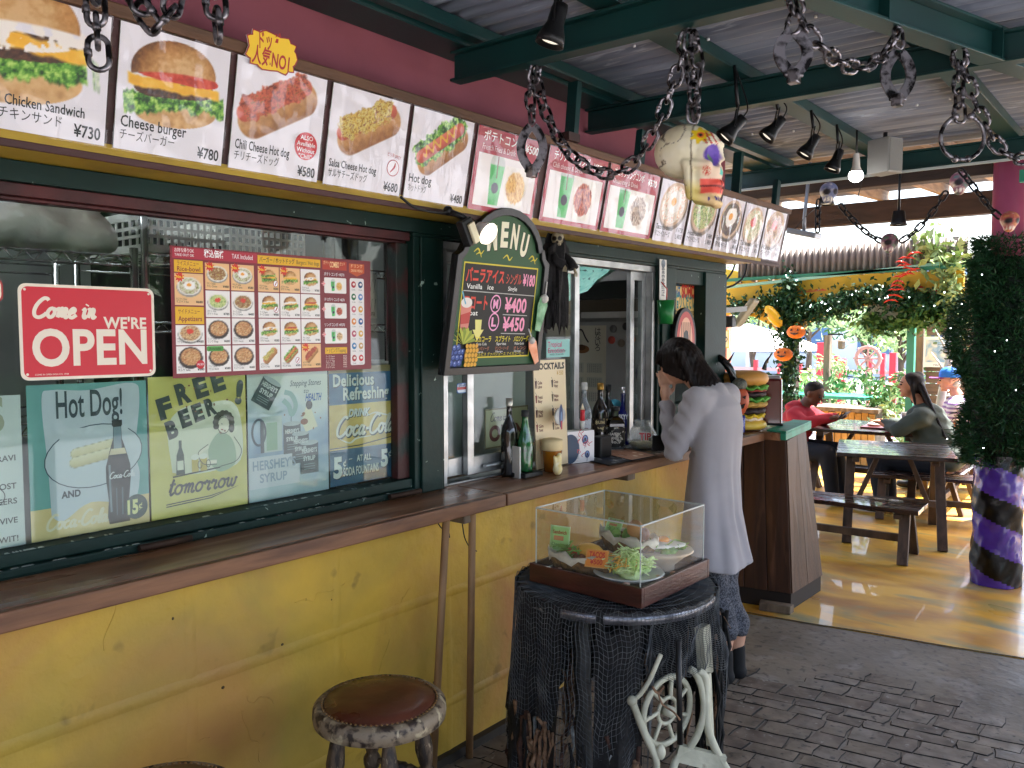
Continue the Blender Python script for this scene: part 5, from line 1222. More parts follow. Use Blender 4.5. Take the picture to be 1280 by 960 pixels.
# --- chalk menu board in front of the sliding window
MV = Vector((.07, 0, .5)).normalized(); MU = Vector((0, 1, 0)); MN = MU.cross(MV); MO = Vector((-1.945, 1.995, 1.405))
def mp(u, v, n=0): return MO + MU * u + MV * v + MN * n
mb = thing('menu_board', 'black framed arched chalk menu board reading MENU in front of the sliding window', 'menu board', mp(.26, 0, -.02))
def arcshape(i=0.0):
 W = .525; p = [(i, i), (W - i, i), (W - .012 - i, .405 - i * .6), (W - .035 - i, .42), (W - .052 - i * .6, .455)]
 c = (W / 2, .40);
 for k in range(0, 13):
  a = math.radians(14 + 152 * k / 12); p.append((c[0] + (.212 - i) * math.cos(a), c[1] + (.183 - i) * math.sin(a)))
 p += [(.052 + i * .6, .455), (.035 + i, .42), (.012 + i, .405 - i * .6)]
 return p
B().prism(arcshape(0), -.014, .002, axes=(MU, MV, MN), o=MO).build('back', mat('black_frame', '#101214', .4, bump=.1), mb)
o_, i_ = arcshape(0), arcshape(.026); n = len(o_); b = B()
vs = [mp(*p, .0025) for p in o_] + [mp(*p, .016) for p in o_] + [mp(*p, .016) for p in i_] + [mp(*p, .0025) for p in i_]
b.add(vs, [(k * n + j, k * n + (j + 1) % n, (k + 1) % 4 * n + (j + 1) % n, (k + 1) % 4 * n + j) for k in range(4) for j in range(n)])
b.build('frame', MATS['black_frame'], mb, bevel=.002)
P = Print(mp(0, 0, .0032), MU, MV)
P.poly(arcshape(.0262), '#2c5434', 0)
P.rect(.058, .055, .462, .385, '#d8c83a', 2); P.rect(.063, .060, .457, .380, '#121414', 3)
for i, (ch, x, dy, hh) in enumerate((('M', .165, .0, .080), ('E', .232, .018, .084), ('N', .285, .018, .084), ('U', .340, -.002, .080))):
 P.text(ch, x + .003, .432 + dy - .003, hh, '#0c100c', 3, w=.052 if ch == 'M' else .040, bold=.05, rot=(.14, .05, -.06, -.16)[i]); P.text(ch, x, .432 + dy, hh, '#f0ecd0', 5, w=.052 if ch == 'M' else .040, bold=.05, rot=(.14, .05, -.06, -.16)[i])
for (x, y) in ((.10, .420), (.255, .408), (.40, .415)):
 P.curve([(x, y), (x + .02, y + .012), (x + .035, y - .004), (x + .05, y + .008)], .006, '#d8c83a', 3, taper=True)
 if x != .255: P.curve([(x + .012, y - .008), (x + .03, y - .001), (x + .04, y - .016)], .005, '#d8c83a', 4, taper=True)
T = P.text
T('バニラアイス', .072, .322, .040, '#d84a3c', 5, w=.20, bold=.03); T('シングル', .285, .322, .032, '#e05a48', 5, w=.085, bold=.01); T('¥180', .378, .318, .042, '#f2a0c0', 5, w=.072, bold=.03)
T('Vanilla   ice', .08, .296, .018, '#f4f4f0', 5, w=.14, bold=.01); T('Single', .30, .296, .016, '#f4f4f0', 5, w=.05, bold=.01); P.line([(.066, .288), (.455, .282)], .003, '#b8b8b4', 5)
T('フロート', .076, .228, .042, '#d84a3c', 5, w=.12, bold=.03); T('float', .090, .205, .018, '#f4f4f0', 5, w=.06, bold=.01)
for y, c in ((.232, 'M'), (.168, 'L')): P.ring(.240, y + .015, .026, .030, .005, '#f0a8d0', 5); T(c, .240, y, .032, '#f0a8d0', 5, align='c', bold=.04, w=.026)
T('¥400', .290, .220, .052, '#f2a0c0', 5, w=.125, bold=.03); P.line([(.285, .210), (.425, .208)], .003, '#b8b8b4', 5); T('¥450', .290, .152, .050, '#f2a0c0', 5, w=.125, bold=.03); P.line([(.285, .142), (.425, .140)], .003, '#b8b8b4', 5)
P.poly([(.14, .19), (.175, .19), (.175, .155), (.19, .155), (.160, .115), (.132, .155), (.146, .155)], '#e8e08a', 5)
rows = [(.118, ['コカコーラ', 'スプライト', 'メロンソーダ'], '#e8d83c', ['Coca Cola', 'Sprite', 'Melon Soda']), (.086, ['グァバソーダ', 'マンゴーソーダ', 'オレンジ'], '#c87a4a', ['Guava Soda', 'Mango Soda', 'Orange']), (.082 - .028 + .0, [], '', [])]
xs = (.150, .258, .362)
for k, (y, jp, c, en) in enumerate((( .113, ['コカコーラ', 'スプライト', 'メロンソーダ'], '#e8d83c', ['Coca Cola', 'Sprite', 'Melon Soda']), (.0, [], '', []))):
 for j, s_ in enumerate(jp): T(s_, xs[j], y, .018, c, 5, w=.085, bold=.02); T(en[j], xs[j] + .008, y - .013, .010, '#f4f4f0', 5, w=.055)
for k, (y, jp, c, en) in enumerate(((.088 - .002, ['グァバソーダ', 'マンゴーソーダ', 'オレンジ'], '#c87a5a', []), (.0735, [], '', ['Guava', 'Mango', 'Orange']))):
 for j, s_ in enumerate(jp): T(s_, xs[j] + .004, y - .004, .012, c, 5, w=.075)
 for j, s_ in enumerate(en): T(s_, xs[j] + .008, y, .007, '#f4f4f0', 5, w=.04)
T('カルピス グァバジュース アイスコーヒー', .160, .063, .010, '#e8d83c', 6, w=.27)
def chalkcup(cx, cy, s, c1, c2, straw):
 P.poly([(cx - .022 * s, cy + .03 * s), (cx + .022 * s, cy + .03 * s), (cx + .015 * s, cy - .045 * s), (cx - .015 * s, cy - .045 * s)], c1, 6)
 P.poly([(cx - .020 * s, cy + .0 * s), (cx + .020 * s, cy + .01 * s), (cx + .016 * s, cy - .022 * s), (cx - .016 * s, cy - .025 * s)], c2, 7)
 P.ell(cx, cy + .034 * s, .022 * s, .014 * s, '#ece4dc', 8); P.line([(cx - .005, cy + .03 * s), (cx - .022 * s, cy + .065 * s)], .006, straw, 9)
chalkcup(.088, .205, 1.25, '#d8887a', '#c04a44', '#6ab0c8')
for i, (x, y) in enumerate([(.040, .040), (.060, .036), (.080, .040), (.048, .060), (.068, .058), (.088, .060), (.056, .078), (.076, .078), (.036, .075), (.092, .078), (.066, .094), (.048, .092)]): P.ell(x, y, .0125, .0125, '#26366e', 8 + i); P.ell(x - .002, y + .002, .009, .009, '#4a62a4', 8.5 + i); P.ell(x - .004, y + .004, .003, .003, '#a8b8e0', 8.8 + i)
for i in range(9): a = .25 + i * .33; P.poly([(.085, .105), (.085 + .05 * math.cos(a) - .009, .115 + .045 * math.sin(a)), (.085 + .062 * math.cos(a), .11 + .056 * math.sin(a)), (.085 + .05 * math.cos(a) + .011, .110 + .045 * math.sin(a) - .006)], '#b8bc4c' if i % 2 else '#8a9a3c', 22 + i)
P.ell(.128, .065, .034, .042, '#8a6a1c', 34)
for i in range(5):
 for j in range(4): P.ell(.104 + j * .0165 + (i % 2) * .004, .034 + i * .0165, .0075, .0075, '#e0a83c', 36)
P.build('chalk_writing', M_matte, mb)
def cutout(u, v, s, c1, c2, rot, lab, par=mb):
 c, q = math.cos(rot), math.sin(rot)
 def R_(x, y): return (u + (x * c - y * q) * s, v + (x * q + y * c) * s)
 sh = [R_(*p) for p in ((-.012, -.05), (.012, -.05), (.024, .03), (.016, .05), (-.016, .05), (-.024, .03))]
 o = B().prism(sh, .0165, .019, axes=(MU, MV, MN), o=MO).build('drink_cutout', mat('cutout_' + c1.strip('#'), c1, .4, col2=c2, nscale=22), par)
 a, b2 = R_(.004, .05), R_(-.004, .10)
 B().tube([mp(*a, .02), mp(*b2, .02)], .0025, 6).build('straw', M_white, o); B().ball(mp(*R_(0, .048), .019), .014 * s, n=10).build('ice', M_white, o)
cutout(.490, .215, 1.25, '#2c7a44', '#8cc49a', -.15, '')
cutout(.475, .075, 1.0, '#e08050', '#f0b090', .5, '')
B().tube([mp(.2, .57, 0), mp(.2, .60, -.03), Vector((-1.88, 2.2, 1.955))], .002, 5).build('wire', M_cable, mb)
B().tube([mp(.33, .57, 0), Vector((-1.88, 2.33, 1.955))], .002, 5).build('wire', M_cable, mb)
cl = thing('clamp_lamp', 'small black clamp lamp with a lit bulb shining on the menu board', 'lamp', (-1.84, 2.0, 1.95))
b0 = ony(598, 284, 2.03); e0 = ony(614, 297, 2.03)
B().tube([(-1.84, 1.93, 1.935), (-1.80, 1.95, 1.915), b0 + Vector((0, -.03, .01))], .008, 8).ball((-1.845, 1.93, 1.935), .016).build('arm', M_blackmetal, cl)
d = (e0 - b0).normalized(); d = (d + Vector((0.1, .1, 0))).normalized()
B().lathe([(.014, -.035), (.016, -.012), (.020, .0)], b0, 16, ax=d).build('socket', M_blackmetal, cl)
B().lathe([(.020, .0005), (.024, .01), (.034, .035), (.037, .045)], b0, 22, ax=d, cap=False).build('bulb_housing', mat('pearl_white', '#d0ccc8', .35), cl)
B().lathe([(.0365, .044), (.034, .052), (.02, .060), (0, .063)], b0, 22, ax=d, cap=False).build('bulb_lens', mat('lit_lens', '#ffffff', .3, emit='#fff4e0', estr=.9), cl)
c2 = thing('strip_lamp', 'small black shaded lamp with a rectangular glass left of the lit bulb', 'lamp', (-1.85, 1.9, 1.93))
q = ony(590, 291, 1.97); ax = Matrix.Rotation(.5, 3, 'X')
B().box(q + Vector((-.012, -.008, .003)), (.03, .05, .085), rot=ax).build('shade', M_blackmetal, c2, bevel=.004)
B().box(q + Vector((.006, 0.002, 0)), (.012, .028, .066), rot=ax).build('glass', mat('cream_lens', '#e0d8b8', .3), c2, bevel=.002)
B().tube([q + Vector((0, 0, .03)), (-1.85, 1.92, 1.94)], .007, 6).build('arm', M_blackmetal, c2)
tag(B().tube(cv([(-1.84, 1.72, 1.952), (-1.835, 1.78, 1.925), (-1.835, 1.88, 1.922), (-1.84, 1.94, 1.935)]), .004, 6).build('lamp_cable', M_cable), 'thin black cable drooping under the poster board to the clamp lamp', 'cable')
# --- hanging hooded skeleton
RY = 2.62; rc = ony(697, 300, RY)
rp = thing('reaper_doll', 'small skeleton doll in a ragged black hooded robe hanging beside the menu board', 'doll', rc)
M_robe = mat('black_rag', '#0e0d0e', .9, col2='#1c1a1c', nscale=40, bump=.4, bscale=60)
M_bone = mat('old_bone', '#b0a284', .6, col2='#6a5e48', nscale=30)
def skullc(co, nm):
 d = co - np.array(rc); z = d[:, 2]; y = d[:, 0] * .63 * 0 + d[:, 1]; c = np.tile(C3('#a89c80'), (len(co), 1))
 lat = d @ np.array(_R)
 for s_ in (-1, 1): c = over(c, sm(.0085 - np.hypot(lat - s_ * .0105 + .003, z - .004), .004), C3('#0c0a08'))
 c = over(c, sm(.005 - np.hypot(lat + .003, (z + .010)), .003), C3('#14100c'))
 c = over(c, sm(.004 - abs(z + .021), .002) * sm(.012 - abs(lat + .003), .004) * (np.sin(lat * 1800) > -.2), C3('#2a2018'))
 return c
blob('skull', [('e', rc + Vector((0, 0, .006)), (.026, .024, .028)), ('e', rc + Vector((.006, -.008, -.018)), (.017, .016, .016))], mat('bone_painted', attr='Col', rough=.6), rp, voxel=.0025, smooth=3, colour=skullc)
r = random.Random(4); rows = []
for i in range(22):
 v = i / 21; z = rc.z + .045 - .31 * v; row = []
 for j in range(30):
  a = 2 * PI * j / 30
  if v < .2: k = .020 + .030 * math.sin(min(v / .2, 1) * PI * .5)
  else: k = .050 + .012 * v
  k *= 1 - .25 * v + .18 * math.sin(a * 6 + v * 5) + .06 * math.sin(a * 13)
  x = rc.x - .012 + k * .75 * math.cos(a); y = rc.y + k * math.sin(a) * (1.15 if v > .2 else .9)
  zz = z - (.06 * abs(math.sin(a * 5.3 + 1)) + .05 * abs(math.sin(a * 11)) if v > .9 else 0)
  row.append((x, y, zz))
 rows.append(row)
fr = B()
for i in range(21):
 for j in range(30):
  a = 2 * PI * (j + .5) / 30; v = i / 21
  dirc = math.cos(a) * -_F.x + math.sin(a) * -_F.y
  if v < .19 and v > .02 and dirc > .62: continue      # hood opening
  q = [rows[i][j], rows[i][(j + 1) % 30], rows[i + 1][(j + 1) % 30], rows[i + 1][j]]; fr.add(q, [(0, 1, 2, 3)], 0, True)
for j in range(26):
 a = r.uniform(0, 2 * PI); k = .055; x = rc.x - .012 + k * .75 * math.cos(a); y = rc.y + k * math.sin(a) * 1.15; z = rc.z - .235; L = r.uniform(.03, .12)
 fr.add([(x, y - .004, z), (x, y + .005, z), (x + .004, y + .002 + r.uniform(-.006, .006), z - L)], [(0, 1, 2)])
for s_, ex in ((-1, (.045, -.025, -.10)), (1, (.04, .05, -.11))):
 sh = rc + Vector((0, s_ * .035, -.055)); e = rc + Vector((.03, s_ * .05, -.085)); h = rc + Vector(ex); fr.tube([sh, e, h], [.016, .016, .022], 8)
fr.build('robe', M_robe, rp)
for s_, ex in ((-1, (.05, -.028, -.10)), (1, (.045, .052, -.115))):
 h = rc + Vector(ex); b = B(); b.ball(h, (.006, .006, .008), n=8)
 for k in range(4): b.tube([h + Vector((0, (k - 1.5) * .004, 0)), h + Vector((.006, (k - 1.5) * .006, -.012)), h + Vector((.004, (k - 1.5) * .007, -.026))], .0016, 5)
 b.build('hand', M_bone, rp)
B().tube([rc + Vector((-.01, 0, .04)), (-1.88, rc.y, 1.955)], .0015, 5).build('string', M_black, rp)
# --- chains
M_iron = mat('highlit_iron', '#8e8a90', .34, metal=.8, col2='#1c1a1c', nscale=34, lo=.45, hi=.58, bump=.4, bscale=60, bdist=.002)  # light grey with dark patches imitates highlights on black iron
M_iron2 = mat('black_iron_chain', '#16161a', .5, metal=.4)
def link_mesh(L=.060, w=.0165, r=.0053, m=M_iron, nm='link'):
 pts = []; h = L / 2 - w
 for k in range(9): a = math.radians(-90 + 180 * k / 8); pts.append((0, w * math.sin(a) * -1, h + w * math.cos(a) * 1.0) if False else (0, w * math.sin(a), h + w * math.cos(a)))
 for k in range(9): a = math.radians(90 - 180 * k / 8) ; pts.append((0, w * math.sin(a), -h - w * math.cos(a)))
 b = B().tube([Vector(p) for p in pts], r, 7, closed=True)
 b.tube([(0, w, -.006), (0, w, .006)], r * 1.35, 7)
 o = b.build(nm, m); me = o.data; bpy.data.objects.remove(o); return me
LM = link_mesh(); LM2 = link_mesh(.058, .014, .0052, M_iron2)
def chain(name, label, path, me=LM, pitch=.046, group='heavy chains hung from the beams', par=None, smooth=True, twist0=0):
 c = cv(path, 10) if smooth and len(path) > 2 else [Vector(p) for p in path]
 t = par or thing(name, label, 'chain', c[0], group=group)
 base = Vector(t['_at']); d = 0; seg = [0]
 for i in range(1, len(c)): seg.append(seg[-1] + (c[i] - c[i - 1]).length)
 n = max(1, int(round(seg[-1] / pitch))); k = twist0
 for i in range(n):
  s = (i + .5) * seg[-1] / n; j = 0
  while j < len(seg) - 2 and seg[j + 1] < s: j += 1
  f = (s - seg[j]) / max(1e-6, seg[j + 1] - seg[j]); p = c[j].lerp(c[j + 1], f); tg = (c[j + 1] - c[j]).normalized()
  o = bpy.data.objects.new('link', me); COL.objects.link(o); o.parent = t; o.location = p - base
  q = tg.to_track_quat('Z', 'Y'); from_ = q @ __import__('mathutils').Quaternion((0, 0, 1), (k % 2) * PI / 2 + .5 + .15 * math.sin(i * 2.1)); o.rotation_mode = 'QUATERNION'; o.rotation_quaternion = from_; k += 1
 return t
def cuff(par, top, bot, axis, w=.034, m=M_iron):
 """two bowed half bands joined by a lock"""
 top, bot = Vector(top), Vector(bot); z = (bot - top); L = z.length; z.normalize(); ax = Vector(axis).normalized(); dpt = z.cross(ax)
 for s_ in (-1, 1):
  P = []
  for i in range(15):
   t = i / 14; k = s_ * (.004 + .032 * math.sin(PI * t) ** .8); c = top + z * (L * t) + ax * k
   P.append(c)
  b = B()
  for i in range(14):
   b.bar(P[i], P[i + 1] + (P[i + 1] - P[i]) * .15, .007, .028, up=ax)
  b.build('cuff_half', m, par)
 b = B().box(bot + z * .008, (.028, .03, .034)); b.cyl(bot + z * .004 - ax * .024, bot + z * .004 + ax * .024, .006, n=8); b.build('lock', m, par, bevel=.003)
YC = 2.145
def q1(px, py, Y=YC): return ony(px, py, Y)
ch1 = chain('hanging_chain', 'long iron chain sagging between two hooks in front of the red posters', [q1(668, 84), q1(674, 115), q1(686, 150), q1(706, 185), q1(735, 210), q1(765, 217), q1(795, 200), q1(820, 160), q1(838, 115), q1(850, 78), q1(858, 42)])
chain('', '', [q1(670, 82), q1(663, 115), q1(665, 152)], par=ch1, twist0=1)
cuff(ch1, q1(665, 158), q1(665, 212), _R)
for p in ((668, 84), (860, 42)): B().tube([Vector((ony(*p, YC).x, YC, 2.405)), ony(p[0], p[1] - 4, YC)], .006, 6).build('hook', M_iron, ch1)
sk_top = q1(866, 152)
ch2 = chain('hanging_chain', 'short doubled iron chain that carries the painted skull', [q1(862, 40), q1(861, 75), q1(866, 110), sk_top], twist0=1)
chain('', '', [q1(866, 42), q1(872, 80), q1(868, 115), sk_top + Vector((.01, 0, .01))], par=ch2)
H_ = .262; ske = q1(866, 205); f_ = (_R * math.cos(.42) - Vector((_F.x, _F.y, 0)).normalized() * math.sin(.42)).normalized(); s_v = Vector((0, 0, 1)).cross(f_)
SKM = Matrix((f_, s_v, Vector((0, 0, 1)))).transposed()
so = ske + Vector((0, 0, .0))
def SK(x, y, z): return so + SKM @ Vector((x, y, z))
skull = thing('painted_skull', 'cream skull painted with flowers and red teeth hanging on the chain', 'skull', so)
pr_ = [('e', SK(-.022, 0, .035), (.088, .070, .076), SKM), ('e', SK(.03, 0, .02), (.055, .060, .068), SKM), ('e', SK(.048, 0, -.025), (.036, .046, .045), SKM),
 ('e', SK(.04, 0, -.088), (.042, .040, .022), SKM), ('e', SK(.028, 0, -.045), (.036, .048, .055), SKM), ('e', SK(.058, 0, -.066), (.028, .034, .030), SKM)]
for s_ in (-1, 1):
 pr_ += [('c', SK(-.006, s_ * .052, -.01), SK(.004, s_ * .044, -.092), .014, .014), ('c', SK(.004, s_ * .044, -.094), SK(.062, s_ * .022, -.108), .013, .014),
   ('c', SK(-.01, s_ * .060, -.006), SK(.052, s_ * .048, -.014), .010, .013), ('c', SK(.050, s_ * .042, .042), SK(.074, s_ * .012, .046), .012, .011)]
pr_.append(('c', SK(.076, 0, .025), SK(.084, 0, .005), .008, .006)); pr_.append(('e', SK(.068, 0, -.115), (.018, .018, .014), SKM))
inv = np.array(SKM.inverted()); so_n = np.array(so)
def skl(co): return (co - so_n) @ inv.T
def skfine(co):
 l = skl(co)
 for s_ in (-1, 1):
  d = np.sqrt(((l[:, 0] - .072) / 1.0) ** 2 + (l[:, 1] - s_ * .030) ** 2 + (l[:, 2] - .015) ** 2); k = np.clip(1 - d / .032, 0, 1) ** .7 * .028
  l[:, 0] -= k; l[:, 1] -= s_ * k * .2
 d = np.sqrt((l[:, 0] - .086) ** 2 + (l[:, 1]) ** 2 + (l[:, 2] + .012) ** 2); l[:, 0] -= np.clip(1 - d / .016, 0, 1) * .012
 t = (abs(l[:, 2] + .072) < .018) & (l[:, 0] > .04); l[:, 0] += t * .0022 * np.abs(np.sin(l[:, 1] * 420)) - ((abs(l[:, 2] + .072) < .003) & t) * .005
 return l @ np.array(SKM).T + so_n
def skcol(co, nm):
 l = skl(co); x, y, z = l.T; y = -y; c = pal(np.clip(.5 + .9 * (fbm(x * 9 + y * 5, z * 9, 3, 2) - .5), 0, 1), ['#d8cfb0', '#ece4c6', '#f4eedc'])
 lowm = sm(-.085 - z + .02, .03); c = over(c, lowm * .8, C3('#d8c468')); c = over(c, sm(x - .035, .03) * sm(.0 - z, .03) * .5, C3('#e8b8a0'))
 crk = abs(fbm(x * 12 + 5, z * 12 + y * 6, 1.6, 8) - .5); c = over(c, sm(.012 - crk, .012) * sm(-x - .0, .01) * .75, C3('#4a3c30'))
 c = over(c, sm(.002 - abs(x - .008), .0016) * sm(y, .01) * .8, C3('#4a3c28'));
 for s_ in (-1, 1):
  d = np.sqrt((x - .062) ** 2 * .6 + (y - s_ * .032) ** 2 + (z - .013) ** 2)
  c = over(c, sm(.030 - d, .003), pal(np.clip(fbm(x * 60, z * 60, 1, 3), 0, 1), ['#3a2a7a', '#6a4ab0', '#503a94'])); c = over(c, sm(.013 - np.sqrt((y - s_ * .034) ** 2 + (z - .004) ** 2), .004) * (x > .02), C3('#5a7a5a'))
 fx, fz = x - .030, z - .068; an = np.arctan2(fz, fx); rr = np.hypot(fx, fz); on = sm(y, .01)
 c = over(c, sm(.022 * (1 + .22 * np.cos(an * 7)) - rr, .002) * on, C3('#e8c41c')); c = over(c, sm(.009 - rr, .002) * on, C3('#e06a3a')); c = over(c, sm(.0045 - rr, .002) * on, C3('#241a1a'))
 m = (np.abs(fx - .030) < .02) & (np.abs(fz) < .025) & (y > -.03); c = over(c, m * (np.sin(fx * 500 + fz * 300) > .35) * 1.0, C3('#c8463c'))
 t = sm(.020 - abs(z + .070), .002) * sm(x - .030, .004); c = over(c, t, C3('#e85a4c')); c = over(c, t * sm(np.sin(y * 420 + x * 180) - .80, .2), C3('#8a1c1c')); c = over(c, t * sm(.0022 - abs(z + .070), .001), C3('#5a1414'))
 c = over(c, sm(.011 - np.hypot(x - .048, z + .030), .002) * on * (np.sin(np.hypot(x - .048, z + .030) * 1300) > 0), C3('#d84a3c'))
 c = over(c, sm(.010 - np.maximum(abs(z + .028), abs(y - .006) * .8), .002) * (x > .06), C3('#4ac0b0')); c = over(c, (abs(z + .104) < .006) * (x > .05) * (np.sin(y * 500) > 0) * 1.0, C3('#3a2a7a'))
 return c
blob('skull_shell', pr_, mat('painted_bone', attr='Col', rough=.55, bump=.15, bscale=40, bdist=.003), skull, voxel=.0042, smooth=4, fine=skfine, colour=skcol)
def qz(px, py, z): return onz(px, py, z)
A1, B1, C1 = onz(990, -6, 2.40), onz(1122, 34, 2.40), onz(1198, 62, 2.40)
dA, dB, dC = [(p - _C).dot(_F) for p in (A1, B1, C1)]
ch3 = chain('hanging_chain', 'iron chain sagging between two open shackles under the askew beam', [A1, dep(1008, 35, dA * .99 + dB * .01), dep(1030, 62, dA * .85 + dB * .15), dep(1058, 82, dA * .5 + dB * .5), dep(1088, 80, dA * .3 + dB * .7), dep(1108, 62, dB), dep(1122, 40, dB)])
chain('', '', [A1, dep(994, 20, dA), dep(990, 40, dA)], par=ch3, twist0=1); cuff(ch3, dep(991, 40, dA), dep(992, 92, dA), _R)
chain('', '', [B1, dep(1124, 60, dB)], par=ch3, twist0=1, smooth=False); cuff(ch3, dep(1123, 66, dB), dep(1122, 122, dB), _R)
ch4 = chain('hanging_chain', 'iron chain with a round bolted shackle, rightmost under the beam', [C1, dep(1208, 95, dC), dep(1220, 130, dC), dep(1234, 160, dC), dep(1250, 185, dC), dep(1275, 198, dC), dep(1310, 196, dC)])
chain('', '', [C1, dep(1198, 100, dC), dep(1200, 150, dC)], par=ch4, twist0=1)
rcn = dep(1203, 172, dC); rr = .066
B().tube([rcn + _R * (rr * math.sin(a)) + Vector((0, 0, rr * math.cos(a))) for a in np.linspace(.35, 2 * PI - .35, 24)], .0065, 8).build('ring_shackle', M_iron, ch4)
for a in (.35, 2 * PI - .35, PI - .3, PI + .3): B().ball(rcn + _R * (rr * math.sin(a)) + Vector((0, 0, rr * math.cos(a))), .011, n=8).build('bolt', M_iron, ch4)
for pts, lb in ((((118, -30), (120, 20), (124, 80)), 'short iron chain end over the chicken sandwich poster'), (((160, -40), (178, 12), (196, 30), (214, 8), (222, -40)), 'looped iron chain at the top edge over the cheese burger poster'), (((266, -40), (270, 10), (273, 46)), 'short iron chain end over the yellow burst badge')):
 chain('hanging_chain', lb, [dep(px, py, 1.45) for px, py in pts], pitch=.040)
ch5 = chain('hanging_chain', 'black chain looped under the patio roof with a green skull at its lowest point', [ony(1050, 256, 5.0), ony(1066, 275, 5.0), ony(1085, 292, 5.0), ony(1104, 303, 5.0)], me=LM2, pitch=.046, group=None)
chain('', '', [ony(1126, 302, 5.0), ony(1145, 288, 5.0), ony(1165, 266, 5.0), ony(1183, 240, 5.0)], par=ch5, me=LM2); chain('', '', [ony(1023, 250, 5.0), ony(1022, 270, 5.0), ony(1022, 290, 5.0)], par=ch5, me=LM2)
ch6 = chain('hanging_chain', 'black chain slanting across the pink column to the far right skull', [ony(1200, 212, 5.0), ony(1218, 235, 5.0), ony(1236, 258, 5.0), ony(1250, 272, 5.0)], me=LM2, group=None)
def mini(px, py, s, c1, c2, label, Y=5.0):
 c = ony(px, py, Y); t = thing('small_skull', label, 'skull', c)
 def col_(co, nm):
  d = co - np.array(c); lat = d @ np.array(_R) / s; z = d[:, 2] / s; k = pal(np.clip(fbm(lat * 3 + 4, z * 3 + 7, 1.5, 3) * 1.4 - .2, 0, 1), [c1, c2, '#d8d0b0'])
  for q in (-1, 1): k = over(k, sm(.26 - np.hypot(lat - q * .38, z + .05), .1), C3('#1c1418'))
  return over(k, sm(.14 - abs(z + .72), .05) * (np.sin(lat * 22) > -.4) * (abs(lat) < .5), C3('#e8e0d0'))
 blob('skull_shell', [('e', c + Vector((0, 0, .1 * s)), (.8 * s, .75 * s, .78 * s)), ('e', c + Vector((0, -.15 * s, -.55 * s)), (.5 * s, .5 * s, .5 * s))], mat('painted_bone', attr='Col', rough=.55), t, voxel=.008, smooth=3, colour=col_)
mini(1112, 303, .060, '#4a8a5a', '#7a3a5a', 'small green and purple skull at the low point of the black chain')
mini(1262, 276, .058, '#c89a5a', '#b04a4a', 'small yellow and red skull hanging in front of the pink column')
mini(1036, 240, .066, '#5a6a8a', '#7a7a9a', 'small blue grey skull hanging right of the spotlights')
mini(1200, 228, .07, '#4a7a6a', '#8a4a5a', 'green skull high under the patio roof, left of the pink column', 5.3)
# --- spotlights
def spot(px, py, D, dx, dy, label, group, lit=True, s=1.0, top=None, ref=None):
 """px,py: centre of the lamp can; dx,dy: where its mouth points in the picture"""
 c = dep(px, py, D); d = (_R * dx - _U * dy + _F * .12).normalized(); t = thing('spotlight', label, 'spotlight', c, group=group)
 B().lathe([(0, -.052), (.018, -.050), (.021, -.035), (.022, 0), (.034, .030), (.037, .052), (.035, .052), (.030, .032), (.0, .028)], c, 18, ax=d).build('can', M_blackmetal, t)
 if lit: B().lathe([(.0, .044), (.022, .042), (.030, .036)], c, 18, ax=d, cap=False).build('lens', mat('spot_lens', '#ffffff', .3, emit='#fff2dc', estr=.16), t)
 tp = top or (c + Vector((0, 0, .10)))
 b = B(); sdv = d.cross(Vector((0, 0, 1))).normalized() * .026
 for q in (-1, 1): b.bar(c + sdv * q, c + sdv * q + Vector((0, 0, .06)) - d * .02, .004, .014, up=sdv)
 b.build('yoke', M_blackmetal, t)
 B().tube(cv([c - d * .05, c - d * .07 + Vector((0, 0, .03)), tp]), .003, 6).cyl(c + Vector((0, 0, .055)) - d * .02, tp, .007, n=8).build('stem', M_blackmetal, t)
spot(694, 30, 2.05, -.3, 1, 'large black spotlight hung close under the near steel beam', None, top=Vector((ony(694, 0, 2.14).x, 2.14, 2.46)))
GS = 'row of black spotlights under the purlin'
for px, py, D, dx, dy, lb in ((917, 160, 3.0, -.75, .8, 'leftmost black spotlight of the row under the purlin'), (968, 160, 3.35, -.75, .85, 'second black spotlight from the left in the row under the purlin'),
       (1013, 182, 3.6, -.55, .85, 'third black spotlight from the left in the row under the purlin'), (1045, 200, 3.85, -.4, 1, 'fourth black spotlight in the row, just left of the bare bulb')):
 c = dep(px, py, D); spot(px, py, D, dx, dy, lb, GS, top=Vector((c.x, c.y, 2.51)))
bc = dep(1070, 216, 3.95); bl = thing('pendant_bulb', 'bare lit bulb hanging at the end of the spotlight row', 'lamp', bc)
B().lathe([(.012, .09), (.016, .06), (.018, .03), (.028, .005)], bc, 16, cap=False).build('socket', M_white, bl)
B().lathe([(.0285, .004), (.034, -.012), (.030, -.030), (.015, -.042), (0, -.045)], bc, 18, cap=False).build('bulb_lens', mat('bulb_lens', '#ffffff', .3, emit='#ffffff', estr=2.5), bl)
B().tube([bc + Vector((0, 0, .09)), bc + Vector((0, 0, .2))], .005, 6).build('cord', M_cable, bl)
spc = dep(1106, 196, 4.0); ps = thing('wall_speaker', 'grey box speaker mounted at the end of the purlin', 'speaker', spc)
B().box(spc, (.105, .12, .165), rot=Matrix.Rotation(YAW + .5, 3, 'Z')).build('cabinet', mat('grey_speaker', '#8a8a86', .5), ps, bevel=.006)
B().box(spc + Matrix.Rotation(YAW + .5, 3, 'Z') @ Vector((0, -.0615, 0)), (.092, .004, .15), rot=Matrix.Rotation(YAW + .5, 3, 'Z')).build('grille', mat('speaker_cloth', '#7a7c7a', .8, bump=.5, bscale=300), ps)
B().cyl(spc + Vector((0, 0, .083)), (spc.x, spc.y, 2.51), .01).build('bracket', M_blackmetal, ps)
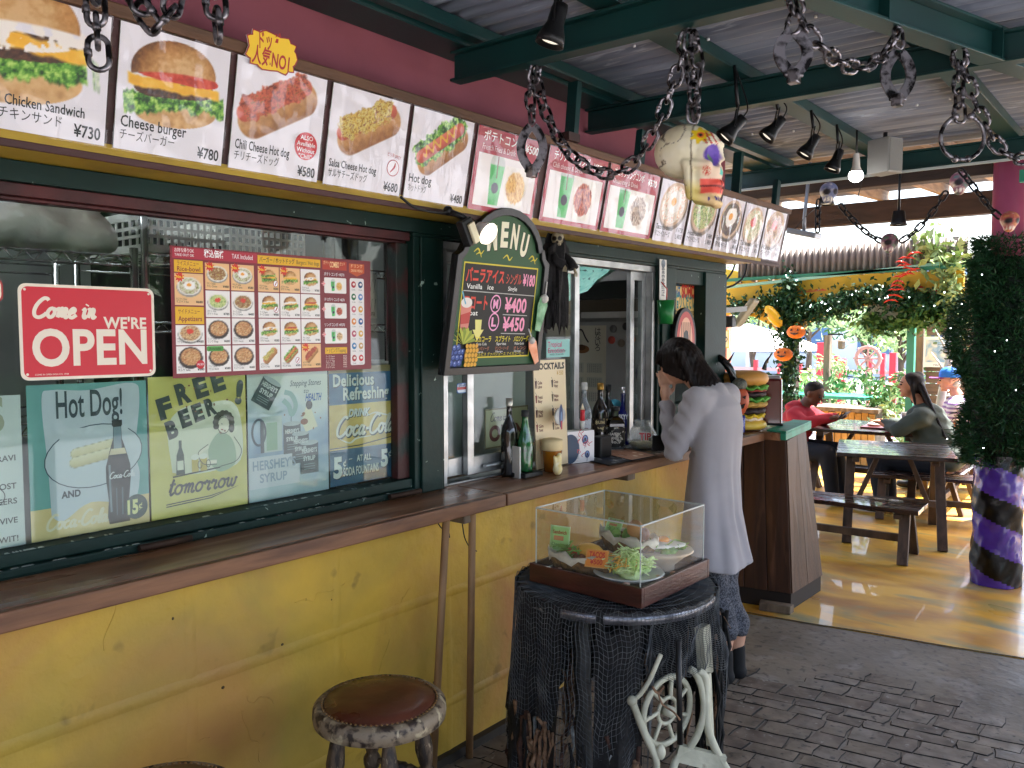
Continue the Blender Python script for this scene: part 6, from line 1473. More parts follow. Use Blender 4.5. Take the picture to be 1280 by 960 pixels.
for px, py, lb in ((1123, 282, 'round black downlight under the patio roof near the green skull'), (1033, 256, 'lit downlight under the patio roof below the blue grey skull')):
 c = ony(px, py, 5.6); t = thing('downlight', lb, 'lamp', c)
 B().lathe([(0, .09), (.035, .09), (.045, .02), (.055, 0), (.05, 0), (.04, .02), (0, .03)], c, 18).build('can', M_blackmetal, t); B().lathe([(0, .012), (.044, .010)], c, 18, cap=False).build('lens', MATS['spot_lens'], t)
 B().cyl(c + Vector((0, 0, .09)), (c.x, c.y, 2.66), .008).build('stem', M_blackmetal, t)
fn = ony(1005, 292, 5.3); fl = thing('flood_lamp', 'grey flat flood lamp tilted under the patio roof', 'lamp', fn)
B().box(fn, (.19, .12, .035), rot=Matrix.Rotation(.25, 3, 'Y')).build('head', mat('grey_metal', '#8a8c90', .4, metal=.5), fl, bevel=.006); B().tube([fn, fn + Vector((0, 0, .1)), (fn.x + .03, fn.y, 2.62)], .012, 8).build('arm', MATS['grey_metal'], fl)
tag(B().tube([ony(1046, 256, 5.4), ony(1072, 248, 5.4), ony(1078, 225, 5.2)], .003, 5).tube(cv([ony(990, 290, 5.3), ony(1010, 268, 5.3), ony(1025, 256, 5.4)]), .003, 5).build('lamp_cable', M_cable), 'thin cables strung between the lamps under the patio roof', 'cable')
# --- inside the left window
IX = -2.55
def wshelf(y0, y1, z, x0=-3.0, x1=-2.45):
 b = B()
 for x in (x0, x1): b.tube([(x, y0, z), (x, y1, z)], .004, 5).tube([(x, y0, z - .03), (x, y1, z - .03)], .004, 5)
 n = int((y1 - y0) / .05)
 for i in range(n):
  ya = y0 + (y1 - y0) * i / n; yb_ = y0 + (y1 - y0) * (i + .5) / n; yc = y0 + (y1 - y0) * (i + 1) / n
  b.tube([(x1, ya, z), (x1, yb_, z - .03), (x1, yc, z)], .0025, 4)
 for i in range(14): y = y0 + (y1 - y0) * i / 13; b.tube([(x0, y, z), (x1, y, z)], .0022, 4)
 return b
sh = thing('wire_rack', 'chromed wire rack inside the left window behind the red sign', 'rack', (-2.7, 1.0, 0))
wshelf(-.3, 1.21, 1.775).build('shelf', M_chrome, sh); wshelf(-.3, 1.21, 1.3).build('shelf', M_chrome, sh)
for y in (-.3, 1.21):
 for x in (-3.0, -2.45): B().cyl((x, y, 0), (x, y, 1.80), .0125, n=10).build('upright', M_chrome, sh)
rk = thing('wire_rack', 'tall chromed wire rack inside the left window that holds the crates', 'rack', (-2.8, 1.7, 0))
for z in (1.3, 1.58, 1.80): wshelf(1.32, 2.35, z, -3.1, -2.6).build('shelf', M_chrome, rk)
for y in (1.32, 2.35):
 for x in (-3.1, -2.6): B().cyl((x, y, 0), (x, y, 2.2), .0125, n=10).build('upright', M_chrome, rk)
def crate(y0, y1, z0, x0, x1, label, h=.13):
 t = thing('plastic_crate', label, 'crate', ((x0 + x1) / 2, (y0 + y1) / 2, z0), group='white plastic crates inside the window'); b = B()
 def wall(p0, p1, n):
  p0 = Vector(p0); p1 = Vector(p1); d = (p1 - p0);
  b.bar(p0 + Vector((0, 0, h - .012)), p1 + Vector((0, 0, h - .012)), .008, .026, up=(0, 0, 1)); b.bar(p0 + Vector((0, 0, .012)), p1 + Vector((0, 0, .012)), .006, .024)
  for k in (1, 2): b.bar(p0 + Vector((0, 0, .024 + (h - .048) * k / 3)), p1 + Vector((0, 0, .024 + (h - .048) * k / 3)), .004, .010)
  for i in range(n + 1):
   q = p0 + d * (i / n); b.bar(q + Vector((0, 0, .0)), q + Vector((0, 0, h)), .0045, .0095, up=d)
 wall((x1, y0, z0), (x1, y1, z0), 12); wall((x0, y0, z0), (x1, y0, z0), 8); wall((x0, y1, z0), (x1, y1, z0), 8)
 b.build('basket', M_white, t); B().ab((x0, y0, z0 + .001), (x1, y1, z0 + .006)).build('base', M_white, t)
 return t
crate(1.33, 1.61, 1.81, -3.0, -2.62, 'left white plastic crate with square holes on the tall rack'); crate(1.64, 1.95, 1.81, -3.0, -2.62, 'right white plastic crate with square holes on the tall rack')
bag = thing('white_bag', 'large white plastic sack resting on the left wire rack', 'bag', (-2.7, 1.0, 1.78))
blob('sack', [('e', (-2.66, .98, 1.88), (.16, .24, .09)), ('e', (-2.62, 1.12, 1.84), (.12, .12, .07)), ('e', (-2.68, .84, 1.97), (.12, .12, .18)), ('e', (-2.7, 1.08, 1.99), (.1, .18, .10))], mat('cloudy_plastic', '#d4d0c6', .35, bump=.5, bscale=9, bdist=.03), bag, voxel=.018, smooth=4, fine=lambda co: co + np.stack([.012 * np.sin(co[:, 1] * 40 + co[:, 2] * 30), 0 * co[:, 0], .008 * np.sin(co[:, 1] * 55)], 1))
for i, (y, r_, h) in enumerate(((1.56, .045, .2), (1.70, .05, .24), (1.84, .035, .18))):
 tag(B().lathe([(0, 0), (r_, 0), (r_, h), (r_ * 1.05, h + .004), (0, h + .006)], (-2.7, y + .40, 1.806), 20).build('steel_canister', mat('brushed_steel', '#a8a8a8', .25, metal=.9)), ['short steel canister on the rack behind the menu sheet', 'wide tall steel canister on the rack behind the menu sheet', 'narrow steel canister at the right end of the rack'][i], 'canister')
pc_ = thing('slanted_paper', 'white sheet with slanted pencil lines hung inside the window, right of the menu sheet', 'paper', (-2.3, 1.86, 1.62))
B().ab((-2.302, 1.86, 1.60), (-2.3, 2.03, 1.76)).build('sheet', M_white, pc_)
P = Print((-2.2995, 1.86, 1.60), WU, WV)
for i in range(20): x = .01 + (i % 10) * .016; y = .02 + (i // 10) * .07; P.line([(x, y), (x + .01, y + .05)], .0025, '#6a6a6a', 1)
P.text('Elesbana', .09, .01, .018, '#202020', 2, w=.07, bold=.02); P.build('printed_face', M_print, pc_)
ap = thing('hanging_apron', 'pale blue apron hanging inside the window at the far left', 'apron', (-2.35, .62, 1.2))
B().grid([[(-2.35 + .02 * math.sin(y * 60 + z * 3), y + (z - 1.2) * .0, z) for z in np.linspace(1.15, 1.75, 10)] for y in np.linspace(.50, .78, 14)]).build('cloth', mat('blue_grey_cloth', '#7a8a9c', .8, bump=.3), ap)
for y, zz in ((1.10, 1.50), (1.06, 1.46)):
 r = random.Random(int(y * 100));
pw = thing('window_plant', 'small leafy plant just behind the glass between the red sign and the menu sheet', 'plant', (-2.2, 1.09, 1.42))
leaf_quads(B(), [(-2.2 + r.gauss(0, .02), 1.095 + r.gauss(0, .02), 1.52 + r.gauss(0, .05)) for _ in range(70)], .014, r=r).tube([(-2.2, 1.095, 1.40), (-2.2, 1.095, 1.56)], .003, 5).build('leaves', M_leafmid, pw)
# --- inside the serving window
KY = 4.25; KU = Vector((1, 0, 0))
def K(px, py, Y=KY): p = ony(px, py, Y); return (p.x, p.z)
kw = thing('kitchen_partition', 'pale grey kitchen partition with a calendar seen through the serving window', 'wall', (-2.6, KY, 0))
M_kit = mat('pale_grey_panel', '#b4b6b4', .5, col2='#9c9f9d', nscale=2)
B().ab((-3.6, KY, 0), (-2.135, KY + .02, K(770, 402)[1])).build('panel', M_kit, kw)
B().ab((-3.6, KY - .10, K(770, 392)[1]), (-2.135, KY, K(770, 368)[1])).build('brown_beam', mat('brown_beam', '#6a6050', .7), kw)
a_, b_ = K(745, 398), K(832, 390); B().ab((a_[0], KY - .16, a_[1] + .0), (-2.14, KY - .101, a_[1] + .035)).build('tube_light_housing', M_white, kw)
B().ab((-4.2, 2.2, .9), (-2.75, KY - .2, .95)).build('worktop', M_alu, kw)
c0_, c1_ = K(714, 405), K(758, 404); cz1 = c0_[1] - .01; cz0 = cz1 - .52; cx0 = c1_[0] - .30
cal = thing('calendar', 'wall calendar with a brush drawing of a gourd and small month tables', 'calendar', (cx0 + .15, KY, cz0))
B().ab((cx0, KY - .004, cz0), (cx0 + .30, KY - .001, cz1)).build('sheet', mat('ivory_paper', '#d8d4c0', .7), cal)
P = Print((cx0, KY - .0045, cz0), KU, WV); W = .30; H = .52
P.ell(W * .42, H * .72, W * .18, H * .05, '#8a5a30', 2); P.ell(W * .40, H * .74, W * .11, H * .035, '#5a3a20', 3); P.curve([(W * .3, H * .78), (W * .25, H * .9), (W * .4, H * .95), (W * .5, H * .86), (W * .58, H * .8)], .010, '#1a1a1a', 4)
for i, ch in enumerate('はないろ'): P.text(ch, W * .74, H * (.90 - i * .065), .036, '#202020', 4)
for a in range(2):
 for b_ in range(3):
  P.rect(W * (.08 + .46 * a), H * (.44 - b_ * .17), W * (.46 + .46 * a), H * (.56 - b_ * .17), '#c4c4b4', 2)
  for k in range(5): P.text('1 2 3 4 5 6 7', W * (.10 + .46 * a), H * (.53 - .02 * k - b_ * .17), .008, '#4a4a44', 3, w=W * .32)
P.build('printed_face', M_print, cal)
for i, (px, py, c) in enumerate(((765, 425, '#b84a3c'), (767, 411, '#6a6a6a'), (790, 424, '#b8703c'), (777, 429, '#8a8070'), (783, 408, '#3a3a3a'), (797, 414, '#d8d8d0'))):
 p = ony(px, py, KY); o = B().lathe([(0, 0), (.024, 0), (.024, .008), (.016, .014), (0, .016)], p, 14, ax=(0, -1, 0)).build('fridge_magnet', mat('magnet_' + c.strip('#'), c, .5)); tag(o, ['red magnet stuck on the kitchen partition', 'grey magnet above the red one on the kitchen partition', 'brown magnet in the middle of the kitchen partition', 'beige magnet between the red and the brown one', 'dark magnet highest on the kitchen partition', 'white magnet at the right of the kitchen partition'][i], 'magnet')
pcl = ony(800, 470, KY - .05); tag(B().tube([pcl + Vector((0, 0, .09)), pcl + Vector((0, 0, .02)), pcl + Vector((.01, 0, -.10))], [.012, .026, .018], 10).build('navy_tongs', mat('navy_cloth', '#1c2a5a', .7)), 'navy blue oven glove hanging on the kitchen partition', 'oven glove')
tc_ = thing('teal_cloth', 'mint green printed cloth slung under the kitchen ceiling', 'cloth', (-2.6, 3.1, 1.8)); rows = []
for i in range(16):
 u_ = i / 15; x = -3.05 + .95 * u_; rows.append([(x, 3.75 + .25 * j / 8, 1.93 - (.21 * math.sin(PI * min(1, u_ * 1.25 + .08)) if u_ < .74 else .05) * (1 - j / 8) - .0 + .008 * math.sin(x * 50 + j)) for j in range(9)])
B().grid(rows).build('cloth', mat('mint_cloth', '#7ac0b0', .8, col2='#a8dccc', nscale=14, col3='#2c4a40', n3=34, lo3=.62, hi3=.66), tc_)
tag(B().ab((-3.4, 4.02, 1.74), (-2.2, 4.2, 1.84)).build('range_hood', mat('hood_steel', '#5a5c5c', .4, metal=.6)), 'dark steel extractor hood inside the serving window', 'hood')
wr = thing('white_cabinet', 'white cabinet standing behind the closed sliding sash', 'cabinet', (-2.5, 2.55, 0))
B().ab((-2.75, 2.16, 0), (-2.32, 2.93, 1.43)).build('body', mat('cabinet_white', '#b8c0b8', .45, col2='#a4aca4', nscale=2), wr, bevel=.006)
def open2(P, w, h):
 P.rect(0, 0, w, h, '#8a7a5a', 0); P.rect(.006, .006, w - .006, h - .006, '#c4bc9a', 1); script(P, 'Come in', .03, h * .68, .017, .0042, '#3a3a34', 3)
 P.text("WE'RE", w / 2, h * .46, .020, '#4a3a30', 3, w=.07, align='c', bold=.03); P.text('OPEN', w / 2, .03, .060, '#6a2420', 3, w=w - .05, align='c', bold=.05)
oy0, oy1 = onx(606, 520, -2.12).y, onx(660, 520, -2.12).y
sheet('open_sign', 'small beige sign reading Come in WE\'RE OPEN behind the sliding pane', 'sign', -2.12, oy0, onx(606, 562, -2.12).z, oy1, onx(606, 512, -2.12).z, open2, M_tin, base='#8a7a5a')
def stk2(P, w, h): P.rrect(0, 0, w, h, .01, '#3a6aa8', 1); P.rrect(.003, .003, w - .003, h - .003, .008, '#c8d4e0', 2); P.rect(.0, h * .35, w, h * .62, '#a83a3c', 3); P.text('Blstro', w / 2, h * .66, .012, '#2a4a7a', 4, w=w * .8, align='c', bold=.03)
a_, b_ = onx(571, 492, -2.066), onx(589, 478, -2.066); sheet('sticker', 'small round blue and red sticker on the sliding pane', 'sticker', -2.0655, a_.y, a_.z, b_.y, b_.z, stk2, M_print, corner=.008, base='#3a6aa8')
def soho(P, w, h):
 P.pic(0, 0, w, h, 20, 24, lambda X, Y: pal(fbm(X, Y, 4, 3), ['#d8b060', '#e8c87a', '#dcae58']), 1)
 P.text('トイレは', .01, h * .80, .055, '#1a5a8a', 3, w=w * .40, bold=.05); P.text('SOHO', w * .48, h * .78, .070, '#b8281c', 3, w=w * .48, bold=.07)
 P.text('でお借りください', .01, h * .56, .062, '#2a7a7a', 3, w=w * .94, bold=.04); P.text('Restroom at shop', .01, h * .40, .035, '#4a3a2a', 3, w=w * .9, bold=.01)
 P.rect(w * .30, h * .14, w * .72, h * .20, '#b8281c', 3); P.poly([(w * .70, h * .06), (w * .92, h * .17), (w * .70, h * .28)], '#b8281c', 3)
a_, b_ = onx(834, 412, -2.10), onx(870, 345, -2.10)
sheet('shop_sign', 'cream handwritten sign reading SOHO with a red arrow behind the narrow window', 'sign', -2.1, a_.y, a_.z - .02, b_.y, 1.79, soho, M_print, base='#d8b060')
def strip(P, w, h):
 P.rect(0, 0, w, h, '#dcdcd8', 1); P.ell(w / 2, h * .9, w * .3, w * .3, '#7a8a9a', 2)
 for i, ch in enumerate('飲食店営業許可証'): P.text(ch, w / 2, h * (.76 - i * .09), .026, '#26364a', 3, align='c')
a_, b_ = onx(824, 376, -2.02), onx(833, 325, -2.02)
sheet('paper_strip', 'narrow white paper strip with blue writing on the green post', 'paper', -2.019, a_.y, a_.z, b_.y, b_.z, strip, M_print, base='#dcdcd8')
gl = onx(832, 405, -1.98); gt = thing('green_glass', 'green plastic cup with a red straw fixed to the green post', 'cup', gl)
B().lathe([(0, 0), (.035, 0), (.043, .115), (.040, .115), (.033, .006), (0, .006)], gl, 20).build('cup', mat('green_plastic', '#1c7a3a', .3, alpha=.85), gt)
B().tube([gl + Vector((0, 0, .03)), gl + Vector((.0, .01, .17)), gl + Vector((.0, -.045, .20))], .003, 6).build('straw', mat('red_straw', '#c03a2c', .4), gt)
rs = onx(855, 425, -2.0); ro = thing('round_red_sign', 'red oval sign with a black rim behind the woman on the green post', 'sign', rs)
sc_ = Matrix.Diagonal((1, .115, .19));
B().prism([(.115 * math.cos(a), .165 * math.sin(a)) for a in np.linspace(0, 2 * PI, 37)[:-1]], -.012, .010, axes=(WU, WV, Vector((1, 0, 0))), o=rs).build('rim', M_black, ro, bevel=.003)
P = Print(rs + Vector((.0105, 0, 0)), WU, WV); P.ell(0, 0, .095, .145, '#b83a34', 1); P.ell(0, 0, .07, .115, '#e0a888', 2)
for i in range(5): P.rect(-.05 + i * .022, -.09, -.042 + i * .022, .09, '#4a2420', 3)
P.ell(0, .0, .03, .05, '#141414', 4); P.build('printed_face', M_tin, ro)
M_tube = mat('lit_tube', '#ffffff', .4, emit='#f2f6ff', estr=9.0)
for x, y, lb in ((-3.0, .9, 'lit ceiling tube lamp in the store room behind the left window'), (-2.75, 3.2, 'lit ceiling tube lamp in the kitchen behind the serving window')):
 t = thing('ceiling_tube_lamp', lb, 'lamp', (x, y, 2.44)); B().box((x, y, 2.43), (.10, 1.15, .03)).build('fitting', M_white, t); B().cyl((x, y - .55, 2.395), (x, y + .55, 2.395), .014, n=12).build('tube', M_tube, t)
# --- things on the counter
CZ = .9955
def on(px, py, x=None): return onz(px, py, CZ)
def gmat(n, c, **k): return mat(n, c, .12, spec=.6, coat=.5, **k)
def bottle(name, label, p, H, R, m, neckm=None, prof=None, lab=None, labm=None, sq=False, n=24):
 t = thing(name, label, 'bottle', p)
 pr2 = prof or [(0, 0), (.95, 0), (1, .03), (1, .55), (.85, .64), (.36, .76), (.33, .93), (.38, .94), (.38, .97)]
 B().lathe([(r_ * R, h_ * H) for r_, h_ in pr2], p, 4 if sq else n, smooth=not sq).build('glass', m, t, bevel=.006 if sq else 0)
 tp = pr2[-1][0] * R
 B().lathe([(tp * 1.05, H * .90), (tp * 1.1, H * .905), (tp * 1.1, H), (0, H * 1.005)], p, 16).build('cap', neckm or M_black, t)
 if lab:
  l0, l1, txt, bgc, fgc = lab; facing = Vector((-p.x, -p.y, 0)).normalized(); a0 = math.atan2(facing.y, facing.x)
  b = B(); rows = [[(p.x + R * 1.012 * math.cos(a0 + a), p.y + R * 1.012 * math.sin(a0 + a), p.z + H * z) for z in (l0, l1)] for a in np.linspace(-1.1, 1.1, 14)]
  b.grid(rows).build('label', mat('label_' + bgc.strip('#'), bgc, .5, col2=fgc, nscale=60, lo=.55, hi=.6), t)
  u = Vector((-facing.y, facing.x, 0)); P = Print(p + facing * R * 1.05 + Vector((0, 0, H * (l0 + l1) / 2)) , u, (0, 0, 1))
  for i, s_ in enumerate(txt): P.text(s_, 0, .008 - i * .018, .014, fgc, 1, align='c', w=R * 1.1, bold=.04)
  P.build('lettering', M_print, t)
 return t
gb_ = on(667, 592); tr0 = onz(664, 596, CZ)
ms = thing('menu_stand', 'small black and white card stand under the green bottle', 'stand', tr0)
B().box(tr0 + Vector((-.03, .0, .010)), (.09, .11, .018)).build('base', M_black, ms, bevel=.003); B().box(tr0 + Vector((-.045, -.05, .06)), (.08, .006, .12), rot=Matrix.Rotation(-.25, 3, 'Z')).build('card', M_white, ms)
gp = Vector((tr0.x - .03, tr0.y, CZ + .0195))
bottle('green_bottle', 'tall green drinks bottle in front of the sliding pane', gp, .235, .032, gmat('green_glass', '#1c6a34', col2='#0e3a1c', nscale=40), M_darkgrey, prof=[(0, 0), (.9, 0), (1, .04), (.86, .2), (1, .42), (.92, .5), (.7, .62), (.42, .8), (.38, .92), (.42, .93), (.42, .95)])
bottle('dark_bottle', 'dark brown bottle half hidden behind the green bottle', Vector((gp.x - .05, gp.y - .035, CZ)), .30, .033, gmat('brown_glass', '#16100c'), mat('silver_foil', '#b8b4a8', .3, metal=.7))
cp = onx(690, 578, -1.955); cp = Vector((-1.955, cp.y, CZ)); bc_ = thing('beer_cup', 'plastic cup of amber beer with a thick cream foam top', 'cup', cp)
B().lathe([(0, 0), (.032, 0), (.041, .085)], cp, 24, cap=False).build('beer', gmat('amber_beer', '#a86a1c', col2='#8a5214', nscale=12), bc_)
B().lathe([(.0412, .0855), (.044, .09), (.045, .118), (.042, .128), (.02, .133), (0, .134)], cp, 24, cap=False).build('foam', mat('cream_foam', '#e0c898', .6, bump=.2), bc_)
fg = onx(697, 588, -1.88); fg = Vector((-1.88, fg.y, CZ)); fi = thing('pale_figurine', 'small cream and yellow figurine in front of the beer cup', 'figurine', fg)
blob('body', [('e', fg + Vector((0, 0, .025)), (.018, .022, .026)), ('e', fg + Vector((0, .004, .058)), (.014, .018, .022)), ('e', fg + Vector((0, .012, .078)), (.010, .012, .010)), ('c', fg + Vector((0, -.014, .03)), fg + Vector((0, -.02, .075)), .007, .006)], mat('figurine_paint', '#e0d8b8', .35, col2='#d8b83a', nscale=30, col3='#4a7a3a', n3=24, lo3=.6, hi3=.64), fi, voxel=.004)
nb = onx(724, 573, -1.99); nbx = thing('napkin_box', 'white box printed with blue eyeballs and red veins beside the beer cup', 'box', (nb.x, nb.y, CZ))
R3 = Matrix.Rotation(-.30, 3, 'Z'); bu = R3 @ Vector((0, 1, 0)); bn = R3 @ Vector((1, 0, 0)); c0 = Vector((-1.985, nb.y, CZ)); bw, bh = .150, .135
B().box(c0 - bn * .030 + Vector((0, 0, bh / 2 + .001)), (.06, bw, bh), rot=R3).build('carton', M_white, nbx, bevel=.002)
P = Print(c0 + bn * .0004 - bu * bw / 2 + Vector((0, 0, .001)), bu, (0, 0, 1))
P.rect(0, 0, bw, bh, '#e8e4e4', 1); P.ell(.022, .062, .048, .062, '#1c3a5a', 2)
for i in range(22): P.line([(-.02, .02 + i * .0045), (.068, .02 + i * .0045)], .0008, '#0f2438', 3)
for x, y, s_ in ((.100, .098, .020), (.112, .034, .016)): P.ell(x, y, s_ * .85, s_, '#1c3a6a', 4); P.ell(x, y + .003, s_ * .5, s_ * .62, '#6a86b8', 5); P.ell(x, y, s_ * .3, s_ * .4, '#14203a', 6); P.line([(x, y - s_), (x - .002, y - s_ * 1.9)], .0022, '#1c3a6a', 5)
r = random.Random(8)
for _ in range(16): x, y = r.uniform(.06, .13), r.uniform(.01, .13); P.curve([(x, y), (x + r.uniform(-.01, .01), y + .008), (x + r.uniform(-.014, .014), y + .018)], .0028, '#c0303a', 4, n=3)
P.build('printed_face', M_print, nbx)
pp = c0 - bn * .03 + bu * .035
cn = thing('red_white_candle', 'red and white pencil shaped candle standing on the eyeball box', 'candle', (pp.x, pp.y, CZ + bh))
B().lathe([(0, .001), (.008, .001), (.010, .03), (.010, .04), (0, .04)], Vector((pp.x, pp.y, CZ + bh)), 12).build('foot', M_white, cn); B().lathe([(.010, .0402), (.010, .088), (0, .088)], Vector((pp.x, pp.y, CZ + bh)), 12).build('red_body', mat('toy_red', '#c83038', .4), cn); B().lathe([(.0095, .0885), (.001, .115), (0, .115)], Vector((pp.x, pp.y, CZ + bh)), 12).build('tip', mat('cream_tip', '#e8d8b8', .5), cn)
def cock(P, w, h):
 P.rect(0, 0, w, h, '#3a2a20', 0); P.rect(.003, .003, w - .003, h - .003, '#e0cca4', 1); P.text('COCKTAILS', w / 2, h - .040, .026, '#241810', 3, w=w - .022, align='c', bold=.05); P.text('¥ 550', w - .02, h - .066, .018, '#c09a4a', 3, align='r', w=.045, bold=.02)
 names = [('Cuba', 'Libre'), ('Coco', 'Hippy'), ('Tropical', 'Bay'), ('Mojito', 'Mint'), ('High', 'Ball'), ('Cola', 'Beer'), ('Gin', 'Tonic'), ('Rum', 'Coke')]
 for i, (a, b) in enumerate(names):
  x = .008 + (i % 2) * (w / 2 - .002); y = h - .105 - (i // 2) * .058
  P.poly([(x, y + .020), (x + .014, y + .020), (x + .011, y - .010), (x + .003, y - .010)], ['#4a2420', '#3a2418', '#7a3a28', '#5a4a2a'][i % 4], 3); P.line([(x + .010, y + .02), (x + .002, y + .032)], .002, '#4a4a4a', 3)
  P.text(a, x + .018, y + .006, .013, '#5a1c18', 3, w=.030, bold=.03); P.text(b, x + .018, y - .010, .012, '#5a1c18', 3, w=.028, bold=.03)
a_, b_ = onx(670, 560, -2.0), onx(711, 448, -2.0)
sheet('cocktail_menu', 'tall cream card headed COCKTAILS leaning at the serving window', 'menu', -2.0, a_.y, CZ + .003, b_.y, onx(690, 449, -2.0).z, cock, M_print, base='#d8c498', tiltx=-.04)
def teal(P, w, h):
 P.rect(0, 0, w, h, '#7ab8b0', 1); P.text('Tropical', .008, h - .03, .022, '#a83a6a', 3, w=w * .6, bold=.02); P.text('Emotion', .010, h - .055, .022, '#a83a6a', 3, w=w * .7, bold=.02); P.text('Enjoy the summer', .008, .022, .012, '#2a4a4a', 3, w=w * .8); P.text('with friends', .02, .008, .010, '#2a4a4a', 3, w=w * .6)
a_, b_ = onx(683, 447, -2.01), onx(712, 424, -2.01); sheet('teal_card', 'small teal handwritten card above the cocktail menu', 'card', -2.01, a_.y, a_.z, b_.y, b_.z, teal, M_print, base='#7ab8b0')
ey = onx(700, 520, -1.96); et = thing('eye_cutout', 'oval white and blue cut-out eye in front of the cocktail menu', 'cut-out', Vector((ey.x, ey.y, ey.z - .06)))
B().lathe([(0, -.003), (.034, -.003), (.034, .003), (0, .003)], ey, 28, ax=(1, .3, 0), sx=1.75).build('card', M_white, et)
nn = Vector((1, .3, 0)).normalized(); P = Print(ey + nn * .0034, Vector((-.3, 1, 0)), (0, 0, 1)); P.ell(.002, 0, .022, .048, '#1c3a6a', 1); P.ell(.006, -.008, .010, .026, '#7a9ac0', 2); P.rect(-.002, -.055, .018, -.02, '#b83040', 3); P.build('printed_face', M_print, et)
def at_c(px, py, x=-2.0): x -= .13; p = onx(px, py, x); return Vector((x, p.y, CZ))
bottle('clear_rum_bottle', 'clear spirit bottle with a white cap and pale label at the window', at_c(730, 560), .325, .035, mat('clear_bottle', '#8a9498', .08, spec=.8, coat=.6, alpha=.55), M_white, lab=(.12, .5, ('BACARDI', 'RUM'), '#c8ccd0', '#7a2a34'))
bottle('dark_rum_bottle', 'dark bottle with a gold neck and cream badge, second from the left', at_c(750, 556, -2.01), .315, .038, gmat('dark_rum_glass', '#120c08'), mat('gold_foil', '#a8823c', .35, metal=.8), lab=(.28, .48, ('RUM',), '#2a2018', '#c8b888'))
bottle('slim_wine_bottle', 'slim dark bottle behind the gold necked one', at_c(760, 553, -2.05), .30, .034, gmat('dark_green_glass', '#0c1410'))
bottle('square_whiskey_bottle', 'square black label whiskey bottle in front of the dark bottles', at_c(769, 560, -1.95), .205, .052, gmat('whiskey_glass', '#1c120a'), M_black, sq=True, prof=[(0, 0), (1, 0), (1, .62), (.85, .70), (.34, .78), (.32, .92), (.36, .93)], lab=(.1, .55, ("JACK", "DANIEL'S", 'No.7'), '#141416', '#c8c4bc'))
bottle('blue_vodka_bottle', 'cobalt blue vodka bottle with a silver cap', at_c(779, 556, -2.0), .285, .034, gmat('cobalt_glass', '#141f7a', col2='#0c1450', nscale=10), mat('silver_cap', '#c8c8cc', .25, metal=.8), prof=[(0, 0), (.95, 0), (1, .03), (1, .54), (.88, .60), (.38, .70), (.33, .9), (.36, .93)], lab=None)
vb = at_c(779, 556, -2.0); fac = Vector((-vb.x, -vb.y, 0)).normalized(); P = Print(vb + fac * .0355 + Vector((0, 0, .135)), Vector((-fac.y, fac.x, 0)), (0, 0, 1)); P.text('SKYY', 0, 0, .022, '#e8ecf4', 1, w=.046, align='c', bold=.06); o = P.build('vodka_lettering', M_print, [q for q in bpy.data.objects if q.name == 'blue_vodka_bottle'][0])
tp_ = at_c(790, 556, -2.06); tag(B().lathe([(0, 0), (.055, 0), (.062, .24), (.055, .24), (.05, .02), (0, .01)], tp_, 20).build('steel_bucket', mat('clear_pitcher', '#9aa4a4', .15, alpha=.5)), 'tall clear plastic pitcher behind the blue bottle', 'pitcher')
tag(blob('blue_cloth', [('e', at_c(768, 530, -2.1) + Vector((0, 0, .17)), (.04, .05, .05)), ('e', at_c(772, 530, -2.1) + Vector((0, .04, .14)), (.03, .04, .04)), ('c', at_c(770, 530, -2.1), at_c(770, 530, -2.1) + Vector((0, 0, .16)), .03, .035)], mat('blue_rag', '#3a8a9c', .9, bump=.5, bscale=30), voxel=.008), 'crumpled teal blue cloth between the bottles', 'cloth')
jp = at_c(803, 563, -1.86); jr = thing('glass_jar', 'round clear glass jar with red printing beside the woman', 'jar', jp)
B().lathe([(0, .002), (.045, .002), (.072, .035), (.075, .06), (.055, .10), (.035, .125), (.042, .14), (.040, .14), (.033, .126), (.052, .098), (.070, .06), (.066, .035), (.042, .007), (0, .007)], jp, 26).build('glass', mat('jar_glass', '#c8d0d0', .05, alpha=.28, spec=.9, coat=1.0), jr)
B().lathe([(0, .008), (.04, .008), (.064, .034), (0, .036)], jp, 24).build('contents', mat('jar_contents', '#8a8a4a', .6, col2='#c8b070', nscale=50), jr)
fac = Vector((-jp.x, -jp.y, 0)).normalized(); P = Print(jp + fac * .076 + Vector((0, 0, .045)), Vector((-fac.y, fac.x, 0)), (0, 0, 1)); P.text('TIP', .012, .01, .034, '#e8e0e0', 1, w=.055, align='c', bold=.10); P.text('TIP', .012, .011, .032, '#c8303c', 3, w=.052, align='c', bold=.04); P.build('lettering', M_print, jr)
bk = onx(752, 562, -2.0); tag(B().box(Vector((-2.0, bk.y, CZ + .05)), (.05, .09, .095)).build('black_box', M_black, bevel=.006), 'small black box between the eyeball box and the bottles', 'box')
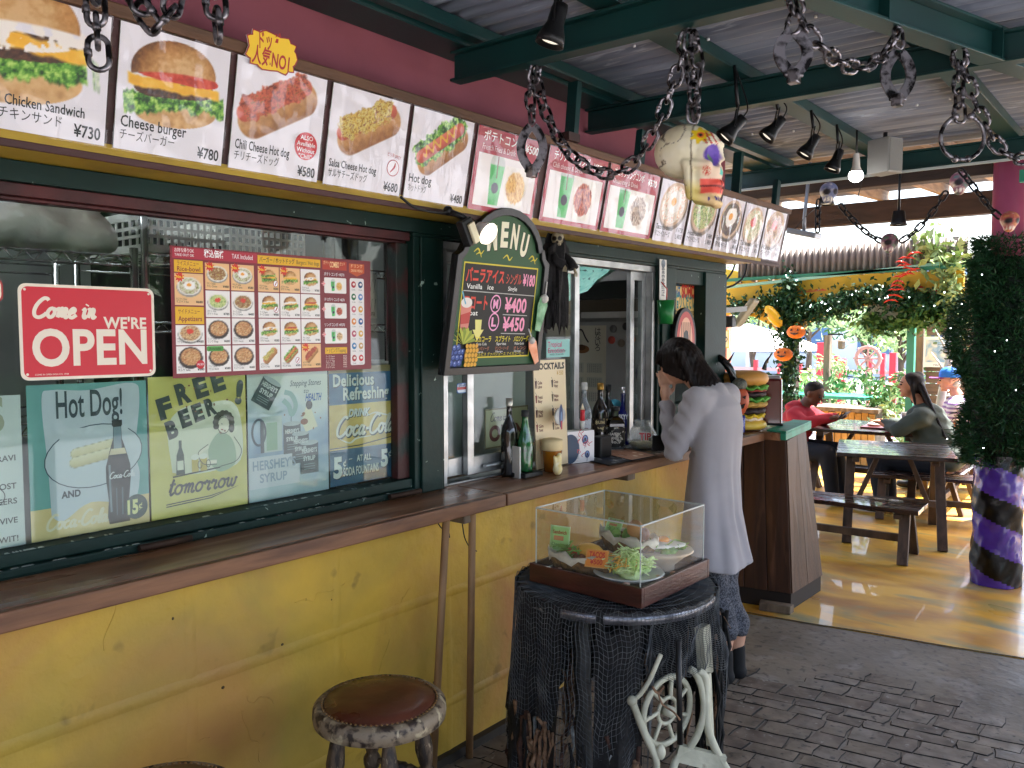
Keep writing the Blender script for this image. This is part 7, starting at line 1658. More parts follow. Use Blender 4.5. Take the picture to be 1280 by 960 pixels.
def flatmenu(name, label, pts, z, cols, lines, s):
 q = [onz(px, py, z) for px, py in pts]; c = sum(q, Vector()) / len(q)
 u = (q[1] - q[0]).normalized(); v = Vector((0, 0, 1)).cross(u); t = thing(name, label, 'menu', (c.x, c.y, z), group='laminated menus lying on the counter')
 P2 = [((p - q[0]).dot(u), (p - q[0]).dot(v)) for p in q]
 b = B().prism(P2, 0, .0014, axes=(u, v, Vector((0, 0, 1))), o=q[0] + Vector((0, 0, .0004))); b.build('laminate', M_black, t)
 P = Print(q[0] + Vector((0, 0, .0022)), u, v); x0, x1 = min(p[0] for p in P2), max(p[0] for p in P2); y0, y1 = min(p[1] for p in P2), max(p[1] for p in P2)
 r = random.Random(s); P.poly([((p[0] - (x0 + x1) / 2) * .95 + (x0 + x1) / 2, (p[1] - (y0 + y1) / 2) * .95 + (y0 + y1) / 2) for p in P2], cols[0], 1)
 for _ in range(lines):
  x, y = r.uniform(x0 + .03, x1 - .04), r.uniform(y0 + .02, y1 - .03); k = r.random()
  if k < .5: P.ell(x, y, .014, .009, r.choice(cols[1:]), 3)
  elif k < .8: P.rect(x, y, x + .03, y + .014, r.choice(cols[1:]), 2)
  else: P.text('MENU', x, y, .010, '#e8e4d8', 4)
 P.build('printed_face', M_print, t)
flatmenu('counter_menu', 'colourful laminated drinks menu lying on the counter beside the woman', [(735, 560), (808, 572), (838, 562), (800, 548), (750, 552)], CZ, ['#3a342c', '#b88a4a', '#8a9aa8', '#c8bca8', '#7a4a34', '#4a6a7a'], 60, 2)
flatmenu('counter_menu', 'dark laminated menu with white tables lying nearest on the counter', [(716, 572), (762, 582), (800, 574), (752, 564)], CZ + .003, ['#22242a', '#9aa0a8', '#3a4a6a', '#c8ccd0'], 26, 4)
flatmenu('counter_menu', 'brown and white laminated menu overlapping the dark one', [(748, 566), (790, 576), (822, 570), (780, 560)], CZ + .0055, ['#a8785a', '#e0d8c8', '#7a4a34'], 14, 6)
tag(B().box(onz(815, 556, CZ) + Vector((0, .0, .012)), (.13, .20, .02), rot=Matrix.Rotation(.3, 3, 'Z')).build('black_cash_tray', M_black, bevel=.005), 'black cash tray on the counter in front of the glass jar', 'tray')
for pts, lb in (([(545, 650), (552, 660), (560, 664), (562, 672)], 'thin little chain drooping under the counter left of the first pole'), ([(578, 655), (581, 672), (588, 685), (596, 689)], 'thin little chain drooping between the two poles')):
 p = [onx(px, py, -1.90) for px, py in pts]; tag(B().tube(cv(p), .0022, 5).build('thin_chain', M_iron2), lb, 'chain')
# --- dark cabinet at the end of the counter and what stands on it
cb = thing('bar_cabinet', 'dark brown stained wooden bar cabinet with a teal top edge at the counter end', 'cabinet', (-1.85, 4.6, 0.003))
Bq = [(-2.30, 4.36), (-1.662, 4.475), (-1.655, 4.94), (-2.30, 4.98)]; Tq = [(-2.30, 4.41), (-1.70, 4.45), (-1.785, 4.97), (-2.30, 4.99)]
def face(i, j, name, n, m=M_cab):
 a, b_, c, d = Vector((*Bq[i], .10)), Vector((*Bq[j], .10)), Vector((*Tq[j], .955)), Vector((*Tq[i], .955))
 nr = (b_ - a).cross(d - a).normalized()
 for k in range(n):
  s0, s1 = k / n + .004, (k + 1) / n - .004
  q = [a.lerp(b_, s0), a.lerp(b_, s1), d.lerp(c, s1), d.lerp(c, s0)]
  B().add([p + nr * .006 for p in q] + [p - nr * .008 for p in q], [(0, 1, 2, 3), (7, 6, 5, 4), (0, 4, 5, 1), (1, 5, 6, 2), (2, 6, 7, 3), (3, 7, 4, 0)]).build(name, m, cb, bevel=.002)
face(0, 1, 'front_board', 5); face(1, 2, 'side_board', 2, mat('lighter_side_wood', '#5a4030', .55, col2='#3c2a1e', nscale=4, stretch=(5, 5, .5), bump=.25))
sk = lambda q, k=.93: [(-1.98 + (p[0] + 1.98) * k, 4.69 + (p[1] - 4.69) * k) for p in q]
B().add([(*p, .004) for p in sk(Bq, .99)] + [(*p, .10) for p in sk(Bq, .99)] + [(*p, .955) for p in sk(Tq)], [(0, 1, 5, 4), (1, 2, 6, 5), (4, 5, 9, 8), (5, 6, 10, 9), (2, 3, 7, 6), (6, 7, 11, 10), (8, 9, 10, 11), (3, 0, 4, 7), (7, 4, 8, 11)]).build('carcass', mat('black_brown', '#1c120e', .6), cb)
B().prism([(-2.30, 4.398), (-1.715, 4.398), (-1.80, 5.02), (-2.3, 5.02)], .957, 1.0).build('top', M_counter, cb, bevel=.004)
B().prism([(-1.80, 4.42), (-1.682, 4.40), (-1.768, 5.03), (-1.88, 5.03)], 1.001, 1.012).prism([(-1.713, 4.398), (-1.682, 4.398), (-1.768, 5.03), (-1.798, 5.03)], .962, 1.0).build('teal_edge', M_teal, cb, bevel=.002)
tag(B().prism([(-1.80, 4.36), (-1.64, 4.40), (-1.64, 4.46), (-1.82, 4.43)], .0045, .05).build('wood_wedge', M_oldwood, bevel=.004), 'wooden block on the floor at the foot of the dark cabinet', 'block')
bg_c = onz(936, 528, 1.0); bx, by = -1.95, 4.46
gbp = thing('burger_statue', 'tall painted burger statue with stacked layers on the bar cabinet', 'statue', (bx, by, 1.0))
def layer(nm, z0, z1, R, m, wob=0, seed=0, dome=0):
 n = 40; P = []; k = 8
 for i in range(k + 1):
  t = i / k; th = PI * t; row = []
  for j in range(n):
   a = 2 * PI * j / n; rr = R * (math.sin(th) ** (.28 if not dome else .5) if 0 < i < k else .001) * (1 + wob * (math.sin(a * 9 + seed) + .6 * math.sin(a * 15 + seed * 2)))
   row.append((bx + rr * math.cos(a), by + rr * math.sin(a), z0 + (z1 - z0) * (1 - math.cos(th)) / 2 + (wob * .2 * math.sin(a * 11 + seed) if 0 < i < k else 0)))
  P.append(row)
 B().grid(P, closed=True).build(nm, m, gbp)
M_bun = mat('bun_paint', '#d8a050', .5, col2='#b87a34', nscale=6)
layer('bottom_bun', 1.001, 1.055, .125, mat('yellow_bun_paint', '#d8b03c', .4, col2='#e8c85a', nscale=5));
layer('cream_layer', 1.050, 1.075, .105, mat('cream_paint', '#e8d8c0', .5), .02, 1); layer('cheese_layer', 1.068, 1.092, .115, mat('cheese_paint', '#e0c02c', .35), .04, 2)
layer('lower_patty', 1.088, 1.128, .118, mat('patty_paint', '#2c1c1c', .6, bump=.6, bscale=50, bdist=.01), .015, 3)
layer('middle_bun', 1.126, 1.165, .128, mat('wicker_bun', '#c8a04a', .6, col2='#9a7430', nscale=40, bump=.5, bscale=80), .008, 4); layer('lettuce_layer', 1.160, 1.185, .132, mat('lettuce_paint', '#3c8a2c', .5, col2='#6ab04a', nscale=30), .05, 5)
layer('upper_patty', 1.182, 1.222, .12, MATS['patty_paint'], .015, 6); layer('tomato_layer', 1.216, 1.232, .122, mat('tomato_paint', '#9a3428', .4), .01, 7); layer('lettuce_layer', 1.226, 1.25, .13, MATS['lettuce_paint'], .05, 8)
layer('top_bun', 1.243, 1.335, .132, M_bun, 0, 0, 1)
tk = thing('black_tentacle_prop', 'shiny black curling tentacle prop wound round the burger statue', 'prop', (bx - .05, by - .12, 1.0))
pts = [ony(884, 448, 4.35), ony(896, 446, 4.3), ony(908, 455, 4.3), ony(916, 470, 4.32), ony(918, 490, 4.35), ony(914, 520, 4.4)]
B().tube(cv(pts, 8), [.012 + .010 * math.sin(PI * i / 40) for i in range(41)], 10).build('arm', mat('shiny_black', '#0e0f12', .18, coat=.6), tk)
B().tube(cv([ony(905, 460, 4.6), ony(912, 450, 4.6), ony(918, 440, 4.6)]), [.016 - .0012 * i for i in range(13)], 8).build('arm', MATS['shiny_black'], tk)
B().tube(cv([ony(955, 462, 4.6), ony(958, 452, 4.6), ony(966, 441, 4.6)]), [.016 - .0012 * i for i in range(13)], 8).build('arm', MATS['shiny_black'], tk)
pk = ony(925, 500, 4.3); pk = Vector((pk.x, pk.y, pk.z)); po = thing('orange_mask_ornament', 'orange pumpkin face ornament with a grey mottled top in front of the burger statue', 'ornament', pk)
blob('face', [('e', pk, (.050, .05, .075)), ('e', pk + Vector((0, 0, -.05)), (.034, .034, .035))], mat('orange_mottled', '#c85a34', .45, col2='#8a3a24', nscale=14), po, voxel=.006)
B().ball(pk + Vector((-.005, 0, .085)), (.042, .042, .036), n=16).build('mottled_cap', mat('grey_mottled', '#7a7c70', .7, col2='#2c302c', nscale=50), po)
fdir = Vector((-pk.x, -pk.y, 0)).normalized(); P = Print(pk + fdir * .054, Vector((-fdir.y, fdir.x, 0)), (0, 0, 1))
for s_ in (-1, 1): P.poly([(s_ * .010, .02), (s_ * .032, .03), (s_ * .028, .008)], '#1a0e0a', 1)
P.poly([(-.03, -.012), (0, -.026), (.03, -.012), (.02, -.04), (0, -.05), (-.02, -.04)], '#1a0e0a', 1); P.poly([(-.006, .0), (.006, .0), (0, .012)], '#1a0e0a', 1); P.build('printed_face', M_matte, po)
B().cyl(pk + Vector((0, 0, -.084)), (pk.x, pk.y, 1.0), .03, n=14).build('foot', mat('blue_glitter', '#2a3a9a', .2, col2='#c8d0f0', nscale=180, lo=.55, hi=.58), po)
jb = onz(975, 531, 1.013); jb = Vector((jb.x - .05, jb.y, 1.013)); jx = thing('red_dispenser', 'tall glossy dark red dispenser standing on the teal edge of the cabinet', 'dispenser', jb)
Rj = Matrix.Rotation(.35, 3, 'Z'); M_dr = mat('glossy_dark_red', '#5a1418', .15, coat=.8, col2='#3c0c10', nscale=3)
B().box(jb + Vector((0, 0, .135)), (.12, .135, .27), rot=Rj, taper=.92).build('body', M_dr, jx, bevel=.014); B().box(jb + Vector((0, 0, .275)), (.09, .11, .018), rot=Rj).build('lid', mat('grey_lid', '#8a8a90', .3, metal=.5), jx, bevel=.006)
B().box(jb + Vector((0, 0, .006)), (.13, .15, .012), rot=Rj).build('base', M_black, jx, bevel=.004); B().box(jb + Rj @ Vector((.051, -.0, .17)), (.006, .05, .05), rot=Rj).build('emblem', mat('red_emblem', '#8a3a34', .4), jx)
la = ony(905, 388, 4.42); lb_ = ony(932, 386, 4.75); lt2 = thing('arm_lamp', 'pale tilted lamp shade on a grey arm sticking out from the green end post', 'lamp', la)
B().bar(la, lb_, .02, .03).build('arm', mat('grey_arm', '#8a8c8c', .5), lt2); p0, p1 = ony(944, 374, 4.9), ony(920, 408, 4.9)
B().bar(p0, p1, .10, .035, up=(1, 0, .3)).build('shade', mat('yellowed_shade', '#b8b098', .5, col2='#9a8f70', nscale=10), lt2, bevel=.012)
B().box(ony(913, 402, 4.8), (.05, .06, .07)).build('housing', M_black, lt2, bevel=.006)
tag(B().tube(cv([ony(920, 326, 4.55), ony(915, 340, 4.5), ony(906, 352, 4.45), ony(898, 360, 4.4)]), .006, 6).tube(cv([ony(934, 326, 4.6), ony(930, 345, 4.55), ony(918, 356, 4.5), ony(899, 362, 4.4)]), .006, 6).build('black_cables', M_cable), 'black cables curling from the poster board end to the green end post', 'cable')
def smk(P, w, h): P.rect(0, 0, w, h, '#d8b83c', 1); P.rect(.01, .01, w - .01, h - .01, '#e8dcae', 2); P.ring(w / 2, h / 2, w * .28, w * .28, .01, '#3a3a34', 3); P.line([(w * .3, h * .4), (w * .7, h * .6)], .012, '#3a3a34', 4)
p_ = ony(904, 424, 8.9); t = thing('pillar_sign', 'small yellow sign with a round black mark on the salmon pillar', 'sign', p_); B().ab((p_.x - .06, 8.935, p_.z - .1), (p_.x + .06, 8.945, p_.z + .1)).build('plate', M_white, t); P = Print((p_.x - .06, 8.933, p_.z - .1), AU, AV); smk(P, .12, .2); P.build('printed_face', M_print, t)
# --- round leather stools
M_stool = mat('worn_cream_wood', '#544434', .55, col2='#1e1610', nscale=44, lo=.42, hi=.6, stretch=(1.5, 1.5, .45), bump=.7, bscale=60, bdist=.003, col3='#8c7c64', n3=70, lo3=.62, hi3=.68)
M_ring = mat('chipped_cream_rim', '#7c6c58', .55, col2='#2c2018', nscale=38, lo=.48, hi=.60, bump=.8, bscale=70, bdist=.003, col3='#b0a284', n3=24, lo3=.56, hi3=.64)
M_leather = mat('brown_leather', '#5e3020', .36, col2='#34170e', nscale=7, bump=.5, bscale=28, bdist=.003, rvar=.15)
def make_stool(x, y, label):
 t = thing('round_stool', label, 'stool', (x, y, 0), group='round leather stools by the counter')
 H = .60; R = .172; c = Vector((x, y, 0))
 b = B().lathe([(0, H - .052), (R * .90, H - .052), (R * .985, H - .044), (R, H - .028), (R * .99, H - .010), (R * .93, H - .001), (R * .85, H), (R * .84, H - .004), (0, H - .004)], c, 44)
 b.build('seat_ring', M_ring, t)
 B().lathe([(R * .835, H - .0035), (R * .82, H + .003), (R * .6, H + .008), (R * .3, H + .009), (0, H + .009)], c, 36, cap=False).build('leather_pad', M_leather, t)
 s_ = B()
 for i in range(72):
  a = 2 * PI * i / 72; s_.ball((x + R * .855 * math.cos(a), y + R * .855 * math.sin(a), H + .001), (.0034, .0034, .0026), n=6)
 tag(s_.build('brass_stud', mat('dull_brass', '#8a6a44', .35, metal=.8), t), kind='stuff')
 legs = []
 for k in range(4):
  a = PI / 4 + .25 + k * PI / 2; top = c + Vector((.105 * math.cos(a), .105 * math.sin(a), H - .05)); bot = c + Vector((.165 * math.cos(a), .165 * math.sin(a), .0)); legs.append((top, bot))
  L = (top - bot).length; ax = (top - bot).normalized()
  pr = [(.013, 0), (.017, .02), (.016, .10), (.019, .14), (.013, .155), (.022, .175), (.023, .195), (.014, .21), (.017, .225), (.017, .30), (.020, .33), (.014, .345), (.023, .37), (.024, .385), (.015, .402), (.018, .412), (.024, .45), (.020, .50), (.015, .535), (.016, L)]
  B().lathe(pr, bot, 14, ax=ax).build('leg', M_stool, t)
 for hgt in (.38, .20):
  for k in range(4):
   a_, b_ = legs[k], legs[(k + 1) % 4]; f = 1 - (hgt - (.03 if k % 2 else 0)) / (H - .05)
   p, q = a_[0].lerp(a_[1], f), b_[0].lerp(b_[1], f); L = (q - p).length
   B().lathe([(.007, 0), (.008, L * .2), (.013, L * .3), (.009, L * .36), (.014, L * .40), (.012, L * .5), (.014, L * .6), (.009, L * .64), (.013, L * .7), (.008, L * .8), (.007, L)], p, 10, ax=(q - p)).build('stretcher', M_stool, t)
 return t
make_stool(-1.59, 1.40, 'round stool with a brown leather seat in front of the counter poles')
make_stool(-1.585, .80, 'second round stool cut off at the bottom edge, left of the other')
# --- round table with net, treadle stand and display case
tc = Vector((-1.395, 2.225, 0)); TR = .312; TZ = .758
rt = thing('round_display_table', 'round black table on an old treadle stand under a fishing net', 'table', (tc.x, tc.y, 0))
B().lathe([(0, TZ - .035), (TR * .985, TZ - .035), (TR, TZ - .028), (TR, TZ - .006), (TR * .985, TZ), (0, TZ)], tc, 60).build('table_top', mat('worn_black_top', '#0c0c0e', .55, col2='#3a3a3e', nscale=9, lo=.66, hi=.76), rt)
B().lathe([(TR * 1.002, TZ - .036), (TR * 1.012, TZ - .034), (TR * 1.012, TZ - .012), (TR * 1.002, TZ - .010)], tc, 60, cap=False).build('metal_band', mat('scuffed_band', '#9a9aa0', .3, metal=.8, col2='#3a3a40', nscale=14), rt)
iron = mat('cream_cast_iron', '#c4c2ac', .45, col2='#9a9884', nscale=9, bump=.25, bscale=40, col3='#5a4634', n3=12, lo3=.66, hi3=.72)
def D(px, py, d=2.42): return dep(px, py, d)
B().bar(D(878, 782, 2.5), D(882, 842, 2.5), .05, .03).build('upright', iron, rt, bevel=.003)
lg = B(); lg.tube(cv([D(862, 836), D(870, 842), D(878, 862), D(880, 890), D(872, 918), D(862, 935)]), .011, 8); lg.tube(cv([D(872, 838), D(882, 850), D(884, 905), D(896, 940), D(915, 975), D(925, 1010)]), .012, 8); lg.tube(cv([D(862, 935), D(846, 948), D(838, 975), D(828, 1005)]), .012, 8); lg.bar(D(846, 940), D(905, 955), .02, .05); lg.bar(D(884, 842, 2.46), D(888, 930, 2.46), .03, .012)
lg.build('leg_casting', iron, rt)
wc_ = D(834, 888, 2.40); nx_ = (-_F * .8 + _R * .6).normalized(); ux = nx_.cross(Vector((0, 0, 1))).normalized() * -1; uz = Vector((0, 0, 1))
wh = B(); WR = .098
wh.tube([wc_ + ux * (WR * math.cos(a)) + uz * (WR * math.sin(a)) for a in np.linspace(0, 2 * PI, 41)[:-1]], .009, 8, closed=True)
wh.tube([wc_ + ux * (.038 * math.cos(a)) + uz * (.038 * math.sin(a)) for a in np.linspace(0, 2 * PI, 21)[:-1]], .006, 6, closed=True)
for k in range(7):
 a = 2 * PI * k / 7 + .3; wh.tube(cv([wc_ + ux * (.036 * math.cos(a)) + uz * (.036 * math.sin(a)), wc_ + ux * (.065 * math.cos(a + .15)) + uz * (.065 * math.sin(a + .15)), wc_ + ux * (WR * math.cos(a + .2)) + uz * (WR * math.sin(a + .2))], 4), .0065, 6)
wh.lathe([(0, -.02), (.016, -.02), (.016, .02), (0, .02)], wc_, 14, ax=nx_); wh.build('treadle_wheel', iron, rt)
B().tube(cv([D(826, 818, 2.34), D(812, 850, 2.34), D(800, 868, 2.34), D(790, 876, 2.34)]), .007, 8).build('crank_arm', iron, rt)
B().tube(cv([D(790, 876, 2.33), D(805, 915, 2.33), D(820, 950, 2.33), D(818, 985, 2.33)]), .0105, 8).ball(D(790, 876, 2.33), .015).ball(D(826, 940, 2.33), (.014, .014, .022)).build('pitman_rod', iron, rt)
B().tube([D(848, 800, 2.32), D(850, 930, 2.32)], .0085, 8).build('black_rod', M_black, rt)
B().cyl((tc.x - .1, tc.y - .02, .01), (tc.x - .12, tc.y - .02, TZ - .036), .028, n=14).build('pedestal', mat('grey_pedestal', '#4c4a46', .6), rt)
B().cyl((tc.x, tc.y + .12, .0), (tc.x, tc.y + .12, TZ - .036), .02, n=14).build('leg', MATS['grey_pedestal'], rt)
B().box((tc.x - .02, tc.y + .02, .03), (.34, .3, .04)).build('foot_plate', mat('dark_iron', '#26241f', .6), rt, bevel=.01)
nt_ = thing('fishing_net', 'black fishing net draped over the round table with frayed strips', 'net', (tc.x, tc.y, TZ))
rn = random.Random(21); latv = lambda a: math.cos(a) * _R.x + math.sin(a) * _R.y; frontv = lambda a: -(math.cos(a) * _F.x + math.sin(a) * _F.y)
def zbot(a):
 l, f = latv(a), frontv(a)
 if f > 0 and l > .18: return .56 if l < .86 else .42
 if f > 0: return .20 + .20 * max(0, (l + .15)) + .03 * math.sin(a * 13)
 return .24
def rad(a, v): return TR + .010 + .014 * v + .014 * v * math.sin(a * 11) + .016 * v * math.sin(a * 5 + 1) + .008 * v * math.sin(a * 23 + v * 6)
na, nv = 168, 34; V = []; F2 = []
for i in range(10):
 k = .14 + .86 * i / 10
 for j in range(na): a = 2 * PI * j / na; V.append((tc.x + (TR + .004) * k * math.cos(a), tc.y + (TR + .004) * k * math.sin(a), TZ + .0035 + .001 * math.sin(a * 30 + i)))
for i in range(nv + 1):
 for j in range(na):
  a = 2 * PI * j / na; zb = zbot(a); zt = TZ + .002; v = i / nv; z = zt - v * (zt - zb)
  sw = .016 * math.sin(v * 9 + a * 7) + .01 * math.sin(v * 23 + a * 3)
  V.append((tc.x + rad(a, v) * math.cos(a + sw), tc.y + rad(a, v) * math.sin(a + sw), z + .006 * math.sin(a * 37 + v * 3)))
keep = []
for i in range(9 + nv + 1):
 for j in range(na):
  if i > 9 and rn.random() < .015: continue
  q = (i * na + j, i * na + (j + 1) % na, (i + 1) * na + (j + 1) % na, (i + 1) * na + j); keep.append(q)
b = B().add(V, keep); o = b.build('net_mesh', mat('net_cord', '#3c4046', .8, col2='#6a6c6c', nscale=20), nt_)
w_ = o.modifiers.new('w', 'WIREFRAME'); w_.thickness = .0017; w_.use_even_offset = False; w_.use_boundary = True; o['kind'] = 'stuff'
rows = []
for j in range(91):
 a = 2 * PI * j / 90; rows.append([(tc.x + (rad(a, v) - .004 - .006 * math.sin(v * 5)) * math.cos(a), tc.y + (rad(a, v) - .004 - .006 * math.sin(v * 5)) * math.sin(a), TZ + .001 - v * (TZ + .001 - zbot(a) - (.02 + .05 * abs(math.sin(a * 9))))) for v in [k / 9 for k in range(10)]])
bk_ = B(); bk2 = B()
for j in range(90):
 a = 2 * PI * (j + .5) / 90; l, f = latv(a), frontv(a)
 if f > -.1 and -.62 < l < -.30: continue
 for k in range(9):
  if f > 0 and l > .12 and l < .93 : continue
  if f > 0 and -.2 < l < .12 and k < 1: continue
  (bk2 if f > -.1 and -.31 < l < .13 else bk_).add([rows[j][k], rows[j + 1][k], rows[j + 1][k + 1], rows[j][k + 1]], [(0, 1, 2, 3)], 0, True)
bk2.build('dark_gauze', mat('black_gauze', '#0b0b0c', .9, col2='#1c1b1b', nscale=30, bump=.8, bscale=40), nt_); bk_.build('dark_gauze', mat('black_gauze', '#0b0b0c', .9, col2='#1c1b1b', nscale=30, bump=.8, bscale=40), nt_)
st = B(); cols_ = [mat('strip_black', '#0e0e0e', .9), mat('strip_tan', '#8a6a50', .9, col2='#4a3628', nscale=60), mat('strip_grey', '#8a8e8c', .8, col2='#4a4c4c', nscale=50), mat('strip_brown', '#4a3024', .9, col2='#2a1a14', nscale=60)]
for _ in range(300):
 a = rn.uniform(0, 2 * PI); l, f = latv(a), frontv(a)
 if f > 0 and l > .10 and l < .84: continue
 if f < -.3 and rn.random() < .6: continue
 z1 = rn.uniform(.26, .42) if l < .5 else rn.uniform(.58, .70); L = rn.uniform(.2, .36) if l < .5 else rn.uniform(.35, .58); z0 = max(.012, z1 - L)
 k = TR + rn.uniform(-.01, .03); p = [(tc.x + (k + rn.gauss(0, .006)) * math.cos(a + rn.gauss(0, .012)), tc.y + (k + rn.gauss(0, .006)) * math.sin(a + rn.gauss(0, .012)), z1 + (z0 - z1) * i / 7) for i in range(8)]
 w = rn.uniform(.003, .009); m = rn.choice((0, 0, 3, 3, 1, 1, 1, 2)) if l < .5 else rn.choice((0, 0, 0, 1))
 st.tube(p, [w * rn.uniform(.6, 1.3) for _ in p], 5, m)
for _ in range(160):
 a = rn.uniform(0, 2 * PI); l, f = latv(a), frontv(a)
 if f < -.2 or (l > .12 and l < .84): continue
 z = rn.uniform(.1, .7) if l > .5 else rn.uniform(.05, .34); k = TR + .025; q = Vector((tc.x + k * math.cos(a), tc.y + k * math.sin(a), z)); st.tube([q, q + Vector((rn.gauss(0, .012), rn.gauss(0, .012), -rn.uniform(.01, .04)))], [.0014, .0006], 4, rn.choice((0, 1, 2)))
tag(st.build('frayed_strips', cols_, nt_), kind='stuff')
tag(B().tube(cv([D(822, 864, 2.3), D(828, 880, 2.3), D(842, 890, 2.3), D(850, 900, 2.3)]), .003, 5).tube(cv([D(815, 858, 2.3), D(822, 866, 2.3), D(830, 858, 2.3)]), .004, 5).build('loose_cord', cols_[1], nt_), None)
dc = thing('display_case', 'clear acrylic display case on a dark wooden tray on top of the round table', 'display case', (-1.375, 2.22, .767))
R9 = Matrix.Rotation(math.radians(-1), 3, 'Z'); cc = Vector((-1.375, 2.22, 0)); S2 = .193
def dq(u, v, z): return cc + R9 @ Vector((u, v, 0)) + Vector((0, 0, z))
M_tray = mat('dark_red_wood', '#4a221a', .4, col2='#2a120e', nscale=5, stretch=(1, 1, 4), bump=.2, coat=.2)
for u0, v0, u1, v1 in ((-S2 - .012, -S2 - .006, S2 + .012, -S2 - .006), (-S2 - .012, S2 + .006, S2 + .012, S2 + .006)): B().bar(dq(u0, v0, .7785), dq(u1, v1, .7785), .012, .066, up=(0, 0, 1)).build('tray_side', M_tray, dc) if False else None
for u0, v0, du, dv in ((0, -S2 - .006, 2 * S2 + .024, .012), (0, S2 + .006, 2 * S2 + .024, .012), (-S2 - .006, 0, .012, 2 * S2 - .0005), (S2 + .006, 0, .012, 2 * S2 - .0005)):
 B().box(dq(u0, v0, .796), (du, dv, .058), rot=R9).build('tray_side', M_tray, dc, bevel=.002)
B().box(dq(0, 0, .797), (2 * S2 - .001, 2 * S2 - .001, .006), rot=R9).build('tray_floor', mat('tray_floor', '#3a2418', .5), dc)
A2 = S2 - .003
for nm, u, v, du, dv in (('front_pane', 0, -A2, 2 * A2, .0), ('back_pane', 0, A2, 2 * A2, .0), ('side_pane', -A2, 0, 0, 2 * A2), ('side_pane', A2, 0, 0, 2 * A2)):
 a_, b_ = dq(u - du / 2, v - dv / 2, 0), dq(u + du / 2, v + dv / 2, 0)
 B().add([(a_.x, a_.y, .801), (b_.x, b_.y, .801), (b_.x, b_.y, 1.0), (a_.x, a_.y, 1.0)], [(0, 1, 2, 3)]).build(nm, M_acryl, dc)
B().add([dq(-A2, -A2, 1.0), dq(A2, -A2, 1.0), dq(A2, A2, 1.0), dq(-A2, A2, 1.0)], [(0, 1, 2, 3)]).build('lid_pane', M_acryl, dc)
eg = mat('acrylic_edge', '#c4ccc8', .15, alpha=.75, spec=.8); e = B()
cs4 = [(-A2, -A2), (A2, -A2), (A2, A2), (-A2, A2)]
for i in range(4):
 a_, b_ = cs4[i], cs4[(i + 1) % 4]; e.bar(dq(*a_, 1.0), dq(*b_, 1.0), .004, .004); e.bar(dq(*a_, .801), dq(*a_, .998), .003, .003)
e.build('edge_strips', eg, dc)
M_paper = mat('greaseproof_paper', '#e8e0d0', .7, col2='#c8bead', nscale=30, bump=.3)
M_basket = mat('wicker', '#8a6438', .8, col2='#3c2818', nscale=90, bump=.9, bscale=130, bdist=.004)
def lump(b, c, r, n, spread, m=0, rr=rn):
 for _ in range(n): b.ball(Vector(c) + Vector((rr.uniform(-1, 1) * spread[0], rr.uniform(-1, 1) * spread[1], rr.uniform(0, 1) * spread[2])), (r * rr.uniform(.7, 1.2), r * rr.uniform(.7, 1.2), r * rr.uniform(.4, .9)), m, 8)
 return b
def card(par, c, w, h, yaw, tilt, col, paint):
 rot = Matrix.Rotation(yaw, 3, 'Z') @ Matrix.Rotation(tilt, 3, 'X'); u = rot @ Vector((1, 0, 0)); v = rot @ Vector((0, 0, 1))
 B().box(c, (w, .002, h), rot=rot).build('price_card', mat('card_' + col.strip('#'), col, .3), par, bevel=.0006); n = u.cross(v)
 P = Print(c + n * .0013 - u * w / 2 - v * h / 2, u, v); paint(P, w, h); P.build('card_print', M_print, par)
def frystrip(b, c, n, spread, m=0):
 for _ in range(n):
  p = Vector(c) + Vector((rn.uniform(-1, 1) * spread[0], rn.uniform(-1, 1) * spread[1], rn.uniform(0, spread[2]))); d = Vector((rn.gauss(0, 1), rn.gauss(0, 1), rn.gauss(0, .35))).normalized() * rn.uniform(.010, .022)
  b.tube([p - d, p + Vector((0, 0, rn.uniform(.0, .006))), p + d], .0016, 4, m)
 return b
M_lett = mat('shredded_lettuce', '#c4e486', .5, col2='#e8f4c0', nscale=30); M_lett2 = mat('dark_lettuce', '#5c8c3c', .5, col2='#94c05a', nscale=30); M_redf = mat('tomato_red', '#d8402c', .3, col2='#f0806a', nscale=25); M_yell = mat('cheese_yellow', '#f4bc4c', .4, col2='#e0a03c', nscale=14); M_beef = mat('minced_meat', '#6a3c28', .6, col2='#a06a48', nscale=60)
def basket(u, v, yaw, L, label, z=.801, tilt=0):
 c = dq(u, v, z); t = thing('food_basket', label, 'food model', c); rot = Matrix.Rotation(yaw, 3, 'Z')
 n = 32; P = []
 for k, (s_, zz) in enumerate(((.82, .002), (.92, .018), (1.0, .036), (.97, .036), (.86, .012))): P.append([c + rot @ Vector((L * s_ * math.cos(a) * (1.0), .048 * s_ * math.sin(a), 0)) + Vector((0, 0, zz)) for a in np.linspace(0, 2 * PI, n + 1)[:-1]])
 B().grid(P, closed=True).build('wicker_basket', M_basket, t)
 P = []
 for k, (s_, zz) in enumerate(((.80, .014), (.95, .032), (1.02, .050), (1.06, .042), (1.03, .030))): P.append([c + rot @ Vector((L * s_ * math.cos(a) * .97, .048 * s_ * math.sin(a), 0)) + Vector((0, 0, zz + .006 * math.sin(a * 7 + k) + .004 * math.sin(a * 13))) for a in np.linspace(0, 2 * PI, n + 1)[:-1]])
 B().grid(P, closed=True).build('paper_liner', M_paper, t)
 return t, c, rot
t, c, rot = basket(-.075, -.105, .05, .098, 'wicker food basket with orange price card at the front left of the case')
lump(B(), c + rot @ Vector((0, 0, .03)), .014, 22, (.06, .022, .014)).build('meat_filling', M_beef, t); frystrip(B(), c + rot @ Vector((-.03, 0, .036)), 60, (.035, .024, .022)).build('lettuce', M_lett2, t)
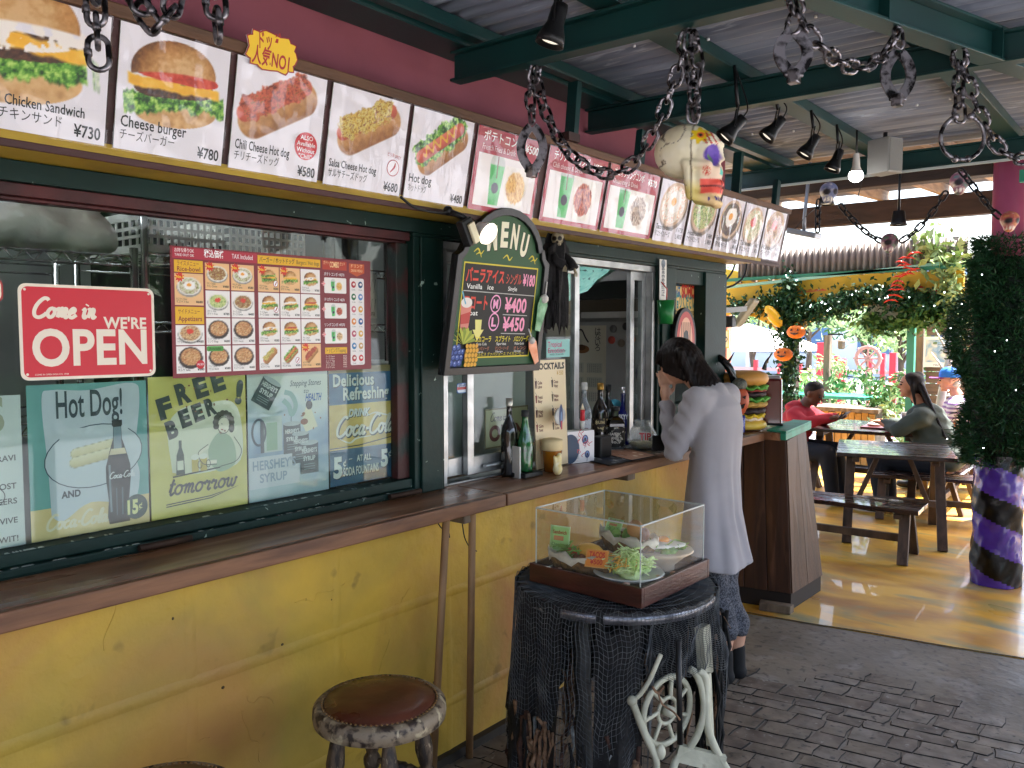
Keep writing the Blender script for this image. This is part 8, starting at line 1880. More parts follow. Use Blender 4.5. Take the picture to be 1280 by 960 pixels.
B().ball(c + rot @ Vector((.018, .008, .052)), (.040, .027, .020), n=16).build('taco_shell', M_yell, t); lump(B(), c + rot @ Vector((-.022, -.008, .045)), .011, 9, (.018, .012, .008)).build('tomato', M_redf, t)
def pc1(P, w, h): P.rect(.003, .003, w - .003, h - .003, '#e88a2c', 1); P.text('TACOS', w / 2, h * .56, .014, '#c8281c', 3, align='c', w=w * .7, bold=.05); P.text('¥500', w / 2, h * .18, .012, '#c8281c', 3, align='c', w=w * .55, bold=.03)
card(t, c + rot @ Vector((.066, -.036, .050)), .058, .044, .30, -.45, '#e8a04c', pc1)
def pc2(P, w, h): P.rrect(.003, .003, w - .003, h - .003, .006, '#a8dc8a', 1); P.text('Sandwich', w / 2, h * .68, .010, '#a8401c', 3, align='c', w=w * .7, bold=.03); P.rect(w * .2, h * .42, w * .7, h * .6, '#c88a5a', 2); P.text('Cheese set', w / 2, h * .2, .009, '#2a6a2c', 3, align='c', w=w * .75)
card(t, c + rot @ Vector((-.075, .012, .070)), .058, .064, .15, -.12, '#c4e8b0', pc2)
t, c, rot = basket(.0, .045, -.28, .098, 'paper lined basket with a small burger bun at the back of the case', z=.846)
B().box(c + Vector((0, 0, -.022)), (.14, .09, .042)).build('riser', mat('riser_dark', '#1a1410', .6), t)
lump(B(), c + rot @ Vector((-.03, .0, .035)), .015, 14, (.05, .02, .012)).build('filling', M_lett2, t); B().ball(c + rot @ Vector((.028, .0, .062)), (.026, .012, .026), n=16).build('bun', mat('toasted_bun', '#b87a44', .45, col2='#d8a870', nscale=12), t)
B().ball(c + rot @ Vector((.058, .004, .055)), (.014, .010, .018), n=12).build('sausage', mat('brown_sausage', '#6a2c1c', .35), t); card(t, c + rot @ Vector((-.055, .0, .058)), .052, .036, -.1, -.55, '#c4e8b0', pc2)
t = thing('salad_plate', 'white plate heaped with shredded lettuce at the front corner of the case', 'food model', dq(.085, -.085, .801)); c = dq(.085, -.085, .801)
B().lathe([(0, .004), (.045, .004), (.06, .008), (.088, .020), (.086, .023), (.06, .012), (0, .009)], c, 40).build('plate', M_white, t)
frystrip(lump(B(), c + Vector((0, 0, .012)), .020, 14, (.03, .03, .02)), c + Vector((0, 0, .024)), 170, (.045, .045, .028)).build('lettuce', M_lett, t); frystrip(lump(B(), c + Vector((0, 0, .030)), .018, 6, (.014, .014, .012)), c + Vector((0, 0, .05)), 90, (.024, .024, .022)).build('lettuce_peak', M_lett, t)
frystrip(B(), c + Vector((-.01, -.02, .03)), 34, (.04, .03, .03)).build('cheese_shreds', M_yell, t); lump(B(), c + Vector((-.03, .04, .04)), .012, 10, (.025, .02, .016)).build('meat', M_beef, t)
t = thing('egg_rice_plate', 'shallow bowl topped with a fried egg at the back right of the case', 'food model', dq(.105, .085, .801)); c = dq(.105, .085, .844)
B().lathe([(0, -.043), (.03, -.043), (.03, -.03), (.055, -.008), (.078, .006), (.076, .010), (0, .004)], c, 36).build('bowl', mat('beige_bowl', '#c8b49a', .4), t)
frystrip(lump(B(), c + Vector((0, 0, .006)), .016, 16, (.042, .042, .012)), c + Vector((0, 0, .012)), 90, (.045, .045, .012)).build('greens', M_lett2, t)
P = [[c + Vector(((.048 * s_ * (1 + .16 * math.sin(a * 3) + .08 * math.sin(a * 5))) * math.cos(a), .048 * s_ * (1 + .16 * math.sin(a * 3)) * math.sin(a), .030 - .006 * s_ ** 2 + .002 * math.sin(a * 4) * s_)) for a in np.linspace(0, 2 * PI, 25)[:-1]] for s_ in (.01, .4, .8, 1.0, 1.0)]
for q in P[4]: q.z -= .005
B().grid(P, closed=True).build('egg_white', mat('egg_white', '#ece8e0', .35), t); B().ball(c + Vector((.0, .0, .031)), (.017, .017, .010), n=16).build('egg_yolk', mat('egg_yolk', '#e08a1c', .2, coat=.6), t)
B().box(c + Vector((-.066, .0, .030)), (.004, .035, .05), rot=Matrix.Rotation(.7, 3, 'Z') @ Matrix.Rotation(.5, 3, 'X')).build('tortilla_chip', mat('pink_chip', '#c87a6a', .5), t, bevel=.001)
for q in list(bpy.data.objects):
 if q.name.split('.')[0] in ('food_basket', 'salad_plate', 'egg_rice_plate'): q.scale = (1.22, 1.22, 1.25)
for u, v, s_, lb in ((.125, -.175, .022, 'small pink shell in the front corner of the case tray'), (.168, -.06, .024, 'orange pink conch shell beside the salad plate'), (.172, .02, .018, 'pale pink shell at the right side of the case tray'), (-.12, -.168, .016, 'white shell under the left basket')):
 c = dq(u, v, .801 + s_ * .5); b = B()
 for i in range(9): a = i * .8; k = s_ * (1 - i / 10); b.ball(c + Vector((k * .35 * math.cos(a), k * .35 * math.sin(a) + i * s_ * .12, k * .12)), (k * .55, k * .55, k * .45), n=10)
 tag(b.build('sea_shell', mat('shell_pink', '#d89a7a', .35, col2='#e8c8b8', nscale=40)), lb, 'shell', group='sea shells in the display case')
# --- picnic furniture
M_pic = mat('dark_varnished_plank', '#3c2a22', .25, col2='#241813', nscale=4, stretch=(.8, 5, 5), bump=.25, bscale=20, bdist=.003, coat=.5, rvar=.1)
M_picleg = mat('greyed_brown_leg', '#5a4638', .6, col2='#382a22', nscale=5, stretch=(4, 4, .8), bump=.3)
def picnic(name, label, cat, c, rz, L, W, H, n, th=.03, group=None, brace=True, leg=.065):
 t = thing(name, label, cat, (c[0], c[1], .003), rz, group=group)
 def add(bb, nm, m, bevel=.003):
  o = bb.build(nm, m, None, bevel=bevel); o.parent = t; return o
 for i in range(n):
  w = W / n; add(B().box((0, -W / 2 + w * (i + .5), H - th / 2), (L * (1 - .004 * (i % 2)), w - .006, th)), 'plank', M_pic)
 for s_ in (-1, 1):
  x = s_ * (L / 2 - .10)
  for q in (-1, 1): add(B().bar((x, q * W * .16, H - th - .001), (x + s_ * .015, q * (W * .55), 0), leg * .6, leg, up=(1, 0, 0)), 'leg', M_picleg)
  add(B().bar((x - s_ * .035, -W * .38, H - th - .03), (x - s_ * .035, W * .38, H - th - .03), .05, .035), 'cross_bar', M_picleg)
  if brace: add(B().bar((x - s_ * .06, 0, H * .40), (s_ * L * .12, 0, H - th - .002), .045, .035), 'brace', M_picleg)
 add(B().bar((-L / 2 + .1, 0, H * .38), (L / 2 - .1, 0, H * .38), .035, .05), 'rail', M_picleg)
 return t
picnic('picnic_table', 'dark wooden picnic table with a shiny planked top, nearest in the patio', 'table', (-1.73, 6.72), .29, .80, .82, .66, 6)
picnic('picnic_bench', 'dark wooden bench nearest the grey floor in front of the picnic table', 'bench', (-1.84, 5.99), .05, .98, .34, .37, 3, brace=False)
picnic('picnic_bench', 'dark wooden bench on the far side of the nearest picnic table', 'bench', (-1.62, 7.42), .25, .92, .30, .37, 3, brace=False)
picnic('tray_table', 'dark wooden table with a food tray between the man and the woman', 'table', (-2.27, 8.0), .12, 1.0, .95, .68, 6)
picnic('side_bench', 'wooden bench the woman in green sits on', 'bench', (-1.60, 8.05), 1.60, .85, .28, .36, 2, brace=False)
picnic('side_bench', 'wooden bench the man in red sits on', 'bench', (-2.98, 7.9), 1.52, .9, .28, .36, 2, brace=False)
picnic('corner_bench', 'brown wooden seat at the right edge behind the wrapped column', 'bench', (-.42, 6.55), .1, .6, .34, .40, 3, brace=False)
TT = .684
trp = Vector((-2.12, 7.88, TT)); ty = thing('food_tray', 'dark red food tray with wrapped food on the second table', 'tray', trp)
B().box(trp + Vector((0, 0, .008)), (.34, .26, .014)).build('tray', mat('dark_red_tray', '#5a2a2c', .4), ty, bevel=.004); blob('wrapped_food', [('e', trp + Vector((.08, -.04, .045)), (.07, .06, .035))], mat('red_wrapper', '#b83044', .4, bump=.5), ty, voxel=.012)
B().ball(trp + Vector((-.08, 0, .03)), (.06, .07, .02)).build('pale_food', M_paper, ty)
for (x, y, m, lb) in ((-2.0, 8.15, 'clear_cup', 'clear plastic cup with a dark drink beside the tray'), (-1.90, 8.08, 'foam_cup', 'pale cup near the woman in green')):
 tag(B().lathe([(0, 0), (.035, 0), (.043, .13), (0, .13)], (x, y, TT), 18).build('drink_cup', mat(m, '#6a6460' if m == 'clear_cup' else '#c8ccd0', .3)), lb, 'cup')
# --- people
M_skin = mat('skin_light', '#c89a80', .5, spec=.35); M_skin2 = mat('skin_brown', '#5c3a2a', .5, spec=.35); M_skin3 = mat('skin_tan', '#b07a5c', .5, spec=.35)
M_hair = mat('black_hair', '#0e0908', .55, spec=.25, col2='#1c120e', nscale=60, stretch=(1, 1, .15), bump=.5, bscale=80, bdist=.004)
def finger(prims, base, d1, d2, L, r=.0075):
 base = Vector(base); d1 = Vector(d1).normalized(); d2 = Vector(d2).normalized(); m = base + d1 * L * .5; e = m + d2 * L * .5
 prims.append(('c', base, m, r, r * .92)); prims.append(('c', m, e, r * .92, r * .78))
WY = 3.40
def w(px, py, y=WY): return ony(px, py, y)
wm = thing('person', 'woman in a long pale grey cardigan leaning on the counter, head in hand', 'person', (-1.50, WY, .0))
head = w(848, 452); sh = w(890, 497); hip = w(893, 640)
nl, nr = sh + Vector((0, -.155, 0)), sh + Vector((0, .155, 0))
elL = Vector((w(843, 566, WY - .19).x, WY - .19, 1.035)); elR = Vector((elL.x + .02, WY + .13, 1.035))
haL = w(832, 484, WY - .06); haR = elR + Vector((-.10, -.10, .02))
pr = [('e', head + Vector((-.005, 0, -.005)), (.082, .074, .10), Matrix.Rotation(-.5, 3, 'Y')), ('e', head + Vector((-.045, 0, -.058)), (.038, .045, .042)), ('c', head + Vector((.03, 0, -.03)), sh + Vector((-.02, 0, .03)), .046, .058),
 ('c', nl + Vector((.0, .04, -.02)), nr + Vector((0, -.04, -.02)), .045, .045), ('c', sh + Vector((0, 0, -.10)), hip, .075, .09), ('c', hip + Vector((0, -.05, 0)), hip + Vector((0, .05, 0)), .08, .08),
 ('c', nl, elL, .042, .036), ('c', elL, haL + Vector((.01, -.01, -.07)), .034, .024), ('c', nr, elR, .042, .036), ('c', elR, haR, .034, .024)]
pb = haL + Vector((.008, -.008, -.05)); pr.append(('e', haL + Vector((.0, -.004, -.022)), (.022, .030, .040)))
for i in range(4): finger(pr, haL + Vector((-.012 + .004 * i, -.028 + .018 * i, .008)), (-.25, .05, 1), (-.55, .25, .75), (.062, .072, .070, .056)[i])
finger(pr, haL + Vector((.012, .022, -.03)), (.2, .6, .6), (0, .2, 1), .056, .009)
pr.append(('e', haR + Vector((-.03, -.02, 0)), (.042, .034, .016)))
for i in range(4): finger(pr, haR + Vector((-.055, -.045 + .018 * i, .0)), (-1, -.25, .05), (-1, -.2, -.3), (.062, .072, .068, .054)[i])
finger(pr, haR + Vector((-.03, -.05, .0)), (-.6, -1, 0), (-1, -.5, -.1), .055, .009)
fL, fR = Vector((-1.50, WY - .075, 0)), Vector((-1.475, WY + .10, 0))
fL = Vector((onz(903, 853, .0).x, onz(903, 853, 0).y, 0)); fR = Vector((onz(916, 848, 0).x, onz(916, 848, 0).y + .02, 0))
kL = hip.lerp(fL, .5) + Vector((-.01, 0, 0)); kR = hip.lerp(fR, .5)
for q, f, k in ((-1, fL, kL), (1, fR, kR)):
 h_ = hip + Vector((0, q * .07, -.04)); an = f + Vector((0, 0, .085)); pr += [('c', h_, k, .062, .046), ('c', k, an + Vector((.01, 0, .14)), .048, .044), ('c', an + Vector((.01, 0, .14)), an, .042, .028), ('c', f + Vector((.015, 0, .03)), f + Vector((-.14, 0, .022)), .028, .022)]
blob('body', pr, M_skin, wm, voxel=.0065, smooth=4)
hp = [('e', head + Vector((.006, 0, .012)), (.094, .088, .104), Matrix.Rotation(-.5, 3, 'Y')), ('e', head + Vector((.042, .0, .0)), (.075, .082, .085))]
for i in range(26):
 a = i / 25; y = (a - .5) * .15
 s0 = head + Vector((.055 - .02 * abs(a - .5), y, .045)); hp.append(('c', s0, w(889 - 6 * abs(a - .5), 506) + Vector((.0, y * .9 - .0, .0)), .022, .008))
hp.append(('c', head + Vector((.05, 0, -.01)), sh + Vector((-.012, 0, .045)), .07, .058))
for i in range(12):
 a = i / 11; s0 = head + Vector((-.04 + .07 * a, -.062, .03)); hp.append(('c', s0, s0 + Vector((.01 + .03 * a, -.012, -.075 - .035 * a)), .016, .006))
for i in range(8): s0 = head + Vector((-.065, -.05 + .1 * i / 7, .04)); hp.append(('c', s0, s0 + Vector((-.022, 0, -.05)), .016, .008))
blob('hair', hp, M_hair, wm, voxel=.0065, smooth=3, fine=lambda co: co + np.stack([.0025 * np.sin(co[:, 1] * 420 + co[:, 2] * 30), .0025 * np.sin(co[:, 0] * 380), 0 * co[:, 0]], 1))
M_tr = mat('grey_tweed', '#5c5e66', .9, col2='#2e3038', nscale=160, lo=.45, hi=.55, bump=.4, bscale=200, bdist=.002)
tp = []
for q, f, k in ((-1, fL, kL), (1, fR, kR)): tp += [('c', hip + Vector((0, q * .08, -.05)), k, .078, .062), ('c', k, f + Vector((.012, 0, .245)), .062, .054)]
tro = blob('trousers', tp, M_tr, wm, voxel=.008, smooth=5, fine=lambda co: np.where(co[:, 2:3] < .215, np.stack([co[:, 0], co[:, 1], np.full(len(co), .205)], 1), co) + np.stack([.003 * np.sin(co[:, 2] * 60 + co[:, 1] * 30), 0 * co[:, 0], 0 * co[:, 0]], 1))
M_sock = mat('black_sock', '#0c0c0e', .8)
for f in (fL, fR): blob('shoe', [('c', f + Vector((.012, 0, .135)), f + Vector((.01, 0, .05)), .034, .038), ('c', f + Vector((.02, 0, .032)), f + Vector((-.15, 0, .028)), .036, .032)], M_sock, wm, voxel=.007, smooth=3, fine=lambda co: np.maximum(co, np.array([-9, -9, .002])))
M_card = mat('pale_grey_knit', '#a09ca0', .85, col2='#949094', nscale=5, bump=.12, bscale=260, bdist=.001, sheen=.2)
cx0, cx1 = w(897, 520).x, w(899, 690).x; hz = w(900, 703).z
cp_ = [('f', [(Vector((w(897, 492).x, WY, w(897, 492).z)), .045, .09), (Vector((w(899, 506).x, WY, w(899, 506).z)), .078, .145), (Vector((w(898, 530).x, WY, w(898, 530).z)), .092, .165), (Vector((w(893, 590).x, WY, w(893, 590).z)), .098, .165), (Vector((w(892, 640).x, WY, w(892, 640).z)), .112, .175), (Vector((w(896, 703).x, WY, hz)), .150, .205)]),
 ('c', nl + Vector((0, .02, -.018)), nr + Vector((0, -.02, -.018)), .070, .070), ('c', nl, elL, .060, .048), ('c', elL + Vector((0, 0, 0)), haL + Vector((.012, -.012, -.085)), .047, .036),
 ('c', nr, elR, .062, .056), ('c', elR, haR + Vector((.03, .02, .005)), .054, .038), ('c', sh + Vector((.012, 0, .018)), sh + Vector((-.03, 0, .036)), .060, .058)]
def folds(co):
 z = co[:, 2]; a = np.arctan2(co[:, 1] - WY, co[:, 0] - cx0); k = np.clip((1.12 - z) / .5, 0, 1)
 d = k * (.006 * np.sin(a * 7 + 1.2 * np.sin(z * 6)) + .003 * np.sin(a * 13 + z * 8)); r = np.hypot(co[:, 0] - cx0, co[:, 1] - WY) + 1e-6; body = (z < 1.12)
 arm = np.clip((co[:, 0] * -1 - 1.62) / .1, 0, 1)
 o = co.copy(); o[:, 0] += d * (co[:, 0] - cx0) / r * body; o[:, 1] += d * (co[:, 1] - WY) / r * body
 o[:, 2] += np.where(z < hz + .015, .012 * np.sin(a * 3 + .5), 0)
 cr_ = .0035 * np.sin(co[:, 2] * 95 + co[:, 0] * 60 + co[:, 1] * 30); o[:, 0] += cr_ * ((z > 1.0) & (co[:, 0] < cx0 - .03)); o[:, 1] += cr_ * ((z > 1.0) & (co[:, 0] < cx0 - .03))
 return o
blob('cardigan', cp_, M_card, wm, voxel=.008, smooth=9, fine=folds)
tag(B().bar(elL + Vector((-.04, .16, .02)), elL + Vector((-.12, .02, .02)), .004, .07).build('magazine_edge', M_black, wm))
def face_parts(par, hc, fwd, skin_dark, s=1.0, lip='#8a4a44'):
 fwd = Vector(fwd).normalized(); sd_ = Vector((0, 0, 1)).cross(fwd).normalized(); up = fwd.cross(sd_)
 e = B();
 for q in (-1, 1): e.ball(hc + fwd * .078 * s + sd_ * q * .030 * s + up * .010 * s, (.011 * s, .011 * s, .008 * s), n=10)
 e.build('eyes', M_black, par); br = B()
 for q in (-1, 1): br.tube([hc + fwd * .080 * s + sd_ * q * .016 * s + up * .030 * s, hc + fwd * .080 * s + sd_ * q * .032 * s + up * .034 * s, hc + fwd * .068 * s + sd_ * q * .047 * s + up * .028 * s], .004 * s, 6)
 br.build('eyebrows', M_hair, par)
 B().tube([hc + fwd * .077 * s - sd_ * .020 * s - up * .046 * s, hc + fwd * .085 * s - up * .044 * s, hc + fwd * .077 * s + sd_ * .020 * s - up * .046 * s], .0055 * s, 6).build('lips', mat('lips_' + lip.strip('#'), lip, .4), par)
def headprims(hc, fwd, s=1.0, neck=None):
 fwd = Vector(fwd).normalized(); sd_ = Vector((0, 0, 1)).cross(fwd).normalized(); up = fwd.cross(sd_)
 M = Matrix((fwd, sd_, up)).transposed()
 p = [('e', hc - fwd * .008 * s + up * .02 * s, (.092 * s, .074 * s, .088 * s), M), ('e', hc + fwd * .022 * s - up * .035 * s, (.058 * s, .055 * s, .068 * s), M), ('c', hc + fwd * .082 * s + up * .008 * s, hc + fwd * .098 * s - up * .016 * s, .008 * s, .012 * s), ('e', hc + fwd * .060 * s - up * .085 * s, (.020 * s, .022 * s, .016 * s), M)]
 for q in (-1, 1): p.append(('e', hc - fwd * .006 * s + sd_ * q * .076 * s - up * .006 * s, (.020 * s, .008 * s, .030 * s), M))
 if neck is not None: p.append(('c', hc - fwd * .02 * s - up * .05 * s, Vector(neck), .048 * s, .058 * s))
 return p
def sleeve(par, pts, rs, m, name='sleeve'): blob(name, [('c', a, b_, r0, r1) for a, b_, r0, r1 in zip(pts[:-1], pts[1:], rs[:-1], rs[1:])], m, par, voxel=.012, smooth=4)
MY = 7.62
mn = thing('person', 'man in a red hoodie looking down at the phone in his hands', 'person', (-2.85, MY, .0))
def q_(px, py, y=MY): return ony(px, py, y)
mh = q_(1018, 492); ms_ = q_(1002, 514); fwd = Vector((.93, -.22, -.50))
mhip = Vector((ms_.x - .12, MY, .46)); eL, eR = Vector((ms_.x + .12, MY - .26, .73)), Vector((ms_.x + .12, MY + .24, .73)); hL = q_(1042, 522, MY - .10); hR = hL + Vector((.01, .10, -.005)); hL.z = max(hL.z, .74)
pr = headprims(mh, fwd, 1.0, ms_ + Vector((.0, 0, .02)))
pr += [('c', ms_ + Vector((0, -.15, -.03)), ms_ + Vector((0, .15, -.03)), .06, .06), ('c', ms_ + Vector((-.02, 0, -.1)), mhip, .12, .12), ('c', ms_ + Vector((0, -.18, -.03)), eL, .045, .038), ('c', eL, hL, .036, .025), ('c', ms_ + Vector((0, .18, -.03)), eR, .045, .038), ('c', eR, hR, .036, .025)]
for h_, s_ in ((hL, 1), (hR, -1)):
 pr.append(('e', h_ + Vector((.025, 0, 0)), (.035, .022, .018)))
 for i in range(4): finger(pr, h_ + Vector((.05, s_ * (-.02 + .010 * i), .004 * i)), (.7, s_ * .5, .4), (.1, s_ * 1, .3), (.06, .068, .062, .05)[i], .008)
 finger(pr, h_ + Vector((.02, s_ * .012, .015)), (.5, s_ * .3, .8), (.4, s_ * .5, .4), .05, .009)
for s_ in (-1, 1):
 h_ = mhip + Vector((0, s_ * .09, 0)); k = Vector((mhip.x + .42, MY + s_ * .12 - .05, .47)); f = Vector((mhip.x + .46 + .02, MY + s_ * .12 - .05, .05)); pr += [('c', h_, k, .085, .06), ('c', k, f, .055, .04), ('c', f, f + Vector((.16, 0, -.01)), .04, .03)]
blob('body', pr, M_skin2, mn, voxel=.010, smooth=3)
face_parts(mn, mh, fwd, True, lip='#6a3a34')
fn_ = Vector(fwd).normalized(); upm = fn_.cross(Vector((0, 0, 1)).cross(fn_).normalized())
blob('hair', [('e', mh - fn_ * .022 + upm * .042, (.088, .080, .070)), ('e', mh - fn_ * .045 + upm * .0, (.060, .074, .07))], M_hair, mn, voxel=.010, smooth=3)
M_hood = mat('red_fleece', '#a81c2c', .85, col2='#8a1424', nscale=6, bump=.2, bscale=30)
blob('hoodie', [('c', ms_ + Vector((-.0, -.15, -.03)), ms_ + Vector((0, .15, -.03)), .085, .085), ('c', ms_ + Vector((-.02, 0, -.08)), mhip + Vector((0, 0, .04)), .155, .15), ('c', ms_ + Vector((0, -.18, -.03)), eL, .072, .062), ('c', eL, hL + Vector((-.03, 0, 0)), .058, .042), ('c', ms_ + Vector((0, .18, -.03)), eR, .072, .062), ('c', eR, hR + Vector((-.03, 0, 0)), .058, .042), ('e', ms_ + Vector((-.05, 0, .035)), (.10, .115, .065))], M_hood, mn, voxel=.012, smooth=6, fine=lambda co: co + np.stack([.005 * np.sin(co[:, 2] * 70 + co[:, 1] * 20), 0 * co[:, 0], 0 * co[:, 0]], 1))
M_jean = mat('dark_trousers', '#12141c', .85)
blob('trousers', [q for s_ in (-1, 1) for q in (('c', mhip + Vector((0, s_ * .09, 0)), Vector((mhip.x + .42, MY + s_ * .12 - .05, .47)), .105, .08), ('c', Vector((mhip.x + .42, MY + s_ * .12 - .05, .47)), Vector((mhip.x + .48, MY + s_ * .12 - .05, .08)), .078, .06))], M_jean, mn, voxel=.014, smooth=4)
for s_ in (-1, 1): f = Vector((mhip.x + .48, MY + s_ * .12 - .05, .045)); blob('shoe', [('c', f, f + Vector((.18, 0, 0)), .042, .036)], M_black, mn, voxel=.012)
tag(B().box((hL + hR) / 2 + Vector((.075, 0, .03)), (.075, .15, .009), rot=Matrix.Rotation(-.7, 3, 'Y')).build('smartphone', M_black, bevel=.003), 'black phone held by the man in red', 'phone')
GY = 7.70
gw = thing('person', 'woman with long black hair in a dark green top seated at the table', 'person', (-1.6, GY, .0))
def g_(px, py, y=GY): return ony(px, py, y)
gh = g_(1138, 482); gs = g_(1158, 514); fg_ = Vector((-1, -.38, .0)); ghip = Vector((g_(1172, 560).x, GY, .46))
eL = g_(1122, 541, GY - .24); eL.z = max(eL.z, .72); hL = g_(1102, 528, GY - .05); hL.z = .755; eR = eL + Vector((-.03, .45, 0)); hR = hL + Vector((.02, .12, 0))
pr = headprims(gh, fg_, 1.0, gs + Vector((-.02, 0, .03)))
pr += [('c', gs + Vector((0, -.15, -.04)), gs + Vector((0, .15, -.04)), .06, .06), ('c', gs + Vector((0, 0, -.1)), ghip, .13, .16), ('c', gs + Vector((0, -.18, -.04)), eL, .05, .04), ('c', eL, hL, .038, .026), ('c', gs + Vector((0, .18, -.04)), eR, .05, .04), ('c', eR, hR, .038, .026)]
for h_, s_ in ((hL, 1), (hR, -1)):
 pr.append(('e', h_ + Vector((-.03, 0, .005)), (.038, .026, .018)))
 for i in range(4): finger(pr, h_ + Vector((-.055, -.022 + .014 * i, .008)), (-1, s_ * .2, .3), (-.7, s_ * .3, -.5), (.06, .066, .062, .05)[i], .008)
 finger(pr, h_ + Vector((-.02, s_ * .02, .015)), (-.6, s_ * .7, .3), (-1, s_ * .2, .1), .05, .009)
for s_ in (-1, 1):
 h_ = ghip + Vector((0, s_ * .1, 0)); k = Vector((ghip.x - .42, GY + s_ * .12 - .12, .47)); f = Vector((ghip.x - .36, GY + s_ * .12 - .16, .05)); pr += [('c', h_, k, .1, .065), ('c', k, f, .058, .04), ('c', f, f + Vector((-.16, 0, -.01)), .04, .03)]
blob('body', pr, M_skin3, gw, voxel=.010, smooth=3); face_parts(gw, gh, fg_, False, lip='#a04a4a')
fgn = fg_.normalized(); sdg = Vector((0, 0, 1)).cross(fgn)
hp = [('e', gh - fgn * .022 + Vector((0, 0, .040)), (.092, .086, .078)), ('e', gh - fgn * .045, (.072, .084, .09)), ('e', gh - fgn * .06 + Vector((0, 0, .085)), (.045, .04, .04))]
for i in range(12):
 a = i / 11 - .5; s0 = gh - fgn * .075 + sdg * (a * .13); hp.append(('c', s0, g_(1172 + 14 * abs(a), 545) + sdg * (a * .16) + Vector((.02, -.07, 0)), .030, .012));
for s_ in (-1, 1): hp.append(('c', gh + sdg * (s_ * .078) + Vector((0, 0, .02)), gh - fgn * .03 + sdg * (s_ * .085) - Vector((0, 0, .15)), .02, .012))
blob('hair', hp, M_hair, gw, voxel=.010, smooth=3)
M_olive = mat('dark_olive_jersey', '#3f4842', .85, col2='#353d38', nscale=5, bump=.15, bscale=40)
blob('top', [('c', gs + Vector((0, -.15, -.04)), gs + Vector((0, .15, -.04)), .09, .09), ('c', gs + Vector((0, 0, -.08)), ghip + Vector((.02, 0, .08)), .165, .20), ('e', ghip + Vector((.04, 0, .05)), (.2, .22, .15)), ('c', gs + Vector((0, -.18, -.04)), eL, .08, .066), ('c', eL, hL + Vector((.03, 0, 0)), .062, .042), ('c', gs + Vector((0, .18, -.04)), eR, .08, .066), ('c', eR, hR + Vector((.03, 0, 0)), .062, .042)], M_olive, gw, voxel=.012, smooth=7, fine=lambda co: co + np.stack([.006 * np.sin(co[:, 2] * 60 + co[:, 1] * 25), .004 * np.sin(co[:, 2] * 45 + co[:, 0] * 30), 0 * co[:, 0]], 1))
blob('trousers', [q for s_ in (-1, 1) for q in (('c', ghip + Vector((0, s_ * .1, 0)), Vector((ghip.x - .42, GY + s_ * .12 - .12, .47)), .13, .09), ('c', Vector((ghip.x - .42, GY + s_ * .12 - .12, .47)), Vector((ghip.x - .36, GY + s_ * .12 - .16, .09)), .085, .06))], M_jean, gw, voxel=.014, smooth=4)
for s_ in (-1, 1): f = Vector((ghip.x - .36, GY + s_ * .12 - .16, .045)); blob('shoe', [('c', f, f + Vector((-.18, 0, 0)), .042, .036)], M_black, gw, voxel=.012)
OY = 8.9; op = thing('person', 'person in a bright blue cap and striped shirt seated behind the fir wrapped column', 'person', (-1.7, OY, 0))
def o_(px, py): return ony(px, py, OY)
oh = o_(1186, 476); os_ = o_(1200, 503); fo = Vector((-1, -.3, -.1)); ohip = Vector((os_.x + .08, OY, .48)); eL = os_ + Vector((-.02, -.22, -.24)); hL = eL + Vector((-.2, .02, .02))
pr = headprims(oh, fo, 1.0, os_ + Vector((0, 0, .02))) + [('c', os_ + Vector((0, -.15, -.04)), os_ + Vector((0, .15, -.04)), .06, .06), ('c', os_ + Vector((0, 0, -.1)), ohip, .13, .14), ('c', os_ + Vector((0, -.18, -.04)), eL, .048, .04), ('c', eL, hL, .038, .026), ('c', os_ + Vector((0, .18, -.04)), eL + Vector((0, .44, 0)), .048, .04), ('c', eL + Vector((0, .44, 0)), hL + Vector((0, .4, 0)), .038, .026)]
for hh in (hL, hL + Vector((0, .4, 0))):
 for i in range(4): finger(pr, hh + Vector((-.03, -.022 + .014 * i, 0)), (-1, 0, 0), (-.8, 0, -.6), .06, .009)
 finger(pr, hh + Vector((0, -.02, 0)), (-.6, -.6, 0), (-1, 0, 0), .05, .009)
for s_ in (-1, 1): k = Vector((ohip.x - .42, OY + s_ * .12, .47)); f = Vector((ohip.x - .4, OY + s_ * .12, .05)); pr += [('c', ohip + Vector((0, s_ * .09, 0)), k, .09, .06), ('c', k, f, .055, .04), ('c', f, f + Vector((-.15, 0, -.01)), .04, .03)]
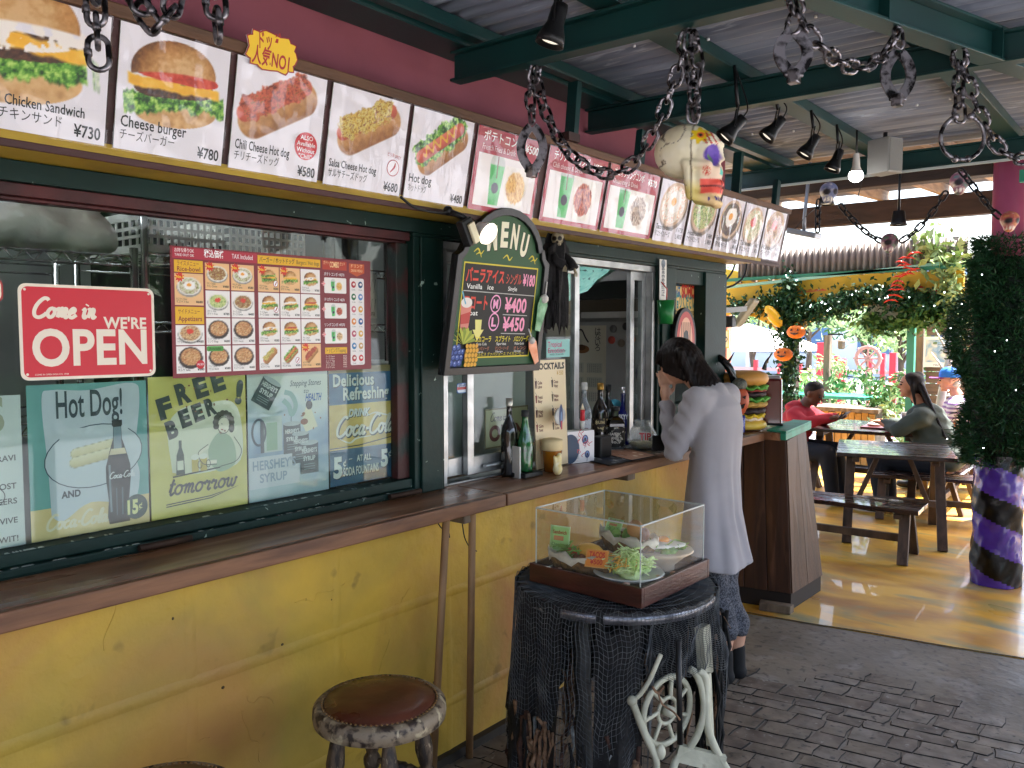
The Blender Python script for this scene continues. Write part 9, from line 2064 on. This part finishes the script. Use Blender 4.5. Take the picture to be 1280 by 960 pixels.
blob('body', pr, mat('skin_pink', '#c08a74', .5), op, voxel=.011, smooth=3); face_parts(op, oh, fo, False)
b = B(); fon = fo.normalized(); c = oh + Vector((0, 0, .045)) - fon * .01
b.lathe([(.098, -.01), (.098, .02), (.085, .06), (.05, .085), (0, .092)], c, 24, cap=False); b.build('cap', mat('bright_blue_cap', '#1f6ac0', .7, col2='#2a7ad8', nscale=8), op)
q = c + fon * .12; B().box(q + Vector((0, 0, -.008)), (.12, .13, .008), rot=Matrix.Rotation(math.atan2(fon.y, fon.x), 3, 'Z')).build('cap_brim', mat('purple_brim', '#8a3a8a', .7), op, bevel=.003)
blob('hair', [('e', oh - fon * .06 - Vector((0, 0, .03)), (.045, .07, .05))], mat('grey_hair', '#9a9690', .8), op, voxel=.011)
def stripes(co, nm): return np.where((np.sin(co[:, 2:3] * 150) > -.1), C3('#d8d4dc'), C3('#8a6aa0'))
blob('shirt', [('c', os_ + Vector((0, -.15, -.04)), os_ + Vector((0, .15, -.04)), .088, .088), ('c', os_ + Vector((0, 0, -.08)), ohip + Vector((0, 0, .04)), .16, .16), ('c', os_ + Vector((0, -.18, -.04)), os_.lerp(eL, .55) + Vector((0, -.07, 0)), .078, .07), ('c', os_ + Vector((0, .18, -.04)), os_ + Vector((0, .22, -.16)), .078, .07)], mat('striped_cotton', attr='Col', rough=.8), op, voxel=.010, smooth=5, colour=stripes)
blob('trousers', [q for s_ in (-1, 1) for q in (('c', ohip + Vector((0, s_ * .09, 0)), Vector((ohip.x - .42, OY + s_ * .12, .47)), .11, .08), ('c', Vector((ohip.x - .42, OY + s_ * .12, .47)), Vector((ohip.x - .4, OY + s_ * .12, .09)), .08, .06))], M_jean, op, voxel=.014, smooth=3)
for s_ in (-1, 1): f = Vector((ohip.x - .4, OY + s_ * .12, .045)); blob('shoe', [('c', f, f + Vector((-.17, 0, 0)), .042, .036)], M_black, op, voxel=.012)
picnic('rear_stool', 'dark wooden bench under the person in the blue cap', 'bench', (ohip.x + .02, OY), 1.6, .8, .28, .37, 2, brace=False)
